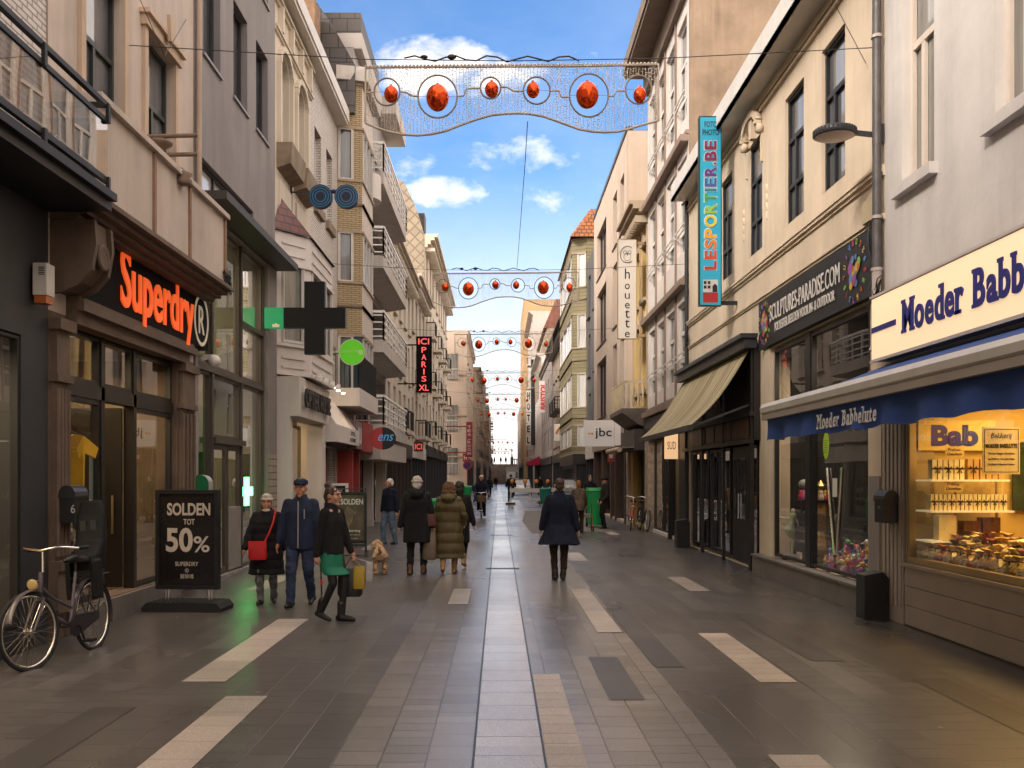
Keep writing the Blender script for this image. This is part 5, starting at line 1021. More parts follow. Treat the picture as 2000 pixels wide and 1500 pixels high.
# far signs
t = thing('vertical_sign', 'white sign with red slanting letters reading upwards', 'sign', (4.5, 100, 8)); y = 100; b = MB(); b.box(4.1, 4.92, y, y + .2, 8.3, 11.55); b.build('panel', mat('sign_white', (.60, .54, .50)), t); b = MB(); b.text('BRISTOL', (4.80, y - .015, 8.55), (0, 0, 1), 2.75, .55, .02, bold=.04, V=(-1, 0, 0), shear=.15); b.build('lettering', mat('bristol_red', (.55, .03, .03), .5), t)
t = thing('vertical_sign', 'black strip with white letter tiles high on the hotel tower', 'sign', (3.9, 128, 6)); y = 127; b = MB(); b.box(4.15, 4.75, y, y + .2, 5.8, 17); b.build('panel', BLK, t)
for i, ch in enumerate('HOTEL'):
    z = 11.6 - i * 1.45; o = MB().box(3.5, 4.14, y - .1, y + .1, z, z + 1.3).build('letter_tile', mat('tile_white', (.6, .56, .52), .5), t); MB().text(ch, (3.62, y - .11, z + .2), XU, .4, .9, .02, bold=.04).build('letter', BLK, o)
t = thing('small_sign', 'white sign with brown lizard shape on short arm over far right pavement', 'sign', (4.5, 70, 4)); MB().box(3.95, 4.5, 70, 70.12, 4.3, 5.5).build('panel', WHT, t); b = MB(); b.ell((4.2, 69.98, 5.0), (.1, .02, .28), rot=Matrix.Rotation(.5, 3, 'Y')); b.ell((4.32, 69.98, 5.2), (.08, .02, .1)); b.build('emblem', mat('amber_brown', (.4, .15, .03)), t)
t = thing('small_sign', 'small red square sign under the white box sign', 'sign', (4.6, 38, 2.2)); MB().box(4.25, 4.5, 38, 38.06, 2.3, 2.75).build('panel', mat('sign_red2', (.36, .05, .04), .5), t); MB().box(4.3, 4.45, 37.985, 38, 2.45, 2.6).build('mark', WHT, t)
t = thing('small_sign', 'round no parking sign in red and blue by far corner', 'sign', (-3.5, 90, 2.3)); b = MB(); disc(b, (-2.95, 90, 2.75), XU, .4, .03); b.build('face', mat('sign_blue', (.04, .05, .22), .5), t); b = MB(); ring2(b, (-2.95, 89.98, 2.75), XU, .3, .41, .03); b.beam((-3.2, 89.95, 2.98), (-2.7, 89.95, 2.52), .08, .03); b.cone((-2.95, 90.03, 0), (-2.95, 90.03, 2.5), .04, .04); b.build('ring', mat('sign_red2', (.36, .05, .04)), t)
# sculpture shop fascia
t = thing('shop_sign', 'long black fascia sign with white lettering and two rings of coloured letters', 'sign', (4.7, 15, 4)); MB().box(4.70, 4.80, 12.22, 17.62, 4.03, 4.88).build('panel', mat('fascia_black', (.014, .013, .014), .45, .2, 2), t)
b = MB(); b.text('SCULPTURES-PARADISE.COM', (4.69, 16.85, 4.42), NYU, 3.45, .28, .008); b.text('POLYESTER BEELDEN VOOR IN- & OUTDOOR', (4.69, 16.55, 4.21), NYU, 2.95, .15, .008, bold=.01); b.build('lettering', WHT, t)
pal = [(.5, .35, .05), (.45, .12, .03), (.2, .4, .08), (.35, .05, .08), (.1, .2, .4), (.25, .08, .3)]
for cy, rr in ((12.86, .34), (17.22, .30)):
    em = MB()
    for i, ch in enumerate('sculptureparadise'):
        a = 2 * PI * i / 17 + .6; u = Vector((0, math.sin(a), math.cos(a))); v = Vector((0, -math.cos(a), math.sin(a)))
        p = Vector((4.69, cy, 4.46)) + v * rr; em.text(ch, p - u * .03, u, .055, .085, .006, m=i % 6, V=v)
    for i in range(26):
        a = random.random() * 6.28; r_ = rr * .62 * math.sqrt(random.random()); disc(em, (4.694 - i * .0003, cy + math.cos(a) * r_, 4.46 + math.sin(a) * r_), NYU, .035 + random.random() * .045, .003, i % 6, 9)
    em.build('colour_emblem', [mat('emblem_%d' % i, c, .5) for i, c in enumerate(pal)], t)
# sweet shop lettering with slab serifs
SER = {'M': ('bl', 'br', 'tl', 'tr'), 'd': ('tR', 'br'), 'r': ('bl', 'br0', 'tl'), 'B': ('bl', 'tl'), 'b': ('tl',), 'l': ('tl', 'bl', 'br'), 'u': ('tl', 'tR2', 'br'), 't': (), 'e': (), 'o': (), 'a': ('br',)}
def slab(mb, txt, O, U, h, depth, wide=.8, gap=.07, space=.32, bold=.03, sh=0.0, m=0):
    O = Vector(O); U = Vector(U); Zv = Vector((0, 0, 1)); x = 0; s = 1.0 * h / .727
    for ch in txt:
        if ch == ' ': x += space * h; continue
        vs, fs = text_data(ch, bold, sh); x0 = min(v[0] for v in vs); x1 = max(v[0] for v in vs); y1 = max(v[1] for v in vs); y0 = min(v[1] for v in vs); w = (x1 - x0) * s * wide
        N = U.cross(Zv)
        mb.add([O + U * (x + (v[0] - x0) * s * wide) + Zv * (v[1] * s) + N * (depth if v[2] > 0 else 0) for v in vs], fs, m)
        st = .20 * h; ft = .10 * h; ov = .07 * h; top = y1 * s; bot = max(y0, -.06) * s
        for k in SER.get(ch, ()):
            xa = x if 'l' in k else x + w - st
            if k == 'tR': xa = x + w - st
            za = bot if k[0] == 'b' else top - ft
            lo_, hi = xa - (ov if k != 'tR2' else 0), xa + st + (ov if k not in ('tl',) else 0)
            if k == 'br0': lo_, hi = x, x + st + ov * 1.6
            if k == 'tR': lo_, hi = xa - ov * 1.4, xa + st
            mb.prism([(lo_, za), (hi, za), (hi, za + ft), (lo_, za + ft)], O - N * .0006, U, (0, 0, 1), depth + .0012, m)
        x += w + gap * h
    return x
navy = mat('navy_letter', (.018, .018, .16), .4, .05, 2, emit=.05)
b = MB(); slab(b, 'Moeder Babbelute', (4.585, 11.05, 3.385), NYU, .37, .012, .84, .09, .45, .028); b.box(4.575, 4.585, 11.24, 11.96, 3.50, 3.565); b.build('shop_sign', navy, None, ('navy slab lettering on the lit cream box above blue awning', 'sign'))
# blue awning
t = thing('awning', 'blue awning with white front bar and lettered valance over the sweet shop', 'awning', (4.0, 8, 2.4))
BLUE = mat('awning_blue', (.016, .050, .20), .8, .12, 3, bump=.1, bscale=20); b = MB(); n = 12
ys = [2 + (12.0 - 2) * i / n for i in range(n + 1)]
vs = [(4.78, y, 3.12) for y in ys] + [(4.05, y, 2.84) for y in ys] + [(3.36, y, 2.62) for y in ys]; b.add(vs, [(i, i + 1, n + 2 + i, n + 1 + i) for i in range(n)] + [(n + 1 + i, n + 2 + i, 2 * n + 3 + i, 2 * n + 2 + i) for i in range(n)]); b.build('canopy', BLUE, t)
b = MB(); prof = [(0, .0), (.05, -.03), (.09, 0), (.10, .06), (.07, .11), (.0, .12), (-.04, .06)]; b.prism([(x, z) for x, z in prof], (3.33, 2, 2.53), (-1, 0, 0), (0, 0, 1), 10.06); b.box(3.25, 3.40, 2, 12.05, 2.44, 2.505, 1); b.build('front_bar', [WHT, mat('bar_lower_strip', (.30, .25, .21), .5)], t)  # strip along the bottom of the bar in a darker colour
b = MB(); m_ = 80; vs = []
for i in range(m_ + 1):
    y = 2 + 10.0 * i / m_; w = .018 * math.sin(i * 1.1) + .012 * math.sin(i * .43); vs += [(3.31, y, 2.45), (3.31 + w, y, 2.32), (3.30 + w * 1.6, y, 2.185 + .012 * math.sin(i * .9))]
b.add(vs, [(3 * i + k, 3 * i + 3 + k, 3 * i + 4 + k, 3 * i + 1 + k) for i in range(m_) for k in (0, 1)], 0, True); va = b.build('valance', BLUE, t)
b = MB(); slab(b, 'Moeder Babbelute', (3.275, 10.02, 2.235), NYU, .15, .004, .80, .15, .42, .016, .22); b.build('lettering', WHT, va)
b = MB()
for y in (4.0, 11.3): b.beam((4.78, y, 2.85), (4.0, y + .05, 2.62), .04, .05); b.beam((4.0, y + .05, 2.62), (3.4, y, 2.52), .04, .05)
b.build('folding_arm', WHT, t)
# striped awning
t = thing('awning', 'faded beige striped awning sloping over the black shop', 'awning', (4.0, 21, 2.6))
def stripes():
    m, nt, bb = newmat('striped_canvas'); L = nt.links; n = nd(nt, 'ShaderNodeTexNoise', Scale=1.0, Detail=3, Roughness=.8); L.new(wpos(nt, (.15, 9, .15)), n.inputs['Vector'])
    L.new(mixc(nt, mth(nt, 'MULTIPLY_ADD', n.outputs[0], 6, -2.6, clamp=True), (.44, .36, .22), (.20, .155, .075)), bb.inputs['Base Color']); bb.inputs['Roughness'].default_value = .9; return m
b = MB(); k = 8; vs = []
for i in range(k + 1):
    u = i / k; x = 4.62 - 1.07 * u; z = 4.08 - 1.38 * u - .16 * math.sin(PI * u); vs += [(x, 18.0, z), (x, 24.5, z)]
b.add(vs, [(2 * i, 2 * i + 1, 2 * i + 3, 2 * i + 2) for i in range(k)], 0, True); b.build('canopy', stripes(), t); b = MB(); b.box(3.50, 3.58, 17.95, 24.55, 2.6, 2.70); b.beam((4.7, 18.1, 3.1), (3.55, 18.1, 2.66), .04, .04); b.beam((4.7, 24.3, 3.1), (3.55, 24.3, 2.66), .04, .04); b.build('front_bar', DRK, t)
b = MB(); b.text('LA CASA', (4.665, 22.3, 3.22), NYU, 1.75, .34, .01, bold=.03); b.build('shop_sign', mat('tan_letter', (.34, .25, .15), .6), None, ('tan lettering on dark board in the shade of the striped awning', 'sign'))
t = thing('box_sign', 'small lit orange box sign under the striped awning', 'sign', (4.5, 25.3, 2.0)); MB().box(4.33, 4.66, 25.35, 25.5, 2.2, 2.85).build('panel', memit('peach_sign', (.62, .38, .20), .6), t); MB().text('SUD', (4.38, 25.34, 2.45), XU, .22, .2, .006).build('lettering', mat('brown_text', (.22, .11, .05)), t); MB().box(4.66, 4.8, 25.4, 25.45, 2.5, 2.54).build('arm', DRK, t)
t = thing('awning', 'rolled cream awning on the ochre house', 'awning', (4.4, 33, 2.5)); b = MB(); b.tube([(3.9, 31.6, 2.62), (3.9, 34.9, 2.62)], .09, 12); b.box(3.9, 4.8, 31.6, 34.9, 2.68, 2.70); b.build('roll', mat('cream_canvas', (.45, .36, .25), .8), t)
t = thing('awning', 'small crimson awning far along the right side', 'awning', (4.2, 110, 3)); b = MB(); b.prism([(0, 0), (1.4, -.6), (1.4, -1.0), (0, -1.0)], (4.6, 110, 4.0), (-1, 0, 0), (0, 0, 1), 7); b.build('canopy', mat('crimson', (.35, .012, .05), .8), t)
# ================================================================ garlands over the street
TIN = mat('garland_tube', (.50, .42, .34), .6, .2, 8); WIRE = mat('garland_wire', (.68, .62, .54), .7, .3, 8)
RED = mat('red_foil', (.72, .075, .014), .12, .15, 3, metal=.85, obj=True); AMB = mat('amber_foil', (.62, .26, .02), .16, .15, 3, metal=.85, obj=True)
def foil():
    nt = RED.node_tree; b = nt.nodes['Principled BSDF']; v = nd(nt, 'ShaderNodeTexVoronoi', Scale=9); nt.links.new(opos(nt), v.inputs['Vector']); bp = nd(nt, 'ShaderNodeBump', Strength=.5, Distance=.03); nt.links.new(v.outputs['Distance'], bp.inputs['Height']); nt.links.new(bp.outputs[0], b.inputs['Normal'])
foil()
def garland(y, ztop, x0=-1.69):
    k = .002013 * 1.0; rnd = random.Random(5)
    def P(px, py, dy=0.0): return ((px - 55) * k + (-1.69), dy, -(py - 165) * k)
    t = thing('light_garland', '', 'street decoration', (0, 0, 0), 'light garlands strung across the street')
    b = MB(); wave = [(55, 520), (120, 548), (180, 570), (280, 592), (380, 598), (470, 590), (560, 570), (660, 530), (760, 495), (850, 470), (930, 462), (1010, 459), (1080, 462), (1170, 478), (1250, 505), (1330, 535), (1400, 560), (1480, 574), (1560, 578), (1640, 574), (1700, 560), (1800, 530), (1895, 505)]
    b.tube([P(55, 520), P(55, 172), P(500, 168), P(1000, 165), P(1450, 162), P(1895, 152), P(1895, 505)], .016, 6); b.tube([P(*p) for p in wave], .016, 6)
    for i in range(0, 1840, 23): b.tube([P(55 + i, 170 - 18 * i / 1840), P(66 + i, 164 - 18 * i / 1840)], .022, 5)
    b.build('frame', TIN, t)
    rings = [(190, 325, 80, 86), (508, 354, 123, 134), (840, 300, 64, 67), (1130, 316, 84, 85), (1458, 346, 122, 136), (1770, 310, 82, 90)]; balls = [(215, 340, 44, 52), (507, 362, 71, 84), (847, 310, 43, 50), (1107, 314, 41, 50), (1448, 345, 71, 84), (1777, 345, 40, 50)]
    s = MB()
    def wy(px):
        for (a, c), (d, e) in zip(wave, wave[1:]):
            if a <= px <= d: return c + (e - c) * (px - a) / (d - a)
        return 500
    px = 72
    while px < 1890:
        segs = [[172, wy(px)]]
        for cx, cy, rx, ry in rings:
            if abs(px - cx) < rx:
                h_ = ry * math.sqrt(1 - ((px - cx) / rx) ** 2); new = []
                for a, c in segs:
                    if a < cy - h_: new.append([a, min(c, cy - h_)])
                    if c > cy + h_: new.append([max(a, cy + h_), c])
                segs = new
        for a, c in segs:
            n = max(2, int((c - a) / 45)); pts = [P(px + rnd.uniform(-5, 5) * (0 < i < n), a + (c - a) * i / n, rnd.uniform(-.01, .01)) for i in range(n + 1)]; s.tube(pts, .0028, 4)
            q = a + 8
            while q < c - 4: s.beam(P(px, q), P(px + rnd.choice((-12, 12, -9, 9)), q + rnd.uniform(-9, 7)),   .005, .005); q += rnd.uniform(13, 26)
        px += rnd.uniform(14, 24)
    s.build('light_strings', WIRE, t)
    for cx, cy, rx, ry in rings:
        r = MB(); r.tube([P(cx + rx * math.cos(2 * PI * i / 30), cy + ry * math.sin(2 * PI * i / 30)) for i in range(30)], .0115, 6, closed=True); r.beam(P(cx - rx, cy), P(cx + rx, cy), .004, .004); r.build('ring', mat('ring_dark', (.27, .22, .175), .6), t)
    for i, (cx, cy, rx, ry) in enumerate(balls):
        r = MB(); c = P(cx, cy); r.ell(c, (rx * k, rx * k, ry * k), 22, 14); r.cone((c[0], 0, c[2] + ry * k - .005), (c[0], 0, c[2] + ry * k + .02), .02, .015, 8); r.build('ball', RED if i != 1 else RED, t)
    c = MB(); sw = [((272, 325), (310, 328), (350, 350), (385, 352)), ((632, 352), (670, 350), (690, 305), (776, 300)), ((904, 292), (945, 295), (985, 320), (1046, 320)), ((1214, 318), (1272, 318), (1285, 358), (1336, 356)), ((1580, 352), (1615, 350), (1630, 318), (1690, 315)), ((55, 330), (80, 330), (100, 326), (110, 325))]
    for q in sw: c.tube([P(*p) for p in q], .012, 6)
    c.build('connecting_rope', TIN, t)
    w = MB(); w.tube([(-4.72, 0, .27), (-1.69, 0, .09), (.16, 0, .07), (2.0, 0, .10), (4.78, 0, .24)], .006, 5); rn = random.Random(3)
    pts = [(-1.2 + i * .13, rn.uniform(-.02, .02), .10 + .035 * math.sin(i * 1.7)) for i in range(18)]; w.tube(pts, .011, 5); w.ell((-.95, 0, .12), (.05, .03, .025), 8, 6); w.ell((-.6, 0, .12), (.06, .03, .035), 8, 6)
    for x in (-1.6, -.7, .15, 1.0, 1.9): w.beam((x, 0, .09), (x, 0, .0), .005, .005)
    w.build('suspension_cable', BLK, t); t.location = (0, y, ztop); return t
words = ['nearest garland of red balls, the largest, hung across the street', 'second garland of red balls, before the far chimney tower', 'third garland of balls counted from the nearest one', 'fourth garland, level with the top of the red upright sign', 'fifth garland of balls, thin against the white sky', 'sixth garland, just above the red tea sign height', 'seventh garland, close over the far end of the street', 'eighth garland, tiny dots low against the white sky', 'ninth and farthest garland, just over heads on the dike']
g0 = garland(12.3, 6.93); g0['label'] = words[0]
for i, (y, z) in enumerate(((24.6, 6.88), (37, 7.15), (49.5, 7.0), (62, 6.95), (75, 6.9), (130, 6.6), (160, 6.5), (190, 6.6))): copy_tree(g0, (0, y, z), None, words[i + 1])
b = MB(); b.tube([(.36, 12.35, 6.25), (.40, 15, 6.6), (.45, 24.5, 7.0)], .006, 5); b.build('cable', BLK, None, ('thin dark cable running along the street between first two garlands', 'cable'))
b = MB(); b.tube([(-4.7, 14.6, 8.6), (-4.3, 12.5, 7.15), (-4.68, 9.2, 9.2)], .005, 5); b.tube([(4.75, 12.6, 7.1), (4.8, 14.0, 8.6)], .004, 5); b.build('cable', BLK, None, ('thin stay wires fixed to the facades beside the nearest garland', 'cable'))
# ================================================================ wall fittings and street furniture
t = thing('street_lamp', 'dark disc shaped lamp on an arm from the drainpipe', 'street lamp', (4.7, 12.15, 6)); b = MB(); b.lathe([(.0, .10), (.12, .10), (.235, .085), (.255, .05), (.255, .0), (.24, -.01)], (4.19, 12.15, 6.0), 32)
for i in range(32): a = 2 * PI * i / 32; b.box(4.19 + .255 * math.cos(a) - .008, 4.19 + .255 * math.cos(a) + .008, 12.15 + .255 * math.sin(a) - .008, 12.15 + .255 * math.sin(a) + .008, 6.0, 6.07)
b.build('head', DRK, t); b = MB(); b.lathe([(.235, -.012), (.16, -.03), (.0, -.035)], (4.19, 12.15, 6.0), 28); b.build('diffuser', mat('lamp_glass', (.55, .42, .32), .4), t); b = MB(); b.beam((4.43, 12.15, 6.04), (4.80, 12.15, 6.0), .05, .055); b.box(4.74, 4.79, 12.1, 12.2, 5.9, 6.14); b.build('arm', DRK, t)
b = MB(); b.tube([(4.70, 12.11, 9), (4.70, 12.11, 4.3)], .055, 12); b.tube([(4.70, 12.11, 4.3), (4.70, 12.11, 3.42), (4.66, 12.11, 3.3)], .06, 12, 1)
for z in (7.2, 4.95, 4.3): b.tube([(4.70, 12.11, z), (4.70, 12.11, z + .04)], .07, 12, 1)
b.build('drainpipe', [mat('zinc_pipe', (.10, .09, .088), .5, .25, 6, metal=.3), mat('pale_pipe', (.42, .36, .32), .6, .1, 4)], None, ('grey drainpipe between the white building and the long cream building', 'drainpipe'))
b = MB(); b.tube([(4.74, 24.62, 8.7), (4.74, 24.62, 4.2)], .05, 10); b.build('drainpipe', DRK, None, ('dark drainpipe between cream building and panelled building', 'drainpipe'))
b = MB(); b.tube([(-4.66, 15.1, 12), (-4.66, 15.1, 5.8)], .045, 10); b.build('drainpipe', mat('tan_pipe', (.38, .29, .23), .7), None, ('slim tan drainpipe where beige building meets dark grey building', 'drainpipe'))
b = MB(); b.box(4.70, 4.8, 12.25, 12.62, 5.0, 5.28); b.tube([(4.72, 12.4, 5.0), (4.68, 12.35, 4.7), (4.74, 12.3, 4.3), (4.66, 12.26, 4.1)], .012, 6, 1); b.build('junction_box', [mat('beige_box', (.46, .37, .22), .5), BLK], None, ('small beige junction box with dangling cable by the drainpipe', 'box'))
def cable_tangle(cx, y, z, label, s=1):
    b = MB(); rn = random.Random(int(y * 10))
    for k in range(7):
        pts = [(cx + rn.uniform(-.02, .04), y + rn.uniform(-.2, .2), z + rn.uniform(-.2, .2)) for _ in range(5)]; b.tube(pts, .007, 5)
    b.build('cable_tangle', BLK, None, (label, 'cables'))
cable_tangle(-4.2, 15.0, 4.75, 'tangle of black cables at the corner of the stone fascia'); cable_tangle(4.66, 12.0, 4.02, 'tangle of cables where drainpipe meets the lit box'); cable_tangle(4.7, 24.5, 5.2, 'tangle of cables beside the panelled building drainpipe')
t = thing('wall_bracket', 'ornate brown iron bracket with two rods on beige wall', 'bracket', (-4.7, 12.4, 6)); b = MB(); y = 12.9
b.beam((-4.73, y, 6.0), (-4.2, y, 5.8), .06, .06); b.lathe([(.10, 0), (.13, .05), (.09, .08), (.13, .14), (.05, .18)], (-4.2, y, 5.62), 12); b.lathe([(.06, 0), (.15, .06), (.17, .09), (.12, .12)], (-4.5, y, 6.08), 12); b.tube([(-4.95, y, 6.0), (-4.0, y, 6.02)], .03, 8); b.tube([(-4.75, y, 6.25), (-4.0, y, 6.27)], .03, 8); b.tube([(-4.02, y, 6.0), (-4.02, y, 6.28)], .012, 6); b.build('ironwork', mat('bracket_brown', (.19, .13, .09), .6, .3, 6), t)
b = MB(); b.box(-4.70, -4.56, 9.8, 9.98, 3.58, 3.9); b.box(-4.69, -4.57, 9.81, 9.97, 3.5, 3.575, 1)
for k in range(5): b.box(-4.64, -4.58, 9.795, 9.80, 3.78 + k * .018, 3.788 + k * .018, 2)
b.build('alarm_box', [WHT, mat('orange_lens', (.42, .12, .03), .3), BLK], None, ('white alarm box with orange lens on dark shop front', 'alarm'))
t = thing('cctv_camera', 'small white dome camera where stone shop meets the glass front', 'camera', (-4.6, 15.3, 3.4)); b = MB(); b.ell((-4.48, 15.3, 3.56), (.1, .1, .1)); b.beam((-4.72, 15.3, 3.62), (-4.5, 15.3, 3.62), .08, .08); b.build('housing', WHT, t)
def mailbox(x, y, z, label, s, rotlid=True):
    t = thing('mailbox', label, 'mailbox', (x, y, z)); b = MB(); w, d, h = .30, .16, .38; n = 10
    prof = [(-d / 2, 0), (d / 2, 0), (d / 2, h - .1)] + [(d / 2 * math.cos(R(180 * i / n)), h - .1 + .1 * math.sin(R(180 * i / n))) for i in range(n + 1)]
    b.prism(prof, (x, y + w / 2, z), (1, 0, 0), (0, 0, 1), w); b.build('body', mat('box_black', (.018, .017, .017), .35, .2, 5), t); l_ = MB(); n = 8
    prof = [(-d / 2 - .012, h - .12)] + [(-(d / 2 + .012) * math.cos(R(180 * i / n)), h - .1 + .115 * math.sin(R(180 * i / n))) for i in range(n + 1)]; l_.prism(prof + [(d / 2 + .012, h - .12)], (x, y + w / 2 + .015, z), (1, 0, 0), (0, 0, 1), w + .03); l_.build('lid', mat('lid_black', (.028, .026, .026), .3), t); MB().box(x + s * (d / 2 + .002), x + s * (d / 2 + .004), y - .012, y + .012, z + .17, z + .2).build('lock', CHROME, t); return t
mailbox(4.66, 11.72, 1.19, 'black rounded mailbox on the fluted pier of the sweet shop', -1)
t = mailbox(-4.56, 10.42, 1.26, 'black rounded mailbox numbered 6 behind the parked bicycle', 1); MB().text('6', (-4.52, 10.265, 1.36), XU, .045, .09, .002).build('number', WHT, t)
b = MB(); x, y = 4.60, 12.0; b.prism([(-.15, 0), (.15, 0), (.15, .5), (.08, .58), (-.15, .54)], (x, y + .13, 0), (1, 0, 0), (0, 0, 1), .28); b.build('litter_bin', mat('bin_black', (.02, .019, .018), .45, .2, 4), None, ('slim black bin on the pavement at the foot of the pier', 'bin'))
b = MB(); b.prism([(-.16, 0), (.16, 0), (.16, .62), (.1, .7), (-.16, .66)], (4.5, 24.1, 0), (1, 0, 0), (0, 0, 1), .34); b.build('litter_bin', mat('bin_black', (.02, .019, .018)), None, ('slim black bin outside the dark doorway by the black shop', 'bin'))
t = thing('wall_box', 'rounded green and silver box on the wall behind the sale board', 'wall box', (-4.6, 15.0, 1.4)); n = 10
prof = [(-.13, 1.36)] + [(-.13 * math.cos(R(180 * i / n)), 1.63 + .14 * math.sin(R(180 * i / n))) for i in range(n + 1)] + [(.13, 1.36)]; b = MB(); b.prism(prof, (-4.60, 14.97, 0), (1, 0, 0), (0, 0, 1), .01); b.build('green_face', mat('dispenser_green', (.01, .16, .06), .4), t); b = MB(); b.prism(prof, (-4.60, 15.2, 0), (1, 0, 0), (0, 0, 1), .225); b.build('case', mat('dispenser_grey', (.4, .38, .36), .4, metal=.4), t)
# boards
def aboard(x, y, w, h, z0, label, rz=0.0):
    t = thing('sandwich_board', label, 'sign board', (0, 0, 0)); bd = MB(); bd.box(-w / 2, w / 2, -.02, .05, z0, z0 + h, 0); bd.build('panel', mat('board_black', (.016, .014, .014), .25, .5, 1.5, coat=.4), t)
    f = MB(); e = .05
    f.box(-w / 2 - e, -w / 2, -.045, .06, z0 - e, z0 + h + e); f.box(w / 2, w / 2 + e, -.045, .06, z0 - e, z0 + h + e); f.box(-w / 2, w / 2, -.045, .06, z0 + h, z0 + h + e); f.box(-w / 2, w / 2, -.045, .06, z0 - e, z0); f.build('frame', BLK, t); return t
t = aboard(0, 0, .74, 1.20, .32, 'black sale board with large white figures on a heavy foot'); b = MB()
b.text('SOLDEN', (-.27, -.024, 1.235), XU, .58, .165, .003, bold=.03); b.text('TOT', (-.05, -.024, 1.115), XU, .15, .075, .003, bold=.015)
b.text('50', (-.285, -.024, .755), XU, .36, .32, .003, bold=.03); b.text('%', (.085, -.024, .755), XU, .215, .21, .003, bold=.012); b.text('SUPERDRY', (-.16, -.024, .575), XU, .31, .055, .003, bold=.008)
ring2(b, (-.005, -.022, .515), XU, .02, .026, .003, 0, 16); b.text('R', (-.015, -.024, .502), XU, .02, .026, .003)
try: b.text('冒険魂', (-.09, -.024, .41), XU, .175, .06, .003)
except Exception: pass
b.build('lettering', mat('board_white', (.50, .44, .38), .5), t); b = MB()
for x in (-.28, .30): b.cone((x - .02, .01, .12), (x - .02, .01, .28), .018, .018, 8); b.cone((x + .02, .01, .12), (x + .02, .01, .28), .018, .018, 8)
b.build('spring_leg', CHROME, t); b = MB(); b.prism([(-.50, .0), (.52, .0), (.53, .05), (.47, .12), (-.45, .12), (-.52, .05)], (0, .24, 0), (1, 0, 0), (0, 0, 1), .5)
for i in range(14): b.box(-.42 + i * .062, -.39 + i * .062, -.24, .22, .12, .128)
b.build('foot', RUBBER, t); t.location = (-4.08, 12.75, 0); t.rotation_euler = (0, 0, R(-4))
t = aboard(0, 0, .60, 1.0, .36, 'brown sale poster board with white heading on thin legs'); bb = MB(); bb.box(-.30, .30, -.024, -.0205, .37, 1.35); bb.build('poster', mat('poster_brown', (.085, .06, .045), .35, .7, 3, obj=True), t); b = MB(); b.text('SOLDEN', (-.20, -.034, 1.14), XU, .48, .125, .003, bold=.02); b.text('20% korting', (-.18, -.034, .54), XU, .40, .07, .003, bold=.02); b.text('op de hele collectie', (-.14, -.034, .47), XU, .36, .04, .003); b.text('geldig t/m zondag', (-.08, -.034, .40), XU, .24, .03, .003); b.build('lettering', WHT, t); b = MB()
for i in range(7): b.tube([(-.05 + i * .03, -.03, 1.1 - i * .02), (-.12 + i * .03, -.032, .9), (-.03 + i * .012, -.03, .66 + i * .02)], .006, 5)
b.build('picture', mat('pale_branch', (.34, .24, .17), .6), t); b = MB()
for x in (-.33, .33): b.tube([(x, .0, 1.5), (x, .02, .36), (x, -.12, .0)], .014, 6); b.tube([(x, .03, .36), (x, .2, .0)], .014, 6)
b.tube([(-.33, 0, 1.48), (.33, 0, 1.48)], .012, 6); b.tube([(-.33, -.10, .06), (.33, -.10, .06)], .012, 6); b.box(-.33, .33, -.03, .03, .24, .29); b.build('stand', DRK, t); t.location = (-3.2, 20.9, 0)
t = aboard(0, 0, .42, 1.0, .5, 'small white framed poster board behind the brown sale poster'); b = MB(); b.text('NIEUWE', (-.14, -.03, 1.36), XU, .28, .05, .003); b.text('COLLECTIE', (-.15, -.03, 1.27), XU, .3, .05, .003); b.build('lettering', WHT, t); b = MB()
for x in (-.28, .22): b.box(x, x + .06, -.06, .07, .44, 1.57)
b.box(-.22, .22, -.06, .07, 1.51, 1.57); b.build('white_frame', WHT, t); MB().box(-.25, .25, -.2, .25, 0, .06).build('foot', DRK, t); t.location = (-4.1, 24.6, 0)
# wheelie bins and far street clutter
GRN = mat('bin_green', (.01, .30, .075), .4, .08, 3)
def bin_(x, y, label, m, w=.5, h=1.0, tilt=0.0):
    t = thing('wheelie_bin', label, 'wheelie bin', (0, 0, 0)); b = MB(); b.loft([(.08, 0, 0, w * .40, w * .42), (h * .92, 0, 0, w * .5, w * .52)], 16, pw=6); b.build('body', m, t); l_ = MB(); l_.loft([(h * .925, 0, 0, w * .54, w * .57), (h, 0, .02, w * .50, w * .5)], 16, pw=6); l_.tube([(-w * .4, w * .55, h * .9), (w * .4, w * .55, h * .9)], .02, 6); l_.build('lid', m, t)
    q = MB()
    for s in (-1, 1): q.lathe([(.0, -.03), (.1, -.03), (.1, .03), (0, .03)], (s * w * .45, w * .35, .1), 12, ax='x')
    q.build('wheel', RUBBER, t); t.location = (x, y, 0); t.rotation_euler = (R(tilt), 0, 0); return t
bin_(3.30, 33.4, 'tall bright green container leaning beside the two men', GRN, .62, 1.35, 0); bin_(-2.0, 61, 'bright green bin standing alone on left pavement', GRN, .55, 1.15); bin_(-1.35, 64, 'dark blue bin behind the oncoming cyclist', mat('bin_blue', (.012, .07, .16), .5), .75, 1.2); bin_(-2.6, 62, 'orange red crate bin next to the far green bin', mat('bin_orange', (.45, .06, .02), .5), .5, .9)
bin_(-2.05, 30.5, 'green bin half hidden behind the walking couple', GRN, .45, 1.05); bin_(2.75, 58, 'teal green bin seen past the man in the navy coat', mat('bin_teal', (.01, .16, .11), .5), .7, 1.05)
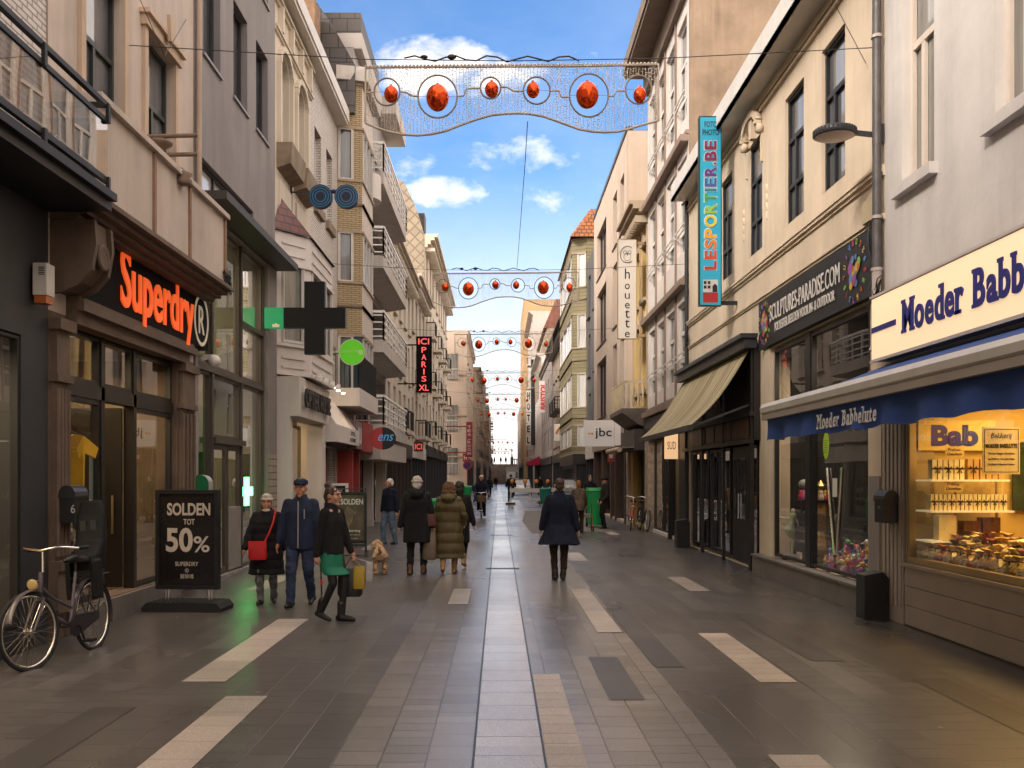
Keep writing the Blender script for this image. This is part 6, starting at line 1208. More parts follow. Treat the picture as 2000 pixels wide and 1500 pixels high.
def barrier(x, y, label):
    t = thing('barrier', label, 'barrier', (0, 0, 0), 'site barriers'); b = MB()
    for s in (-1.2, 0, 1.2): b.box(s - .03, s + .03, -.03, .03, 0, 1.1)
    b.build('post', WHT, t); b = MB(); b.box(-1.25, 1.25, -.04, -.031, .75, 1.0); b.box(-1.25, 1.25, -.04, -.031, .3, .4); b.build('board', WHT, t); b = MB(); b.box(-1.5, -.9, -.3, .3, 0, .12); b.box(.9, 1.5, -.3, .3, 0, .12); b.build('foot', mat('brick_red_foot', (.10, .045, .03), .8), t); t.location = (x, y, 0); return t
barrier(1.9, 60, 'white and grey site barrier with heavy feet in mid street'); barrier(4.0, 63, 'second site barrier close to the right shopfronts')
def hoarding_lamp(i, x):
    b = MB(); b.cone((x, 60, 1.05), (x, 60, 1.3), .05, .05, 8); b.ell((x, 60, 1.42), (.13, .07, .14), 10, 8, 1); b.build('warning_lamp', [DRK, mat('amber_lens', (.55, .20, .03), .4)], None, ('amber warning lamp on the site barrier', 'warning lamp', 'warning lamps on the barrier'))
for i, x in enumerate((.8, 1.6, 2.3, 3.0)): hoarding_lamp(i, x)
# ================================================================ what stands in the shop windows
def area(name, loc, e, col, sx, sy, rot=(0, 0, 0)):
    l = bpy.data.lights.new(name, 'AREA'); l.energy = e; l.color = col; l.shape = 'RECTANGLE'; l.size = sx; l.size_y = sy
    o = bpy.data.objects.new(name, l); C.objects.link(o); o.location = loc; o.rotation_euler = rot
def sweets():
    rn = random.Random(11); X = RXW
    area('shop_ceiling_lamp', (5.9, 8.6, 2.66), 105, (1, .64, .20), 1.2, 5.0)
    t = thing('display_shelf', 'two glass shelves of ribboned boxes at the far end of the sweet shop', 'shelf', (5.2, 11.2, 1.3)); b = MB()
    b.box(4.86, 5.75, 10.95, 11.35, 1.69, 1.71); b.box(4.86, 5.8, 10.95, 11.35, 1.34, 1.36); b.build('shelf', mat('lit_shelf', (.75, .62, .35), .3, emit=.3), t); b = MB()
    for x in (5.3, 5.78): b.box(x, x + .02, 11.3, 11.34, .75, 1.9)
    b.build('upright', mat('gold_frame', (.38, .27, .14)), t)
    wht = mat('gift_box', (.78, .66, .42), .5, .08, 6); kraft = mat('kraft_box', (.50, .30, .10), .6, .1, 6); rib = mat('dark_ribbon', (.03, .012, .025), .5)
    def gift(x, z, w, h, m, lab, grp):
        t = thing('gift_box', lab, 'gift box', (x, 11.05, z), grp); MB().box(x, x + w, 11.0, 11.12, z, z + h).build('box', m, t); q = MB(); q.box(x - .002, x + w + .002, 10.996, 11.0, z + h * .5, z + h * .58); q.box(x + w * .46, x + w * .54, 10.996, 11.0, z, z + h)
        for s in (-1, 1): q.prism([(0, 0), (s * w * .34, h * .14), (s * w * .3, -.0)], (x + w / 2, 10.994, z + h * .54), XU, (0, 0, 1), .004); q.prism([(0, 0), (s * w * .28, -h * .2), (s * w * .16, -h * .22)], (x + w / 2, 10.994, z + h * .54), XU, (0, 0, 1), .004)
        q.build('ribbon', rib, t)
    for i in range(3): gift(4.90 + i * .125, 1.712, .11, .225, wht, 'cream box with dark ribbon on the upper shelf', 'cream boxes on the upper shelf')
    for i in range(3): gift(5.30 + i * .14, 1.712, .125, .23, kraft, 'brown box with dark ribbon on the upper shelf', 'brown boxes on the upper shelf')
    for i in range(9): gift(4.88 + i * .097, 1.362, .085, .18, wht, 'small cream box with dark bow on the lower shelf', 'small boxes on the lower shelf')
    card = mat('shop_card', (.60, .42, .16), .6, .1, 5)
    for x, z, lab in ((5.03, 1.96, 'yellow chocolate card standing on top of boxes, upper'), (5.02, 1.57, 'yellow chocolate card over the lower box row')):
        t = thing('price_card', lab, 'card', (x, 10.97, z)); MB().box(x, x + .21, 10.97, 10.975, z, z + .12).build('card', card, t); q = MB(); q.text('Pralines', (x + .03, 10.968, z + .075), XU, .14, .03, .002, shear=.2); q.text('Chocolates', (x + .02, 10.968, z + .025), XU, .17, .032, .002, shear=.2); q.build('lettering', rib, t)
    t = thing('notice', 'framed cream notice with black lettering hanging inside the sweet shop window', 'notice', (5.1, 9.9, 1.75)); x0, x1 = 4.92, 5.30; y = 9.9; MB().box(x0, x1, y, y + .01, 1.77, 2.25).build('panel', mat('notice_paper', (.62, .50, .30), .6, .06, 3), t); q = MB()
    for p in ((x0 + .015, x0 + .021, 1.79, 2.23), (x1 - .021, x1 - .015, 1.79, 2.23)): q.box(p[0], p[1], y - .003, y, p[2], p[3])
    q.box(x0 + .021, x1 - .021, y - .003, y, 1.79, 1.796); q.box(x0 + .021, x1 - .021, y - .003, y, 2.224, 2.23)
    q.text('Bakkerij', (x0 + .08, y - .002, 2.12), XU, .22, .07, .003, shear=.3); q.text('MOEDER BABELUTTE', (x0 + .03, y - .002, 2.035), XU, .32, .045, .003, bold=.04)
    for k, s in enumerate(('The Best Belgian Chocolates', 'Les Meilleurs Chocolats Belges', 'De Beste Belgische Pralines')): q.text(s, (x0 + .055, y - .002, 1.965 - k * .055), XU, .27, .026, .003)
    q.build('lettering', BLK, t)
    cols = [(.62, .42, .16), (.55, .30, .07), (.40, .12, .05), (.70, .56, .30), (.12, .05, .03), (.58, .40, .10), (.66, .50, .26), (.30, .10, .10)]
    cel = [mat('sweets_%d' % i, c, .25, .5, 60, spec=.8) for i, c in enumerate(cols)]
    for r in range(4):
        for i in range(30):
            y = 5.55 + i * .196 + rn.uniform(-.03, .03); x = 4.97 + r * .125 + rn.uniform(-.015, .015); z = .79 + r * .047; sz = rn.uniform(.72, .95)
            b = MB(); prof = [(.0, 0), (.08, .0), (.105, .05), (.10, .10), (.06, .145), (.02, .165), (.018, .172), (.05, .20), (.085, .235)]
            b.lathe([(p[0] * sz, p[1] * sz) for p in prof], (0, 0, 0), 9)
            nv = []
            for v in b.v:
                d = noise.noise(Vector(v) * 26 + Vector((i * 3.1, r * 7, 0))); d2 = noise.noise(Vector(v) * 26 + Vector((i * 1.7, r * 5, 9))); nv.append((v[0] * (1 + d * .35) + x, v[1] * (1 + d2 * .35) + y, v[2] * (1 + d * .15) + z))
            b.v = nv; b.s = [False] * len(b.f); b.m = [0] * len(b.f); ci = rn.choice((0, 1, 2, 3, 3, 4, 5, 6, 7)); q = z + .168 * sz; b.tube([(x + .024 * math.cos(k), y + .024 * math.sin(k), q) for k in (0, 1.57, 3.14, 4.7, 6.28)], .007, 5, 1); b.beam((x - .01, y, q), (x - .05, y - .06, q - .03), .012, .006, 1); b.beam((x - .01, y, q), (x - .05, y + .06, q + .01), .012, .006, 1)
            b.build('sweet_bag', [cel[ci], rib], None, ('clear bag of wrapped sweets tied with dark ribbon in the lit window', 'bag of sweets', 'bags of sweets along the window'))
    b = MB(); b.box(4.9, 5.5, 5.45, 11.38, .735, .79); b.box(5.04, 5.5, 5.45, 11.38, .79, .835); b.box(5.16, 5.5, 5.45, 11.38, .835, .88); b.box(5.29, 5.5, 5.45, 11.38, .88, .925); b.build('display_step', mat('dark_shelf2', (.10, .06, .03), .5), None, ('dark stepped display stand under the bags of sweets', 'display stand'))
    for i in range(15):
        y = 5.7 + i * .38; c = MB(); c.prism([(-.075, 0), (.075, 0), (.075, .11), (-.075, .11)], (4.865, y, .76), NYU, Vector((.35, 0, .94)), .004, 0); q = Vector((.35, 0, .94))
        for k in range(3): c.prism([(-.05, 0), (.05 - .02 * k, 0), (.05 - .02 * k, .008), (-.05, .008)], Vector((4.862, y, .76)) + q * (.03 + .028 * k), NYU, q, .003, 1)
        c.build('price_card', [mat('price_paper', (.62, .55, .42), .6), mat('price_ink', (.10, .07, .05), .6)], None, ('small white price card propped in front of the bags of sweets', 'price card', 'price cards along the sill'))
    t = thing('wall_cabinet', 'yellow lit wall cabinet with jars at the back of the sweet shop', 'cabinet', (7.6, 9, .7)); b = MB()
    for z in (.75, 1.15, 1.55, 1.95, 2.3): b.box(7.2, 7.75, 5.2, 11.2, z, z + .03)
    for y in (5.2, 6.7, 8.2, 9.7, 11.17): b.box(7.2, 7.75, y, y + .03, .75, 2.33)
    b.build('shelving', mat('honey_wood', (.50, .30, .10), .5, .15, 3), t); j = MB()
    for i in range(90):
        y = rn.uniform(5.3, 11.0); z = rn.choice((.78, 1.18, 1.58, 1.98)); h = rn.uniform(.12, .28); w = rn.uniform(.05, .1); j.box(7.15, 7.3, y, y + w, z, z + h, rn.randrange(5))
    j.build('packed_goods', cel[:5], t)
    b = MB()
    for x, z0, z1 in ((5.0, 1.02, 1.30), (5.28, 1.02, 1.24), (5.5, 1.02, 1.28)): b.box(x, x + .2, 11.06, 11.2, z0, z1, int(x * 10) % 3)
    b.box(4.86, 5.85, 10.95, 11.35, 1.0, 1.018, 3); b.build('boxed_sweets', [cel[2], cel[4], wht, mat('lit_shelf', (.75, .62, .35))], None, ('three tall sweet boxes on the lowest glass shelf', 'boxes'))
    t = thing('poster', 'dark green poster with an orange hand on the rear wall', 'poster', (6.6, 11.3, 1.4)); MB().box(6.0, 6.9, 11.36, 11.38, 1.35, 2.15).build('panel', mat('poster_green', (.03, .045, .02), .6, .6, 4), t); q = MB(); q.ell((6.55, 11.35, 1.55), (.16, .01, .08)); q.build('picture', mat('poster_hand', (.5, .28, .08), .6), t)
    t = thing('poster', 'cream panel imitating the mirrored sign beside the upper shelf of boxes', 'poster', (5.8, 11.3, 1.9)); MB().box(4.9, 5.8, 11.37, 11.39, 2.05, 2.4).build('panel', mat('mirrored_sign_cream', (.66, .48, .16), .6, .2, 4), t); q = MB(); q.text('Bab', (5.05, 11.368, 2.1), XU, .55, .25, .004, bold=.05); q.build('lettering', mat('navy_letter', (.018, .018, .16)), t)  # panel and letters stand in for a sign reflected in the glass
    b = MB()
    for i in range(14):
        y = 5.5 + i * .28; b.box(6.0, 6.2, y, y + .2, 1.201, 1.3 + .12 * rn.random(), rn.randrange(5))
    b.build('counter_goods', cel[:5], None, ('row of packed goods on the sales counter', 'goods'))
    b = MB(); b.box(5.9, 6.5, 5.4, 9.6, .7, 1.15); b.box(5.85, 6.55, 5.4, 9.65, 1.15, 1.2, 1); b.build('counter', [mat('honey_wood2', (.34, .20, .06), .5), mat('counter_top', (.55, .40, .18), .3)], None, ('honey coloured sales counter inside the sweet shop', 'counter'))
    b = MB(); rr = random.Random(4)
    for i in range(240):
        a = rr.random() * 6.28; e = rr.uniform(-1, 1); r_ = .30 * rr.random() ** .4; c = Vector((5.95 + r_ * math.cos(a), 9.9 + r_ * math.sin(a) * .6, 1.66 + e * .27)); d = Vector((rr.uniform(-1, 1), rr.uniform(-1, 1), rr.uniform(-.6, 1))).normalized() * .09; s = d.cross(Vector((0, 0, 1))) * .25
        b.add([c - d * .2, c + s, c + d, c - s], [(0, 1, 2, 3)])
    b.cone((5.95, 9.9, 1.2), (5.95, 9.9, 1.5), .1, .13, 12, 1); b.build('potted_plant', [mat('leaf_green', (.03, .05, .02), .5, .4, 12), mat('pot_brown', (.14, .06, .03), .7)], None, ('dark leafy plant on the counter in the sweet shop', 'plant'))
sweets()
def sculptures():
    rn = random.Random(21)
    area('shop_ceiling_lamp', (5.7, 14.8, 3.8), 50, (1, .8, .55), 1.0, 3.0)
    t = thing('statue', 'pale green dancer figurine with raised arms on a white base', 'statue', (4.98, 16.55, .34)); b = MB(); c = (4.98, 16.55)
    for p, q, r0, r1 in (((0, 0, .16), (.02, 0, .55), .035, .06), ((.02, 0, .55), (-.06, 0, .82), .07, .15), ((-.06, 0, .82), (.0, 0, 1.04), .15, .07), ((0, 0, 1.04), (.03, 0, 1.2), .07, .09)): b.cap((c[0] + p[0], c[1] + p[1], .34 + p[2]), (c[0] + q[0], c[1] + q[1], .34 + q[2]), r0, r1)
    b.build('body', mat('pale_green_glaze', (.42, .48, .26), .25, .15, 6, coat=.4), t); a = MB(); a.tube([(c[0] + .05, c[1], 1.52), (c[0] - .14, c[1], 1.44), (c[0] - .34, c[1], 1.5)], [.035, .028, .015], 8); a.tube([(c[0] + .05, c[1], 1.52), (c[0] + .14, c[1], 1.38), (c[0] + .18, c[1], 1.25)], [.035, .028, .02], 8); a.ell((c[0] + .03, c[1], 1.66), (.055, .055, .075)); a.build('arms_and_head', mat('pale_glaze', (.62, .58, .5), .3), t); MB().box(c[0] - .22, c[0] + .2, c[1] - .1, c[1] + .1, .40, .47).build('base', WHT, t); MB().box(c[0] - .25, c[0] + .25, c[1] - .15, c[1] + .15, .335, .40).build('plinth', BLK, t); t.scale = (.62, .62, .62)
    t = thing('statue', 'gilded upright figure with glinting facets behind the dancer figurine', 'statue', (5.3, 16.2, .4)); b = MB(); b.lathe([(.16, 0), (.2, .2), (.12, .5), (.18, .8), (.14, 1.0), (.05, 1.12), (.1, 1.25), (0, 1.35)], (5.32, 16.1, .34), 9); b.s = [False] * len(b.f); b.build('body', mat('gilt', (.50, .32, .12), .3, .3, 12, metal=.9), t); b = MB(); b.box(5.16, 5.48, 15.98, 16.22, .335, .345); b.build('base', BLK, t)
    t = thing('statue', 'yellow seated toy bear sculpture at the near end of the window', 'statue', (5.2, 12.8, .6)); b = MB()
    for p, r in (((0, 0, .28), (.16, .14, .2)), ((0, -.02, .58), (.13, .12, .12)), ((-.1, 0, .69), .045), ((.1, 0, .69), .045), ((-.15, -.06, .36), (.05, .12, .05)), ((.15, -.06, .36), (.05, .12, .05)), ((-.1, -.12, .12), (.06, .14, .06)), ((.1, -.12, .12), (.06, .14, .06)), ((0, -.13, .55), (.05, .04, .04))): b.ell((5.12 + p[0], 12.85 + p[1], .82 + p[2]), r, 12, 8)
    b.build('body', mat('sculpture_yellow', (.62, .40, .02), .3, .1, 4, coat=.5), t); MB().box(4.98, 5.3, 12.7, 13.0, .34, .82).build('plinth', BLK, t)
    pal = [(.5, .03, .03), (.6, .42, .03), (.04, .12, .45), (.65, .6, .55), (.06, .3, .07), (.5, .1, .3), (.55, .25, .03), (.1, .08, .3)]; ms = [mat('figurine_%d' % i, c, .25, .35, 30, coat=.5) for i, c in enumerate(pal)]
    for i in range(64):
        y = rn.uniform(12.75, 14.95); x = 4.92 + rn.random() ** 1.5 * .6; sc = rn.uniform(.55, 1.05); z = .336 + (rn.random() < .4) * .0 + (x - 4.93) * .5; b = MB(); b.loft([(0, 0, 0, .07, .06), (.02, 0, 0, .06, .05), (.10, 0, 0, .055, .05), (.15, 0, 0, .03, .03)], 10); b.ell((0, -.01, .20), (.045, .042, .05), 10, 7, 1)
        k = rn.randrange(3)
        if k == 0: b.cap((-.03, 0, .23), (-.05, 0, .31), .012, .006, 6, 1); b.cap((.03, 0, .23), (.05, 0, .31), .012, .006, 6, 1)
        if k == 1: b.cap((.05, 0, .13), (.11, -.02, .19), .014, .009, 6); b.cap((-.05, 0, .13), (-.1, -.03, .09), .014, .009, 6)
        if k == 2: b.cap((0, -.04, .19), (0, -.10, .18), .02, .01, 6, 1); b.cap((-.04, 0, .12), (-.09, 0, .2), .03, .008, 6)
        a = rn.random() * 6.28; ca, sa = math.cos(a), math.sin(a); b.v = [((v[0] * ca - v[1] * sa) * sc + x, (v[0] * sa + v[1] * ca) * sc + y, v[2] * sc + z) for v in b.v]
        if x > 4.99: b.box(x - .05, x + .05, y - .05, y + .05, .336, z, 2)
        b.build('figurine', [ms[rn.randrange(8)], ms[rn.randrange(8)], BLK], None, ('small glossy painted figurine crowded on the shop window floor', 'figurine', 'painted figurines on the window floor'))
    t = thing('hanging_figurine', 'dark horse head ornament high in the narrow window pane', 'ornament', (5.1, 16.2, 2.0)); b = MB(); b.ell((5.05, 16.1, 1.62), (.1, .06, .08)); b.cap((5.08, 16.1, 1.62), (5.14, 16.1, 1.45), .05, .04); b.build('body', mat('grey_glaze', (.3, .3, .3), .3), t); q = MB(); q.box(4.95, 5.5, 15.9, 16.4, 1.33, 1.36); q.build('shelf', DWOOD, t)
    for i in range(9):
        b = MB(); y = 15.5 + i * .14; b.lathe([(.04, 0), (.05, .06), (.02, .1), (.03, .14), (0, .16)], (5.05 + rn.uniform(0, .3), y, 1.362), 8); b.build('figurine', ms[(i * 3) % 8], None, ('tiny figurine on the shelf in the narrow pane', 'figurine', 'tiny figurines on the shelf'))
    b = MB(); b.tube([(4.83, 14.32, 1.87), (4.83, 14.02, .62)], .022, 10); b.build('door_handle_pole', CHROME, None, ('long slanting chrome pull pole on the glass, farther of two', 'door handle')); b = MB(); b.tube([(4.83, 13.72, 1.87), (4.83, 13.92, .62)], .022, 10); b.build('door_handle_pole', CHROME, None, ('long slanting chrome pull pole on the glass, nearer of two', 'door handle'))
    b = MB(); disc(b, (4.846, 14.42, 2.20), NYU, .20, .004, 0, 28, .62)
    for k in range(6): b.prism([(-.07, 0), (.07, 0), (.07, .008), (-.07, .008)], (4.841, 14.42, 2.10 + k * .035), NYU, (0, 0, 1), .002, 1)
    b.build('sticker', [mat('sticker_lime', (.30, .42, .03), .5, emit=.06), mat('sticker_ink', (.05, .10, .02))], None, ('lime green oval sticker on the sculpture shop glass', 'sticker'))
    MB().box(4.842, 4.846, 13.95, 14.13, 1.45, 1.72).build('notice', WHT, None, ('small white paper notice taped between the chrome poles', 'notice'))
    t = thing('plant_pot', 'low black sign holder with white card beside the dancer base', 'card', (4.95, 16.2, .34)); MB().box(4.92, 4.95, 15.9, 16.1, .335, .5).build('card', WHT, t)
sculptures()
def clothes():
    area('shop_ceiling_lamp', (-6.0, 12.6, 3.3), 70, (1, .72, .38), 1.6, 3.4)
    t = thing('t_shirt', 'mustard yellow shirt on a hanger inside the clothes shop window', 't-shirt', (-5.1, 11.1, 1.6)); o = [(-.2, 0), (.2, 0), (.21, .42), (.33, .36), (.37, .48), (.2, .62), (.08, .64), (0, .58), (-.08, .64), (-.2, .62), (-.37, .48), (-.33, .36), (-.21, .42)]
    b = MB(); b.prism(o, (-5.02, 11.25, 1.60), Vector((.7, .714, 0)), (0, 0, 1), .05); b.build('shirt', mat('mustard', (.60, .34, .02), .85, .15, 5, bump=.3), t); q = MB()
    q.tube([(-5.2, 11.07, 2.2), (-5.02, 11.25, 2.3), (-4.86, 11.4, 2.2)], .01, 6); q.beam((-5.02, 11.25, 2.3), (-5.02, 11.25, 2.75), .008, .008); q.build('hanger', DRK, t); q = MB(); q.text('Original', (-5.13, 11.12, 1.95), Vector((.7, .714, 0)), .3, .1, .012, shear=.3, bold=.02); q.build('print', mat('print_brown', (.25, .09, .02), .7), t)
    t = thing('folded_clothes', 'stack of folded clothes on a low table behind the glass', 'clothes', (-5.2, 11.2, .3)); b = MB(); rn = random.Random(3)
    for k in range(7): b.box(-5.35, -5.0, 10.95, 11.4, 1.02 + k * .045, 1.06 + k * .045, k % 3)
    b.build('stack', [mat('cloth_tan', (.34, .22, .12), .9), mat('cloth_dark', (.06, .05, .05), .9), mat('cloth_cream', (.5, .42, .33), .9)], t); b = MB(); b.box(-5.5, -4.95, 10.8, 11.6, .95, 1.0); b.box(-5.45, -5.4, 10.85, 10.9, .3, .95); b.box(-5.05, -5.0, 11.5, 11.55, .3, .95); b.build('table', DWOOD, t)
    t = thing('clothes_rail', 'rail of dark and orange jackets in the clothes shop', 'clothes rail', (-6.5, 13, .3)); b = MB(); b.tube([(-6.2, 12, .3), (-6.2, 12, 1.8), (-6.2, 14.4, 1.8), (-6.2, 14.4, .3)], .02, 8); b.build('rail', CHROME, t)
    for i in range(16):
        y = 12.1 + i * .145; b = MB(); b.loft([(.75, -6.2, y, .2, .05), (1.3, -6.2, y, .22, .05), (1.65, -6.2, y, .2, .05), (1.76, -6.2, y, .05, .03)], 12); b.build('jacket', mat('jacket_%d' % (i % 4), [(.02, .02, .025), (.4, .13, .02), (.10, .06, .04), (.3, .22, .12)][i % 4], .85), t)
    b = MB(); b.box(-4.87, -4.865, 11.55, 11.66, .95, 2.05); b.build('sticker', mat('pale_sticker', (.30, .36, .36), .5), None, ('pale vertical sticker strip on the clothes shop window edge', 'sticker'))
    t = thing('floral_panel', 'dark hanging shirt with orange blossom pattern by the open door', 'shirt', (-5.4, 12.3, 1.2)); MB().prism(o, (-5.5, 12.1, 1.75), Vector((.8, .6, 0)), (0, 0, 1), .05).build('shirt', mat('floral', (.05, .02, .012), .8, 1, 30), t)
    # far left window: beige bag and coat
    area('shop_ceiling_lamp', (-6.0, 7.5, 3.0), 60, (1, .78, .5), 1.2, 3.0)
    t = thing('handbag', 'black handbag hanging in the window at the picture edge', 'handbag', (-5.2, 8.9, 1)); b = MB(); b.loft([(1.0, -5.3, 9.1, .2, .07), (1.3, -5.3, 9.1, .15, .05)], 14, pw=4); b.tube([(-5.4, 9.1, 1.3), (-5.3, 9.1, 1.62), (-5.2, 9.1, 1.3)], .012, 6); b.build('body', BLK, t)
    area('shop_ceiling_lamp', (-5.7, 22.4, 3.2), 30, (1, .75, .45), 1, 3); area('shop_ceiling_lamp', (5.6, 29, 2.85), 20, (1, .75, .45), 1, 3); area('shop_ceiling_lamp', (-5.9, 17.5, 5.9), 14, (1, .78, .48), 1, 3.5); area('shop_ceiling_lamp', (-6.2, 17.5, 3.4), 14, (1, .85, .6), 1, 3.5)
clothes()
# ================================================================ people, animals, bicycles, vehicles
def remesh(mb, vox, it, name, mats, parent, post=None, fold=0.0, ff=(9, 9, 3), seed=0, tag=None):
    me = bpy.data.meshes.new(name); me.from_pydata(mb.v, [], mb.f); o = bpy.data.objects.new(name, me); C.objects.link(o)
    r = o.modifiers.new('r', 'REMESH'); r.mode = 'VOXEL'; r.voxel_size = vox
    if it: s = o.modifiers.new('s', 'SMOOTH'); s.factor = .5; s.iterations = it
    dg = bpy.context.evaluated_depsgraph_get(); dg.update(); nm = bpy.data.meshes.new_from_object(o.evaluated_get(dg)); bpy.data.objects.remove(o); bpy.data.meshes.remove(me)
    nm.name = name
    if fold or post:
        off = Vector((seed * 3.7, seed * 1.3, seed)); ns = [v.normal.copy() for v in nm.vertices]
        for v, n in zip(nm.vertices, ns):
            c = v.co; d = 0
            if fold: q = Vector((c.x * ff[0], c.y * ff[1], c.z * ff[2])) + off; d = fold * (noise.noise(q) + .5 * noise.noise(q * 2.1))
            if post: d += post(c, n)
            v.co = c + n * d
    mats = mats if isinstance(mats, (list, tuple)) else [mats]
    nm.materials.clear()
    for m in mats: nm.materials.append(m)
    for p in nm.polygons: p.use_smooth = True
    ob = bpy.data.objects.new(name, nm); C.objects.link(ob)
    if parent is not None: ob.parent = parent
    if tag: settag(ob, *tag)
    return ob
def ik(a, c, l1, l2, bend):
    a = Vector(a); c = Vector(c); d = c - a; L = min(d.length, (l1 + l2) * .999); u = d.normalized(); x = (l1 * l1 - l2 * l2 + L * L) / (2 * L); h = math.sqrt(max(l1 * l1 - x * x, 0)); w = Vector(bend); w = (w - u * w.dot(u)).normalized()
    return a + u * x + w * h, a + u * L
SKIN = mat('skin', (.42, .23, .16), .55, .12, 18, obj=True); SKIN2 = mat('ruddy_skin', (.44, .20, .13), .55, .15, 18, obj=True)
def cloth(name, col, rough=.85, var=.25, sc=7): return mat('cloth_' + name, col, rough, var, sc, obj=True, spec=.2, bump=.25, bscale=90)
def person(label, loc, face, h=1.75, vox=.009, feet=((-.09, .0, 0), (.09, -.0, 0)), hands=((-.30, -.05, .80), (.30, -.05, .80)), yaw=0, skin=SKIN, top=None, bottom=None, shoe=None, hair=None, hat=None, wid=1.0, extra=None, group=None, grip=False, seated=None, fine=True, lean=0.0):
    """built facing -Y at the origin, then turned by face (degrees) and set down at loc"""
    t = thing('person', label, 'person', (0, 0, 0), group); k = h / 1.75
    V3 = lambda x, y, z: Vector((x * k, y * k + (lean * max(0, z - .9)) * k, z * k))
    hz = seated if seated else .93; hip = [V3(s * .092 * wid, 0.0, hz) for s in (-1, 1)]
    if seated: hip = [Vector((s * .092 * k * wid, .12 * k, hz * k)) for s in (-1, 1)]
    sh = [V3(s * .158 * wid, .005 + (.12 if seated else 0), 1.405 + (hz - .93)) for s in (-1, 1)]
    dz = (hz - .93) * k
    knee = []; ank = []; elb = []; wr = []
    for i in (0, 1):
        f = feet[i]; a = Vector((f[0] * k, f[1] * k + .03 * k * 0, (f[2] + .085) * k)); kn, an = ik(hip[i], a, .435 * k, .43 * k, (0.05 * (i * 2 - 1), -1, 0)); knee.append(kn); ank.append(an)
        w = Vector(hands[i]) * k; e, w2 = ik(sh[i], w, .29 * k, .255 * k, ((i * 2 - 1) * .5, .9, -.2)); elb.append(e); wr.append(w2)
    hy = (.12 if seated else 0) * k + lean * .72 * k; hc = Vector((0, hy - .012 * k, 1.615 * k + dz)); RM = Matrix.Rotation(R(yaw), 3, 'Z')
    def hp(x, y, z): return hc + RM @ Vector((x * k * 1.08, y * k * 1.08, z * k * 1.06))
    def fp(i, y, z):                                   # a point of foot i, pitched when the heel is lifted
        pt = min(.9, feet[i][2] * 5.5) if not seated else .1; c, s = math.cos(pt), math.sin(pt); a = ank[i]
        return Vector((a.x + (i * 2 - 1) * .12 * -y * k, a.y + (y * c - z * s) * k, a.z + (z * c + y * s) * k))
    b = MB()
    b.ell(hp(0, .012, .025), (.076 * k, .092 * k, .098 * k)); b.ell(hp(0, -.025, -.04), (.060 * k, .062 * k, .082 * k)); b.cap(hc + Vector((0, .015 * k, -.06 * k)), Vector((0, hy + .02 * k, 1.42 * k + dz)), .054 * k, .062 * k)
    if fine:
        b.cap(hp(0, -.088, .018), hp(0, -.106, -.022), .010 * k, .015 * k, 8); b.ell(hp(0, -.083, .036), (.052 * k, .016 * k, .012 * k)); b.ell(hp(0, -.078, -.064), (.024 * k, .016 * k, .010 * k)); b.ell(hp(0, -.07, -.105), (.028 * k, .024 * k, .02 * k))
        for s in (-1, 1): b.ell(hp(s * .077, .012, -.005), (.012 * k, .022 * k, .034 * k)); b.ell(hp(s * .042, -.06, -.03), (.025 * k, .022 * k, .026 * k))
    ty = hip[0].y
    b.loft([(hz * k - .08 * k, 0, ty, .12 * k * wid, .09 * k), (hz * k + .05 * k, 0, ty, .15 * k * wid, .105 * k), (1.12 * k + dz, 0, (ty + hy) / 2, .125 * k * wid, .09 * k), (1.3 * k + dz, 0, hy, .155 * k * wid, .105 * k), (1.42 * k + dz, 0, hy, .15 * k * wid, .085 * k), (1.47 * k + dz, 0, hy, .07 * k, .06 * k)], 20)
    for i in (0, 1):
        b.cap(hip[i], knee[i], .078 * k, .052 * k); b.cap(knee[i], ank[i], .05 * k, .034 * k); b.cap(fp(i, .03, -.03), fp(i, -.12, -.055), .028 * k, .022 * k)
        b.cap(sh[i], elb[i], .052 * k, .039 * k); b.cap(elb[i], wr[i], .038 * k, .026 * k)
        d = (wr[i] - elb[i]).normalized(); s = i * 2 - 1; side = Vector((0, 1, 0)) if abs(d.z) > .5 else Vector((1, 0, 0)); side = (side - d * side.dot(d)).normalized(); nrm = d.cross(side).normalized()
        if nrm.x * s > 0: nrm = -nrm                   # palm turned to the thigh
        p = wr[i]; b.cap(p + d * .015 * k, p + d * .075 * k, .024 * k, .027 * k)
        b.ell(p + d * .055 * k, (.02 * k, .036 * k, .045 * k) if abs(d.z) > .5 else (.036 * k, .045 * k, .02 * k))
        for j, ln in enumerate((.070, .080, .074, .058)):
            q = p + d * .088 * k + side * (j - 1.5) * .0185 * k; cr = .9 if grip else .35
            m1 = q + (d * math.cos(cr * .6) + nrm * math.sin(cr * .6)) * ln * .5 * k; m2 = m1 + (d * math.cos(cr * 1.8) + nrm * math.sin(cr * 1.8)) * ln * .5 * k; b.cap(q, m1, .0092 * k, .0086 * k, 7); b.cap(m1, m2, .0086 * k, .0074 * k, 7)
        q = p + d * .03 * k - side * .03 * k; m1 = q + (d * .75 - side * .5 + nrm * .4).normalized() * .036 * k; b.cap(q, m1, .012 * k, .010 * k, 7); b.cap(m1, m1 + (d * .9 + nrm * .4).normalized() * .03 * k, .010 * k, .008 * k, 7)
    remesh(b, vox if fine else vox * 1.3, 2, 'body', skin, t)
    if fine:
        e = MB()
        for s in (-1, 1): e.ell(hp(s * .031, -.083, .014), (.012 * k, .006 * k, .007 * k), 10, 7)
        e.build('eye', mat('eye_dark', (.03, .02, .018), .3), t); e = MB(); e.ell(hp(0, -.094, -.064), (.021 * k, .004 * k, .005 * k), 10, 6); e.build('mouth', mat('lip', (.30, .10, .08), .5), t)
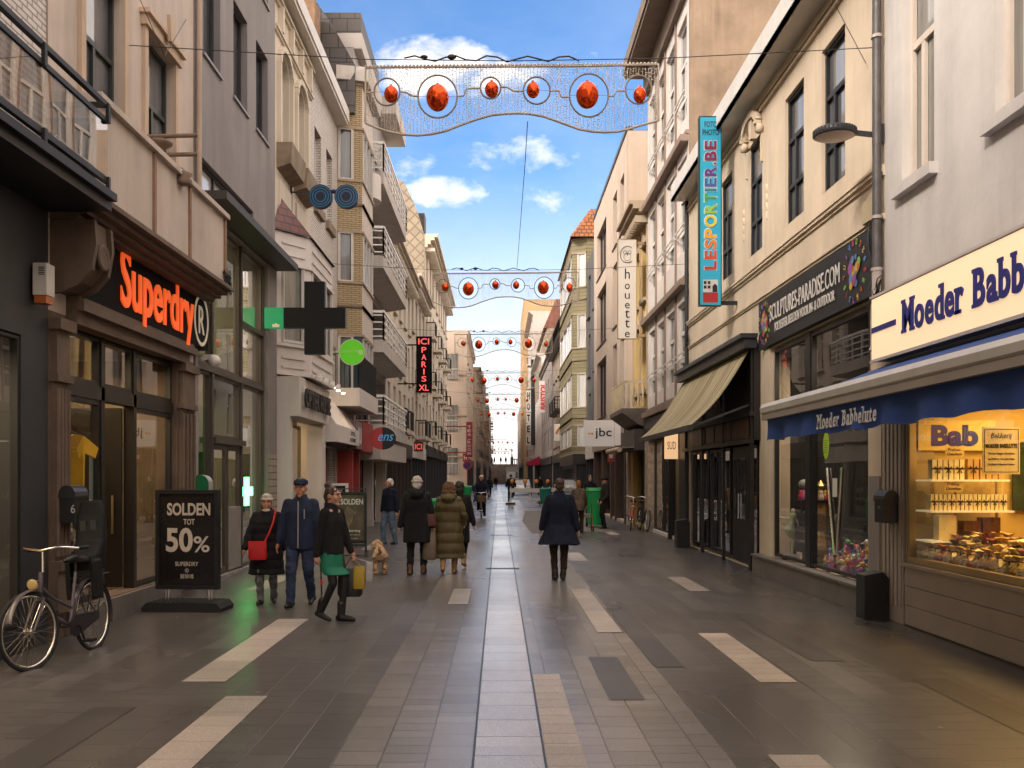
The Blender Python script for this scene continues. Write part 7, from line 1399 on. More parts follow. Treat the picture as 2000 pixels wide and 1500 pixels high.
    if shoe:
        m_, sz = shoe if isinstance(shoe, tuple) else (shoe, .0)
        for i in (0, 1):
            b = MB(); b.cap(fp(i, .055, -.045), fp(i, -.05, -.045), .041 * k, .045 * k, 10); b.cap(fp(i, -.05, -.045), fp(i, -.165, -.055), .045 * k, .031 * k, 10); b.cap(fp(i, .02, -.03), fp(i, .01, .06 + sz), .047 * k, .050 * k + sz * .08, 10)
            remesh(b, .008, 2, 'shoe', m_, t)
    if bottom:
        kind, m_, p = bottom[0], bottom[1], bottom[2] if len(bottom) > 2 else 1.0; b = MB()
        if kind == 'trousers':
            for i in (0, 1): b.cap(hip[i] + Vector((0, 0, .02 * k)), knee[i], .100 * k * p * wid, .072 * k * p); b.cap(knee[i], ank[i] + Vector((0, 0, .0)), .070 * k * p, .055 * k * p); b.cap(ank[i] + Vector((0, 0, .03)), ank[i] + Vector((0, -.01, -.035 * k)), .056 * k * p, .058 * k * p)
            b.ell((0, ty + .01 * k, hz * k + .01 * k), (.165 * k * wid, .125 * k, .13 * k)); remesh(b, .011, 2, 'trousers', m_, t, None, .012, (7, 7, 14), len(label))
        else:
            for i in (0, 1): b.cap(hip[i], knee[i], .084 * k, .058 * k); b.cap(knee[i], ank[i], .056 * k, .040 * k)
            remesh(b, .010, 2, 'tights', p, t); b = MB(); z0 = bottom[3] * k
            b.loft([(z0, 0, (knee[0].y + knee[1].y) * .35, .185 * k, .16 * k), (z0 + .1 * k, 0, ty, .18 * k, .15 * k), (.93 * k, 0, ty, .155 * k, .12 * k), (1.02 * k, 0, ty, .13 * k, .10 * k)], 24); remesh(b, .011, 2, 'skirt', m_, t, None, .008, (8, 8, 3))
    if top:
        T = dict(hem=.8, flare=.0, r=1.0, post=None, fold=.012, collar=True, off=(0, 0), hood=False); T.update(top); r = T['r']; b = MB(); z0 = T['hem'] * k + (dz if T['hem'] > .5 else 0); fl = T['flare']; ox, oy = T['off']
        rg = [(z0, ox, ty + oy, (.185 + fl) * k * wid * r, (.145 + fl * .8) * k * r)]
        if T['hem'] < .85: rg += [(z0 + (.9 * k + dz - z0) * .5, ox * .5, ty + oy * .5, (.19 + fl * .5) * k * wid * r, (.145 + fl * .4) * k * r)]
        rg += [(.95 * k + dz, 0, ty, .188 * k * wid * r, .14 * k * r), (1.12 * k + dz, 0, (ty + hy) / 2, .172 * k * wid * r, .128 * k * r), (1.3 * k + dz, 0, hy + .005, .186 * k * wid * r, .132 * k * r), (1.39 * k + dz, 0, hy + .01 * k, .158 * k * wid * r, .11 * k * r), (1.44 * k + dz, 0, hy + .012 * k, .112 * k * wid * r, .095 * k * r), (1.48 * k + dz, 0, hy + .015 * k, .085 * k * r, .082 * k * r)]
        b.loft(rg, 28, pw=2.3)
        for i in (0, 1): b.cap(sh[i], elb[i], .066 * k * r, .058 * k * r); b.cap(elb[i], wr[i] - (wr[i] - elb[i]) * .02, .057 * k * r, .046 * k * r)
        if T['collar']: b.loft([(1.42 * k + dz, 0, hy + .002 * k, .10 * k, .098 * k), (1.47 * k + dz, 0, hy + .006 * k, .088 * k, .088 * k), (1.53 * k + dz, 0, hy + .02 * k, .076 * k, .078 * k)], 18)
        if T['hood']: b.ell((0, hy + .12 * k, 1.44 * k + dz), (.13 * k, .09 * k, .10 * k)); b.tube([(.11 * math.cos(R(a)) * k, hy + (.03 + .09 * math.sin(R(a))) * k, 1.50 * k + dz) for a in range(-30, 211, 30)], .04 * k, 8)
        remesh(b, .012, 3, T.get('name', 'coat'), T['m'], t, T['post'], T['fold'], T.get('ff', (7, 7, 3.2)), len(label) * .7)
    if hair:
        m_, style = hair; b = MB()
        if style == 'short': b.ell(hp(0, .022, .042), (.084 * k, .092 * k, .090 * k)); b.ell(hp(0, .052, -.01), (.076 * k, .062 * k, .085 * k))
        if style == 'bun': b.ell(hp(0, .02, .035), (.083 * k, .095 * k, .096 * k)); b.ell(hp(0, .06, .125), (.05 * k, .05 * k, .045 * k)); b.ell(hp(0, .07, -.02), (.06 * k, .04 * k, .07 * k))
        if style == 'long': b.ell(hp(0, .025, .03), (.096 * k, .10 * k, .105 * k)); b.ell(hp(0, .055, -.06), (.095 * k, .07 * k, .12 * k))
        if style == 'fur': b.ell(hp(0, .03, .015), (.13 * k, .105 * k, .14 * k)); b.ell(hp(0, .05, -.07), (.14 * k, .10 * k, .12 * k))
        remesh(b, .010, 1, 'hair', m_, t, None, .016, (30, 30, 18), 3)
    if hat:
        m_, style = hat; b = MB()
        if style == 'beanie': b.ell(hp(0, .012, .068), (.088 * k, .102 * k, .082 * k)); b.tube([hp(.086 * math.cos(a), .012 + .099 * math.sin(a), .048) for a in [i * PI / 8 for i in range(16)]], .014 * k, 8, closed=True)
        if style == 'cap': b.ell(hp(0, .015, .078), (.098 * k, .112 * k, .052 * k)); b.ell(hp(0, -.09, .058), (.075 * k, .06 * k, .016 * k)); b.loft([(hc.z + .035 * k, hc.x, hc.y + .012 * k, .088 * k, .10 * k), (hc.z + .075 * k, hc.x, hc.y + .012 * k, .09 * k, .104 * k)], 20)
        remesh(b, .008, 2, 'hat', m_, t, None, .010, (34, 34, 34), 4)
    if extra: extra(t, k, hp, sh, elb, wr, ty)
    t.location = loc; t.rotation_euler = (0, 0, R(face)); t['hand_a'] = 0; del t['hand_a']
    M = Matrix.Translation(loc) @ Matrix.Rotation(R(face), 4, 'Z'); return t, M, [wr[0], wr[1]]
BLACKC = cloth('black', (.012, .011, .012)); NAVY = cloth('navy', (.014, .020, .045), .7); DKNAVY = cloth('dark_navy', (.007, .009, .022), .8); JEAN = cloth('denim', (.030, .042, .080), .85, .3); LJEAN = cloth('light_denim', (.10, .14, .20), .85, .3)
OLIVE = cloth('olive', (.085, .065, .028), .5, .2); TROU = cloth('dark_trousers', (.013, .010, .011)); BROWNB = cloth('brown_trousers', (.030, .020, .013)); SHOEB = mat('black_leather', (.012, .011, .011), .35, .2, 8); SHOET = mat('tan_leather', (.30, .17, .08), .5, .2, 8); SHOEBR = mat('brown_leather', (.09, .040, .022), .45, .2, 8)
WHAIR = mat('white_hair', (.55, .52, .48), .8, .2, 30, obj=True); BHAIR = mat('brown_hair', (.040, .020, .012), .6, .4, 40, obj=True); DHAIR = mat('dark_hair', (.018, .009, .007), .5, .4, 40, obj=True); GHAIR = mat('ginger_hair', (.28, .11, .03), .7, .3, 40, obj=True); FUR = mat('brown_fur', (.11, .055, .025), .9, .6, 60, obj=True)
PATT = mat('patterned_cloth', (.11, .105, .10), .85, 1.0, 14, obj=True)
def ridge(f, a): return lambda c, n: a * abs(math.sin(c.z * f)) * (1 - abs(n.z))
def at(M, p): return M @ Vector(p)
# woman in black with red bag
def ex1(t, k, hp, sh, elb, wr, ty):
    b = MB(); b.tube([hp(-.05, -.06, -.11), hp(0, -.085, -.12), hp(.05, -.06, -.11)], .022 * k, 8); b.build('scarf', mat('cream_scarf', (.42, .36, .28), .9), t)
t, M, W = person('elderly woman in long black padded coat and cream woolly hat', (-3.2, 13.4, 0), 6, 1.50, feet=((-.09, -.09, 0), (.10, .10, .02)), hands=((-.36, -.12, .80), (.25, .08, .80)), skin=SKIN2, top=dict(hem=.47, m=BLACKC, r=1.15, flare=.05, post=ridge(26, .010), fold=.012), bottom=('trousers', PATT, 1.05), shoe=SHOEB, hat=(mat('cream_wool', (.40, .34, .29), .95, .15, 40, obj=True), 'beanie'), extra=ex1, wid=1.05)
q = thing('shoulder_bag', 'bright red shoulder bag worn across the black padded coat', 'bag', (0, 0, 0)); b = MB(); b.loft([(.62, -.09, -.235, .115, .045), (.66, -.09, -.235, .125, .055), (.82, -.09, -.235, .115, .05), (.87, -.09, -.23, .105, .04)], 20, pw=5); RB = mat('red_leather', (.50, .012, .014), .45, .12, 6); b.build('body', RB, q); b = MB(); b.prism([(-.12, .0), (.12, .0), (.118, -.10), (.0, -.145), (-.118, -.10)], (-.09, -.285, .875), XU, (0, 0, 1), .008); b.build('flap', RB, q); b = MB(); b.tube([(-.0, -.235, .86), (.06, -.225, .98), (.11, -.20, 1.12), (.13, -.12, 1.26)], .014, 6); b.tube([(.13, -.12, 1.26), (.10, .03, 1.295), (.0, .10, 1.2)], .014, 6); b.build('strap', RB, q); q.matrix_world = M
# man with cap and navy jacket, stick
def ex2(t, k, hp, sh, elb, wr, ty):
    b = MB(); b.tube([(0, -.150 * k, 1.44 * k), (0, -.152 * k, 1.25 * k), (0, -.152 * k, 1.05 * k), (0, -.162 * k, .80 * k)], .008, 6); b.box(.075, .085, -.148 * k, -.13 * k, 1.2 * k, 1.33 * k); b.build('zip', mat('zip_grey', (.30, .29, .28), .5), t)
t, M, W = person('older man in navy zipped jacket, jeans and flat cap', (-2.68, 13.15, 0), -3, 1.72, feet=((-.10, -.16, 0), (.11, .16, .04)), hands=((-.31, -.06, .82), (.30, -.10, .84)), skin=SKIN2, top=dict(hem=.78, m=NAVY, r=1.12, fold=.014, name='jacket'), bottom=('trousers', JEAN, 1.08), shoe=SHOEB, hat=(cloth('cap_navy', (.012, .018, .04)), 'cap'), hair=(WHAIR, 'short'), extra=ex2, wid=1.08)
p = at(M, W[1]); b = MB(); b.tube([(p.x - .0, p.y - .05, p.z - .06), (p.x + .0, p.y + .06, p.z - .06)], .014, 8); b.tube([(p.x, p.y, p.z - .06), (p.x + .02, p.y + .02, .02)], .011, 8); b.cone((p.x + .02, p.y + .02, .0), (p.x + .02, p.y + .02, .05), .018, .014, 8); b.cone((p.x + .015, p.y + .015, .30), (p.x + .017, p.y + .017, .36), .02, .02, 8, 1); b.build('walking_stick', [BLK, mat('red_band', (.45, .05, .03))], None, ('dark walking stick with red band beside the older man', 'walking stick'))
# woman with green skirt, in profile
t, M, W = person('young woman in black with short emerald green skirt, hair in a bun', (-2.02, 11.75, 0), 62, 1.64, feet=((-.07, .12, .04), (.07, -.11, 0)), hands=((-.23, .08, .78), (.24, -.16, .80)), yaw=12, top=dict(hem=.86, m=BLACKC, r=.98, fold=.010, name='jumper'), bottom=('skirt', mat('emerald_cloth', (.005, .135, .075), .7, .1, 6, obj=True), mat('black_tights', (.010, .009, .010), .6), .60), shoe=(SHOEB, .08), hair=(BHAIR, 'bun'), grip=True, wid=.92)
p = at(M, W[1])
def carrier(px, py, z0, w, d, h, m, label, rz=0, hand=None):
    b = MB(); b.loft([(z0, px, py, w * .9, d * .9), (z0 + .03, px, py, w, d), (z0 + h * .6, px, py, w * .98, d * .9), (z0 + h, px, py, w * .9, d * .5)], 20, pw=5); q = hand or (px, py, z0 + h + .2); b.tube([(px - w * .5, py, z0 + h - .01), q, (px + w * .5, py, z0 + h - .01)], .006, 6); b.build('carrier_bag', m, None, (label, 'bag'))
hd = (p.x + .0, p.y, p.z - .06)
carrier(p.x - .02, p.y + .05, .28, .15, .09, .34, mat('bag_black', (.012, .012, .013), .4, .2, 5), 'large black carrier bag held by the woman in green skirt', 0, hd); carrier(p.x + .10, p.y - .02, .38, .075, .05, .27, mat('bag_ochre', (.30, .20, .015), .5, .2, 5), 'yellow ochre carrier bag held next to the black one', 0, hd); carrier(p.x + .22, p.y + .02, .46, .045, .05, .24, mat('bag_grey', (.34, .31, .30), .5, .3, 5), 'small pale grey carrier bag held outermost by the woman in skirt', 0, hd)
# old man with white hair
t, M, W = person('white haired man in dark navy anorak and pale jeans', (-2.82, 25.0, 0), -40, 1.70, feet=((-.11, -.10, 0), (.10, .12, 0)), hands=((-.28, -.02, .82), (.27, .02, .85)), yaw=-22, skin=SKIN2, top=dict(hem=.88, m=DKNAVY, r=1.15, name='anorak'), bottom=('trousers', LJEAN, 1.12), shoe=SHOEB, hair=(WHAIR, 'short'), wid=1.05)
# couple seen from behind
t, M, W = person('tall man in long black coat and white hat seen from behind', (-1.46, 17.3, 0), 180, 1.74, feet=((-.11, -.05, 0), (.12, .10, .0)), hands=((-.31, .0, .80), (.32, .02, .80)), top=dict(hem=.58, m=BLACKC, r=1.16, flare=.012, hood=True), bottom=('trousers', TROU, 1.05), shoe=SHOEBR, hat=(mat('white_hat', (.40, .34, .31), .9, .1, 20, obj=True), 'beanie'), hair=(WHAIR, 'short'), wid=1.1)
def ex6(t, k, hp, sh, elb, wr, ty): pass
t, M, W = person('woman in long olive quilted coat seen from behind', (-.90, 17.45, 0), 176, 1.64, feet=((-.09, -.10, 0), (.10, .16, .05)), hands=((-.27, -.14, .95), (.28, -.04, .86)), top=dict(hem=.30, m=OLIVE, r=1.18, flare=.05, post=ridge(17, .022), fold=.01, hood=True), bottom=('trousers', TROU, .8), shoe=(SHOET, .10), hair=(FUR, 'fur'), wid=1.06)
q = thing('handbag', 'brown leather handbag on the arm of the woman in olive coat', 'handbag', (0, 0, 0)); b = MB(); b.loft([(.86, 0, 0, .12, .06), (.9, 0, 0, .14, .075), (1.08, 0, 0, .12, .06)], 18, pw=4); b.tube([(-.09, 0, 1.07), (-.02, 0, 1.28), (.08, 0, 1.07)], .012, 6); b.build('body', mat('handbag_brown', (.10, .035, .022), .45, .2, 6), q); q.location = (-1.24, 17.28, 0)
b = MB(); b.loft([(.26, -1.24, 17.35, .10, .09), (.3, -1.24, 17.35, .13, .11), (.72, -1.24, 17.35, .11, .1), (.80, -1.24, 17.35, .09, .03)], 18, pw=4); b.tube([(-1.31, 17.35, .79), (-1.24, 17.38, 1.0), (-1.17, 17.35, .79)], .008, 6); b.build('shopping_bag', mat('bag_taupe', (.14, .105, .075), .7, .2, 6), None, ('taupe shopping bag carried between the couple', 'bag'))
t, M, W = person('dark haired person mostly hidden by the woman in olive coat', (-.76, 18.6, 0), 175, 1.66, vox=.012, feet=((-.10, .12, .05), (.10, -.10, 0)), top=dict(hem=.5, m=BLACKC, r=1.1), bottom=('trousers', TROU, .9), shoe=(SHOET, .06), hair=(DHAIR, 'long'), fine=False)
# man in flowing navy coat from behind
def flow(c, n):
    if c.z > .95: return 0
    return (.95 - c.z) * (.05 * math.sin(math.atan2(c.y, c.x) * 5 + 1) + .02 * math.sin(math.atan2(c.y, c.x) * 11))
t, M, W = person('man striding away in dark navy coat with flying hem', (1.02, 16.45, 0), 180, 1.72, feet=((-.06, .05, 0), (.08, .02, 0)), hands=((-.33, .05, .80), (.33, -.02, .82)), top=dict(hem=.62, m=DKNAVY, r=1.08, flare=.12, off=(-.0, .06), post=flow, fold=.016), bottom=('trousers', BROWNB, 1.0), shoe=SHOEB, hair=(BHAIR, 'short'), wid=1.1)
# right hand group
t, M, W = person('woman in brown patterned jacket with ginger hair pushing a walker', (2.46, 30.2, 0), 172, 1.62, vox=.012, feet=((-.1, -.1, 0), (.1, .14, .03)), hands=((-.24, -.28, .92), (.24, -.28, .92)), top=dict(hem=.74, m=mat('brown_patterned', (.10, .065, .042), .8, .7, 16, obj=True), r=1.15, name='jacket'), bottom=('trousers', BROWNB, 1.1), shoe=SHOEB, hair=(GHAIR, 'short'), lean=-.12, fine=False)
q = thing('walker', 'wheeled walker with red frame pushed by the ginger haired woman', 'walker', (0, 0, 0)); b = MB()
for s in (-1, 1): b.tube([(s * .26, .35, .08), (s * .25, .1, .55), (s * .24, -.05, .92), (s * .24, -.18, .93)], .014, 6); b.tube([(s * .25, .1, .55), (s * .26, -.25, .08)], .014, 6)
b.tube([(-.25, .1, .55), (.25, .1, .55)], .012, 6); b.build('frame', mat('walker_red', (.30, .03, .025), .4), q); b = MB()
for s in (-1, 1):
    for y in (.35, -.25): b.lathe([(0, -.015), (.08, -.015), (.08, .015), (0, .015)], (s * .27, y, .08), 14, ax='x')
b.build('wheel', RUBBER, q); b = MB(); b.box(-.2, .2, -.1, .2, .45, .56); b.build('basket', mat('grey_mesh', (.25, .24, .23), .5), q); q.location = (2.68, 30.75, 0)
t, M, W = person('man in dark olive coat and cap standing before the shop doors', (3.52, 32.4, 0), -80, 1.72, vox=.012, feet=((-.1, .0, 0), (.1, -.04, 0)), hands=((-.28, -.1, .95), (.28, -.16, .95)), top=dict(hem=.66, m=cloth('dark_olive', (.022, .018, .012)), r=1.15), bottom=('trousers', TROU, 1.05), shoe=SHOEB, hat=(BLACKC, 'cap'), fine=False)
t, M, W = person('man in black jacket standing behind the tall green container', (3.40, 36.5, 0), 10, 1.80, vox=.012, hands=((-.26, -.1, .85), (.26, -.1, .85)), top=dict(hem=.8, m=BLACKC, r=1.12, name='jacket'), bottom=('trousers', TROU, 1.0), shoe=SHOEB, hair=(DHAIR, 'short'), fine=False)
t, M, W = person('distant pedestrian in dark clothes walking past the blue bin', (-.80, 78, 0), 170, 1.72, vox=.016, feet=((-.1, .2, .05), (.1, -.2, 0)), top=dict(hem=.7, m=BLACKC, r=1.1), bottom=('trousers', TROU, 1), hair=(DHAIR, 'short'), fine=False)
c0 = t
for i, (x, y, z, rz, lab) in enumerate(((-1.9, 222.5, 4.5, 0, 'figure on the dike promenade, leftmost against the sky'), (-1.1, 222.6, 4.5, 1, 'figure on the dike promenade, second from the left pillar'), (.35, 222.6, 4.5, 2.5, 'figure on the dike promenade just right of the street axis'), (1.5, 222.5, 4.5, .5, 'figure on the dike promenade nearest the right pillar'), (-1.7, 95, 0, 3.0, 'small distant pedestrian beside the far corner building'), (3.7, 88, 0, .3, 'small distant pedestrian near the far right shops'), (-.5, 140, 0, 0, 'tiny pedestrian in the middle of the far street'))): copy_tree(c0, (x, y, z), rz, lab)
# ---------------------------------------------------------------- dog
def dog():
    t = thing('dog', 'curly beige dog seen from behind', 'dog', (0, 0, 0)); b = MB(); cur = mat('curly_fur', (.40, .25, .15), .95, .35, 26, obj=True)
    b.cap((0, .30, .36), (0, 0, .35), .11, .13); b.cap((0, 0, .35), (0, -.26, .37), .13, .125); b.cap((0, -.26, .38), (.03, -.42, .50), .085, .07)
    b.ell((.05, -.46, .54), (.085, .09, .085)); b.cap((.06, -.52, .52), (.10, -.60, .49), .045, .032)
    for s in (-1, 1):
        b.ell((.05 + s * .085, -.44, .50), (.035, .05, .085)); b.cap((s * .075, .28, .34), (s * .085, .22, .2), .085, .055); b.cap((s * .085, .22, .2), (s * .085, .33, .13), .052, .042); b.cap((s * .085, .33, .13), (s * .085, .31, .03), .042, .042); b.cap((s * .085, .31, .025), (s * .085, .26, .025), .038, .034)
        b.cap((s * .08, -.24, .33), (s * .08, -.22, .16), .06, .045); b.cap((s * .08, -.22, .16), (s * .08, -.24, .03), .044, .042); b.cap((s * .08, -.24, .025), (s * .08, -.29, .025), .036, .03)
    b.tube([(0, .38, .42), (.02, .46, .47), (.03, .46, .55)], [.03, .035, .04], 8); remesh(b, .011, 2, 'body', cur, t, None, .020, (20, 20, 20), 2)
    b = MB(); b.ell((.105, -.625, .495), (.016, .014, .014), 8, 6); b.build('nose', BLK, t); t.location = (-2.15, 17.6, 0); t.rotation_euler = (0, 0, R(188)); t.scale = (.92, .92, .92)
dog()
# ---------------------------------------------------------------- bicycles (front wheel towards -Y)
def bicycle(label, fm, full=True, turn=0.0, basket=False, group=None, child=False):
    t = thing('bicycle', label, 'bicycle', (0, 0, 0), group); wr_ = .345
    def wheel(y):
        w = MB(); w.tube([(0, y + wr_ * math.cos(2 * PI * i / 40), wr_ + .0 + wr_ * math.sin(2 * PI * i / 40)) for i in range(40)], .019, 8, closed=True); w = w.build('wheel', RUBBER, t)
        r = MB(); r.tube([(0, y + (wr_ - .026) * math.cos(2 * PI * i / 40), wr_ + (wr_ - .026) * math.sin(2 * PI * i / 40)) for i in range(40)], .013, 6, closed=True); r.build('rim', CHROME, w); s = MB()
        for i in range(32 if full else 16):
            a = 2 * PI * i / (32 if full else 16); a2 = a + (.45 if i % 2 else -.45); sx = .03 if i % 4 < 2 else -.03; s.beam((sx, y + .022 * math.cos(a2 + 1.2 * (1 if i % 2 else -1)), wr_ + .022 * math.sin(a2 + 1.2 * (1 if i % 2 else -1))), (0, y + (wr_ - .03) * math.cos(a), wr_ + (wr_ - .03) * math.sin(a)), .0026, .0026)
        s.cone((-.05, y, wr_), (.05, y, wr_), .02, .02, 10); s.build('spokes', CHROME, w); return w
    wf = wheel(-.56); wheel(.54)
    f = MB(); ht0, ht1 = Vector((0, -.40, .62)), Vector((0, -.345, .86)); bb = Vector((0, .10, .29)); st = Vector((0, .27, .80)); ra = Vector((0, .54, .345))
    f.tube([ht0, ht1], .021, 10); f.tube([ht0 + Vector((0, .01, .03)), Vector((0, -.22, .45)), bb], .019, 10); f.tube([ht0 + Vector((0, .015, .12)), Vector((0, -.18, .60)), Vector((0, .17, .46))], .015, 10); f.tube([bb, st], .017, 10)
    for s in (-1, 1): f.tube([bb + Vector((s * .03, 0, 0)), ra + Vector((s * .055, 0, 0))], .011, 8); f.tube([Vector((s * .02, .235, .68)), ra + Vector((s * .055, 0, 0))], .009, 8)
    f.build('frame', fm, t); k = MB()
    for s in (-1, 1): k.tube([ht0 + Vector((s * .045, -.01, -.0)), Vector((s * .055, -.47, .50)), Vector((s * .055, -.56, .345))], .012, 8)
    k.beam(ht0 + Vector((-.05, -.01, .0)), ht0 + Vector((.05, -.01, 0)), .03, .03); k.build('fork', fm, t)
    h = MB(); h.tube([ht1, Vector((0, -.33, 1.06))], .014, 8); h.tube([(-.30, -.10, 1.06), (-.29, -.22, 1.06), (-.2, -.34, 1.09), (0, -.35, 1.06), (.2, -.34, 1.09), (.29, -.22, 1.06), (.30, -.10, 1.06)], .012, 8); h.build('handlebar', CHROME, t); g = MB()
    for s in (-1, 1): g.tube([(s * .292, -.2, 1.06), (s * .30, -.08, 1.06)], .017, 8)
    g.build('grip', RUBBER, t); s_ = MB(); s_.loft([(.90, 0, .34, .10, .12), (.93, 0, .33, .105, .13), (.955, 0, .31, .08, .12)], 16); s_.cap((0, .25, .94), (0, .10, .93), .05, .028, 10); s_.tube([st, (0, .29, .92)], .013, 8); s_.build('saddle', SHOEB, t)
    m = MB()
    for y, a0, a1 in ((-.56, 20, 165), (.54, 15, 200)):
        pts = [(y - (wr_ + .035) * math.cos(R(a)), wr_ + (wr_ + .035) * math.sin(R(a))) for a in range(a0 - 40 if y > 0 else a0, a1, 8)]
        vs = [(x, p[0], p[1] - abs(x) * .5) for p in pts for x in (-.028, 0, .028)]; m.add(vs, [(3 * i + j, 3 * i + 1 + j, 3 * i + 4 + j, 3 * i + 3 + j) for i in range(len(pts) - 1) for j in (0, 1)], 0, True)
    m.build('mudguards', fm, t); c = MB(); c.prism([(.02, .22), (.1, .19), (.56, .3), (.57, .38), (.1, .40), (.0, .34)], (.045, 0, 0), (0, 1, 0), (0, 0, 1), .018); c.build('chain_guard', mat('guard_dark', (.022, .018, .022), .4), t); p = MB(); p.cone((-.1, .10, .29), (.1, .10, .29), .012, .012, 8); p.beam((.1, .1, .29), (.1, .17, .14), .018, .014); p.beam((-.1, .1, .29), (-.1, .03, .44), .018, .014); p.box(.1, .2, .12, .22, .125, .15); p.box(-.2, -.1, -.02, .08, .43, .455); p.build('pedal', BLK, t)
    if full:
        l = MB(); l.cone((0, -.43, .77), (0, -.50, .76), .03, .055, 16); l.build('headlamp', CHROME, t); l2 = MB(); l2.ell((0, -.502, .76), (.052, .014, .052), 14, 8); l2.build('lens', mat('amber_glass', (.50, .36, .14), .15), t); rk = MB()
        for s in (-1, 1): rk.tube([(s * .06, .27, .74), (s * .06, .82, .74)], .008, 6); rk.tube([(s * .06, .70, .74), (s * .055, .54, .345)], .007, 6)
        rk.build('carrier', DRK, t)
    if child:
        b = MB(); b.loft([(.80, 0, .55, .13, .15), (.95, 0, .56, .15, .14), (1.1, 0, .62, .155, .07), (1.35, 0, .66, .15, .05), (1.5, 0, .67, .10, .045)], 18, pw=3.5); b.box(-.16, -.1, .35, .5, .52, .9); b.box(.1, .16, .35, .5, .52, .9)
        seat = remesh(b, .012, 2, 'child_seat', mat('seat_plastic', (.009, .009, .010), .6, .2, 6, spec=.2), t); q = MB(); q.box(-.085, -.025, .575, .605, 1.02, 1.3); q.box(.025, .085, .575, .605, 1.02, 1.3); q.build('seat_pad', mat('seat_pad', (.03, .03, .031), .6), seat)
    if basket:
        b = MB(); b.loft([(.70, 0, -.58, .14, .10), (.95, 0, -.58, .19, .14)], 16, pw=5); b.build('basket', mat('wicker', (.17, .085, .035), .8, .4, 30), t)
    return t
t = bicycle('mauve city bicycle with child seat parked by the dark shop front', mat('mauve_frame', (.085, .070, .085), .35, .15, 5, coat=.3), child=True); t.location = (-4.16, 9.36, 0); t.rotation_euler = (0, R(-4), R(-4.5))
first = True
for c in list(kids(t)):                               # front wheel, fork and bar turned towards the wall
    if c.name.split('.')[0] in ('fork', 'handlebar', 'grip') or (c.name.split('.')[0] == 'wheel' and first):
        if c.name.split('.')[0] == 'wheel': first = False
        P_ = Vector((0, -.43, 0)); A_ = R(-13); c.rotation_euler = (0, 0, A_); c.location = P_ - Matrix.Rotation(A_, 3, 'Z') @ P_
t = bicycle('bicycle with red frame leaning by the ochre pier', mat('red_frame', (.34, .05, .03), .4), full=True); t.location = (4.32, 32.0, 0); t.rotation_euler = (0, R(6), R(-8))
t = bicycle('black bicycle parked just behind the red framed one', BLK, full=True); t.location = (4.62, 31.3, 0); t.rotation_euler = (0, R(4), R(4))
t = bicycle('dark bicycle with wicker basket ridden towards the viewer', BLK, full=True, basket=True); t.location = (-.74, 40.3, 0)
person('cyclist in dark jacket with pale hair riding towards the viewer', (-.74, 40.3, 0), 0, 1.74, vox=.012, seated=.99, feet=((-.13, .02, .34), (.13, .12, .10)), hands=((-.29, -.18, 1.07), (.29, -.18, 1.07)), skin=SKIN2, top=dict(hem=.86, m=DKNAVY, r=1.12, name='jacket'), bottom=('trousers', TROU, 1.05), shoe=SHOEB, hair=(WHAIR, 'short'), grip=True, fine=True)
t = bicycle('black bicycle ridden away from the viewer past the barrier', BLK, full=False); t.location = (.74, 62, 0); t.rotation_euler = (0, 0, PI)
person('cyclist in black seen from behind in mid street', (.74, 62, 0), 180, 1.78, vox=.014, seated=.99, feet=((-.13, .02, .34), (.13, .12, .10)), hands=((-.29, -.18, 1.07), (.29, -.18, 1.07)), top=dict(hem=.86, m=BLACKC, r=1.2, name='jacket'), bottom=('trousers', TROU, 1.05), shoe=SHOEB, hat=(BLACKC, 'beanie'), fine=False)
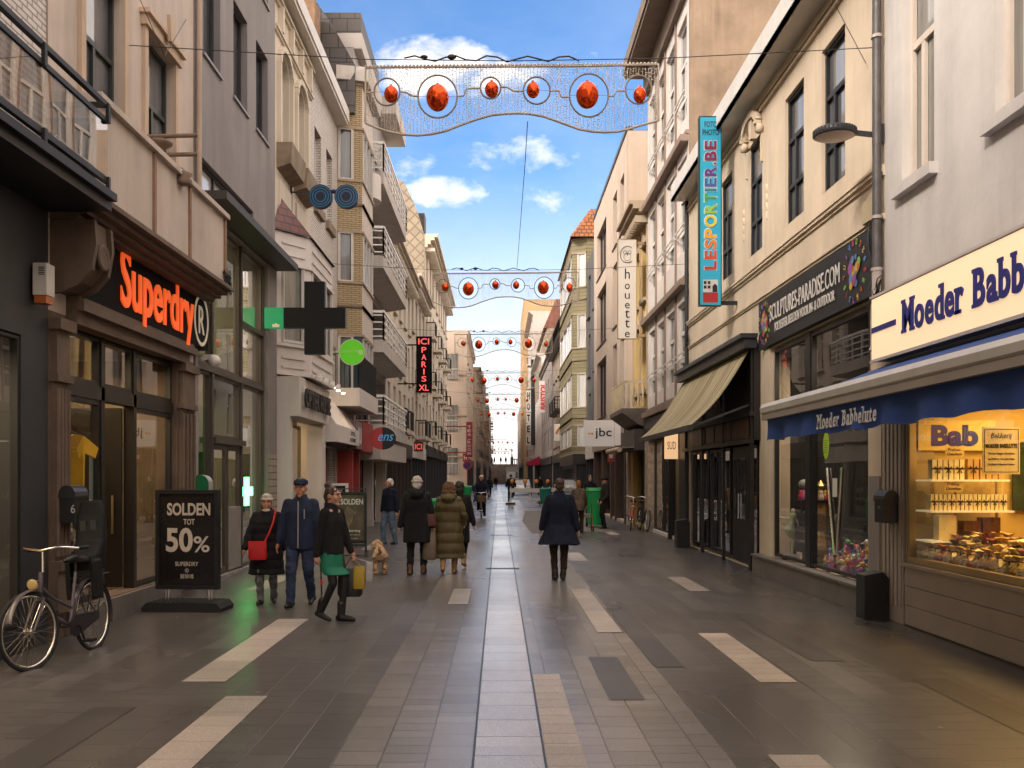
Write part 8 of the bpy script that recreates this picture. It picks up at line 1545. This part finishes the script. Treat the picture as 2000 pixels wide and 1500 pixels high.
# ---------------------------------------------------------------- vehicles in the distance
def car(label, x, y, body, rz=0.0):
    t = thing('parked_car', label, 'car', (0, 0, 0)); b = MB()
    sec = [(-2.1, .35, .62, .74), (-2.0, .25, .74, .80), (-1.1, .22, .92, .86), (1.6, .22, .98, .86), (2.0, .25, .92, .82), (2.1, .4, .8, .76)]
    vs = []
    for yy, z0, z1, w in sec: vs += [(-w, yy, z0), (-w - .03, yy, (z0 + z1) / 2), (-w + .05, yy, z1), (w - .05, yy, z1), (w + .03, yy, (z0 + z1) / 2), (w, yy, z0)]
    n = len(sec); b.add(vs, [(6 * i + j, 6 * i + (j + 1) % 6, 6 * i + 6 + (j + 1) % 6, 6 * i + 6 + j) for i in range(n - 1) for j in range(6)] + [(0, 1, 2, 3, 4, 5), tuple(6 * n - 6 + j for j in range(6))], 0, True); b.build('body', body, t)
    c = MB(); cs = [(-1.0, .90, .78, .90), (-.35, 1.40, .60, 1.40), (1.1, 1.45, .60, 1.45), (1.75, .98, .78, .98)]; vs = []
    for yy, z, w, _ in cs: vs += [(-w, yy, z), (w, yy, z)]
    vs2 = [(-.80, -1.0, .9), (.80, -1.0, .9), (.80, 1.75, .95), (-.80, 1.75, .95), (-.60, -.3, 1.40), (.60, -.3, 1.40), (.60, 1.15, 1.44), (-.60, 1.15, 1.44)]
    c.add(vs2, [(0, 1, 5, 4), (1, 2, 6, 5), (2, 3, 7, 6), (3, 0, 4, 7)]); c.build('windows', P_DARK, t); r = MB(); r.box(-.6, .6, -.3, 1.15, 1.42, 1.47); r.build('roof', body, t)
    for s in (-1, 1):
        for yy in (-1.3, 1.3): w = MB().lathe([(.0, -.1), (.25, -.1), (.31, -.06), (.31, .06), (.25, .1), (0, .1)], (s * .78, yy, .31), 18, ax='x').build('wheel', RUBBER, t)
        l = MB(); l.ell((s * .6, -2.05, .66), (.16, .06, .08), 10, 7); l.build('headlight', mat('lamp_lens', (.7, .68, .62), .2), t)
    g = MB(); g.box(-.4, .4, -2.13, -2.08, .42, .56); g.build('grille', BLK, t); p = MB().box(-.26, .26, -2.15, -2.13, .44, .53).build('number_plate', WHT, t); t.location = (x, y, 0); t.rotation_euler = (0, 0, rz)
car('pale silver car parked behind the site barrier', 2.15, 92, mat('car_silver', (.36, .35, .34), .3, .05, 2, coat=.5)); car('dark car parked farther on beyond the pale car', 3.0, 118, mat('car_dark', (.02, .02, .022), .3, .05, 2, coat=.5))
t = thing('lorry', 'pale grey lorry facing the viewer near the far stairs', 'lorry', (0, 0, 0)); b = MB(); b.box(-1.2, 1.2, -.9, .9, .5, 1.3); b.prism([(-.9, 1.3), (.9, 1.3), (.9, 2.7), (-.6, 2.7)], (-1.2, 0, 0), (0, 1, 0), (0, 0, 1), 2.4); b.build('cab', mat('lorry_grey', (.42, .40, .38), .4), t); b = MB(); b.box(-1.25, 1.25, 1.0, 7, .9, 3.5); b.build('box_body', mat('lorry_box', (.36, .34, .32), .5), t)
b = MB(); b.add([(-1.05, -.915, 1.42), (1.05, -.915, 1.42), (1.0, -.66, 2.52), (-1.0, -.66, 2.52)], [(0, 1, 2, 3)]); b.build('windscreen', P_DARK, t); b = MB(); b.box(-1.0, 1.0, -.93, -.9, .75, 1.15); b.box(-1.2, 1.2, -.98, -.9, .4, .62); b.build('grille', BLK, t)
for s in (-1, 1):
    for y in (0, 5.5): MB().lathe([(0, -.14), (.45, -.14), (.48, -.1), (.48, .1), (.45, .14), (0, .14)], (s * 1.05, y, .48), 16, ax='x').build('wheel', RUBBER, t)
    MB().box(s * .95 - .15, s * .95 + .15, -.99, -.975, .62, .8).build('headlight', mat('lamp_lens', (.7, .68, .62), .2), t)
t.location = (2.5, 185, 0)
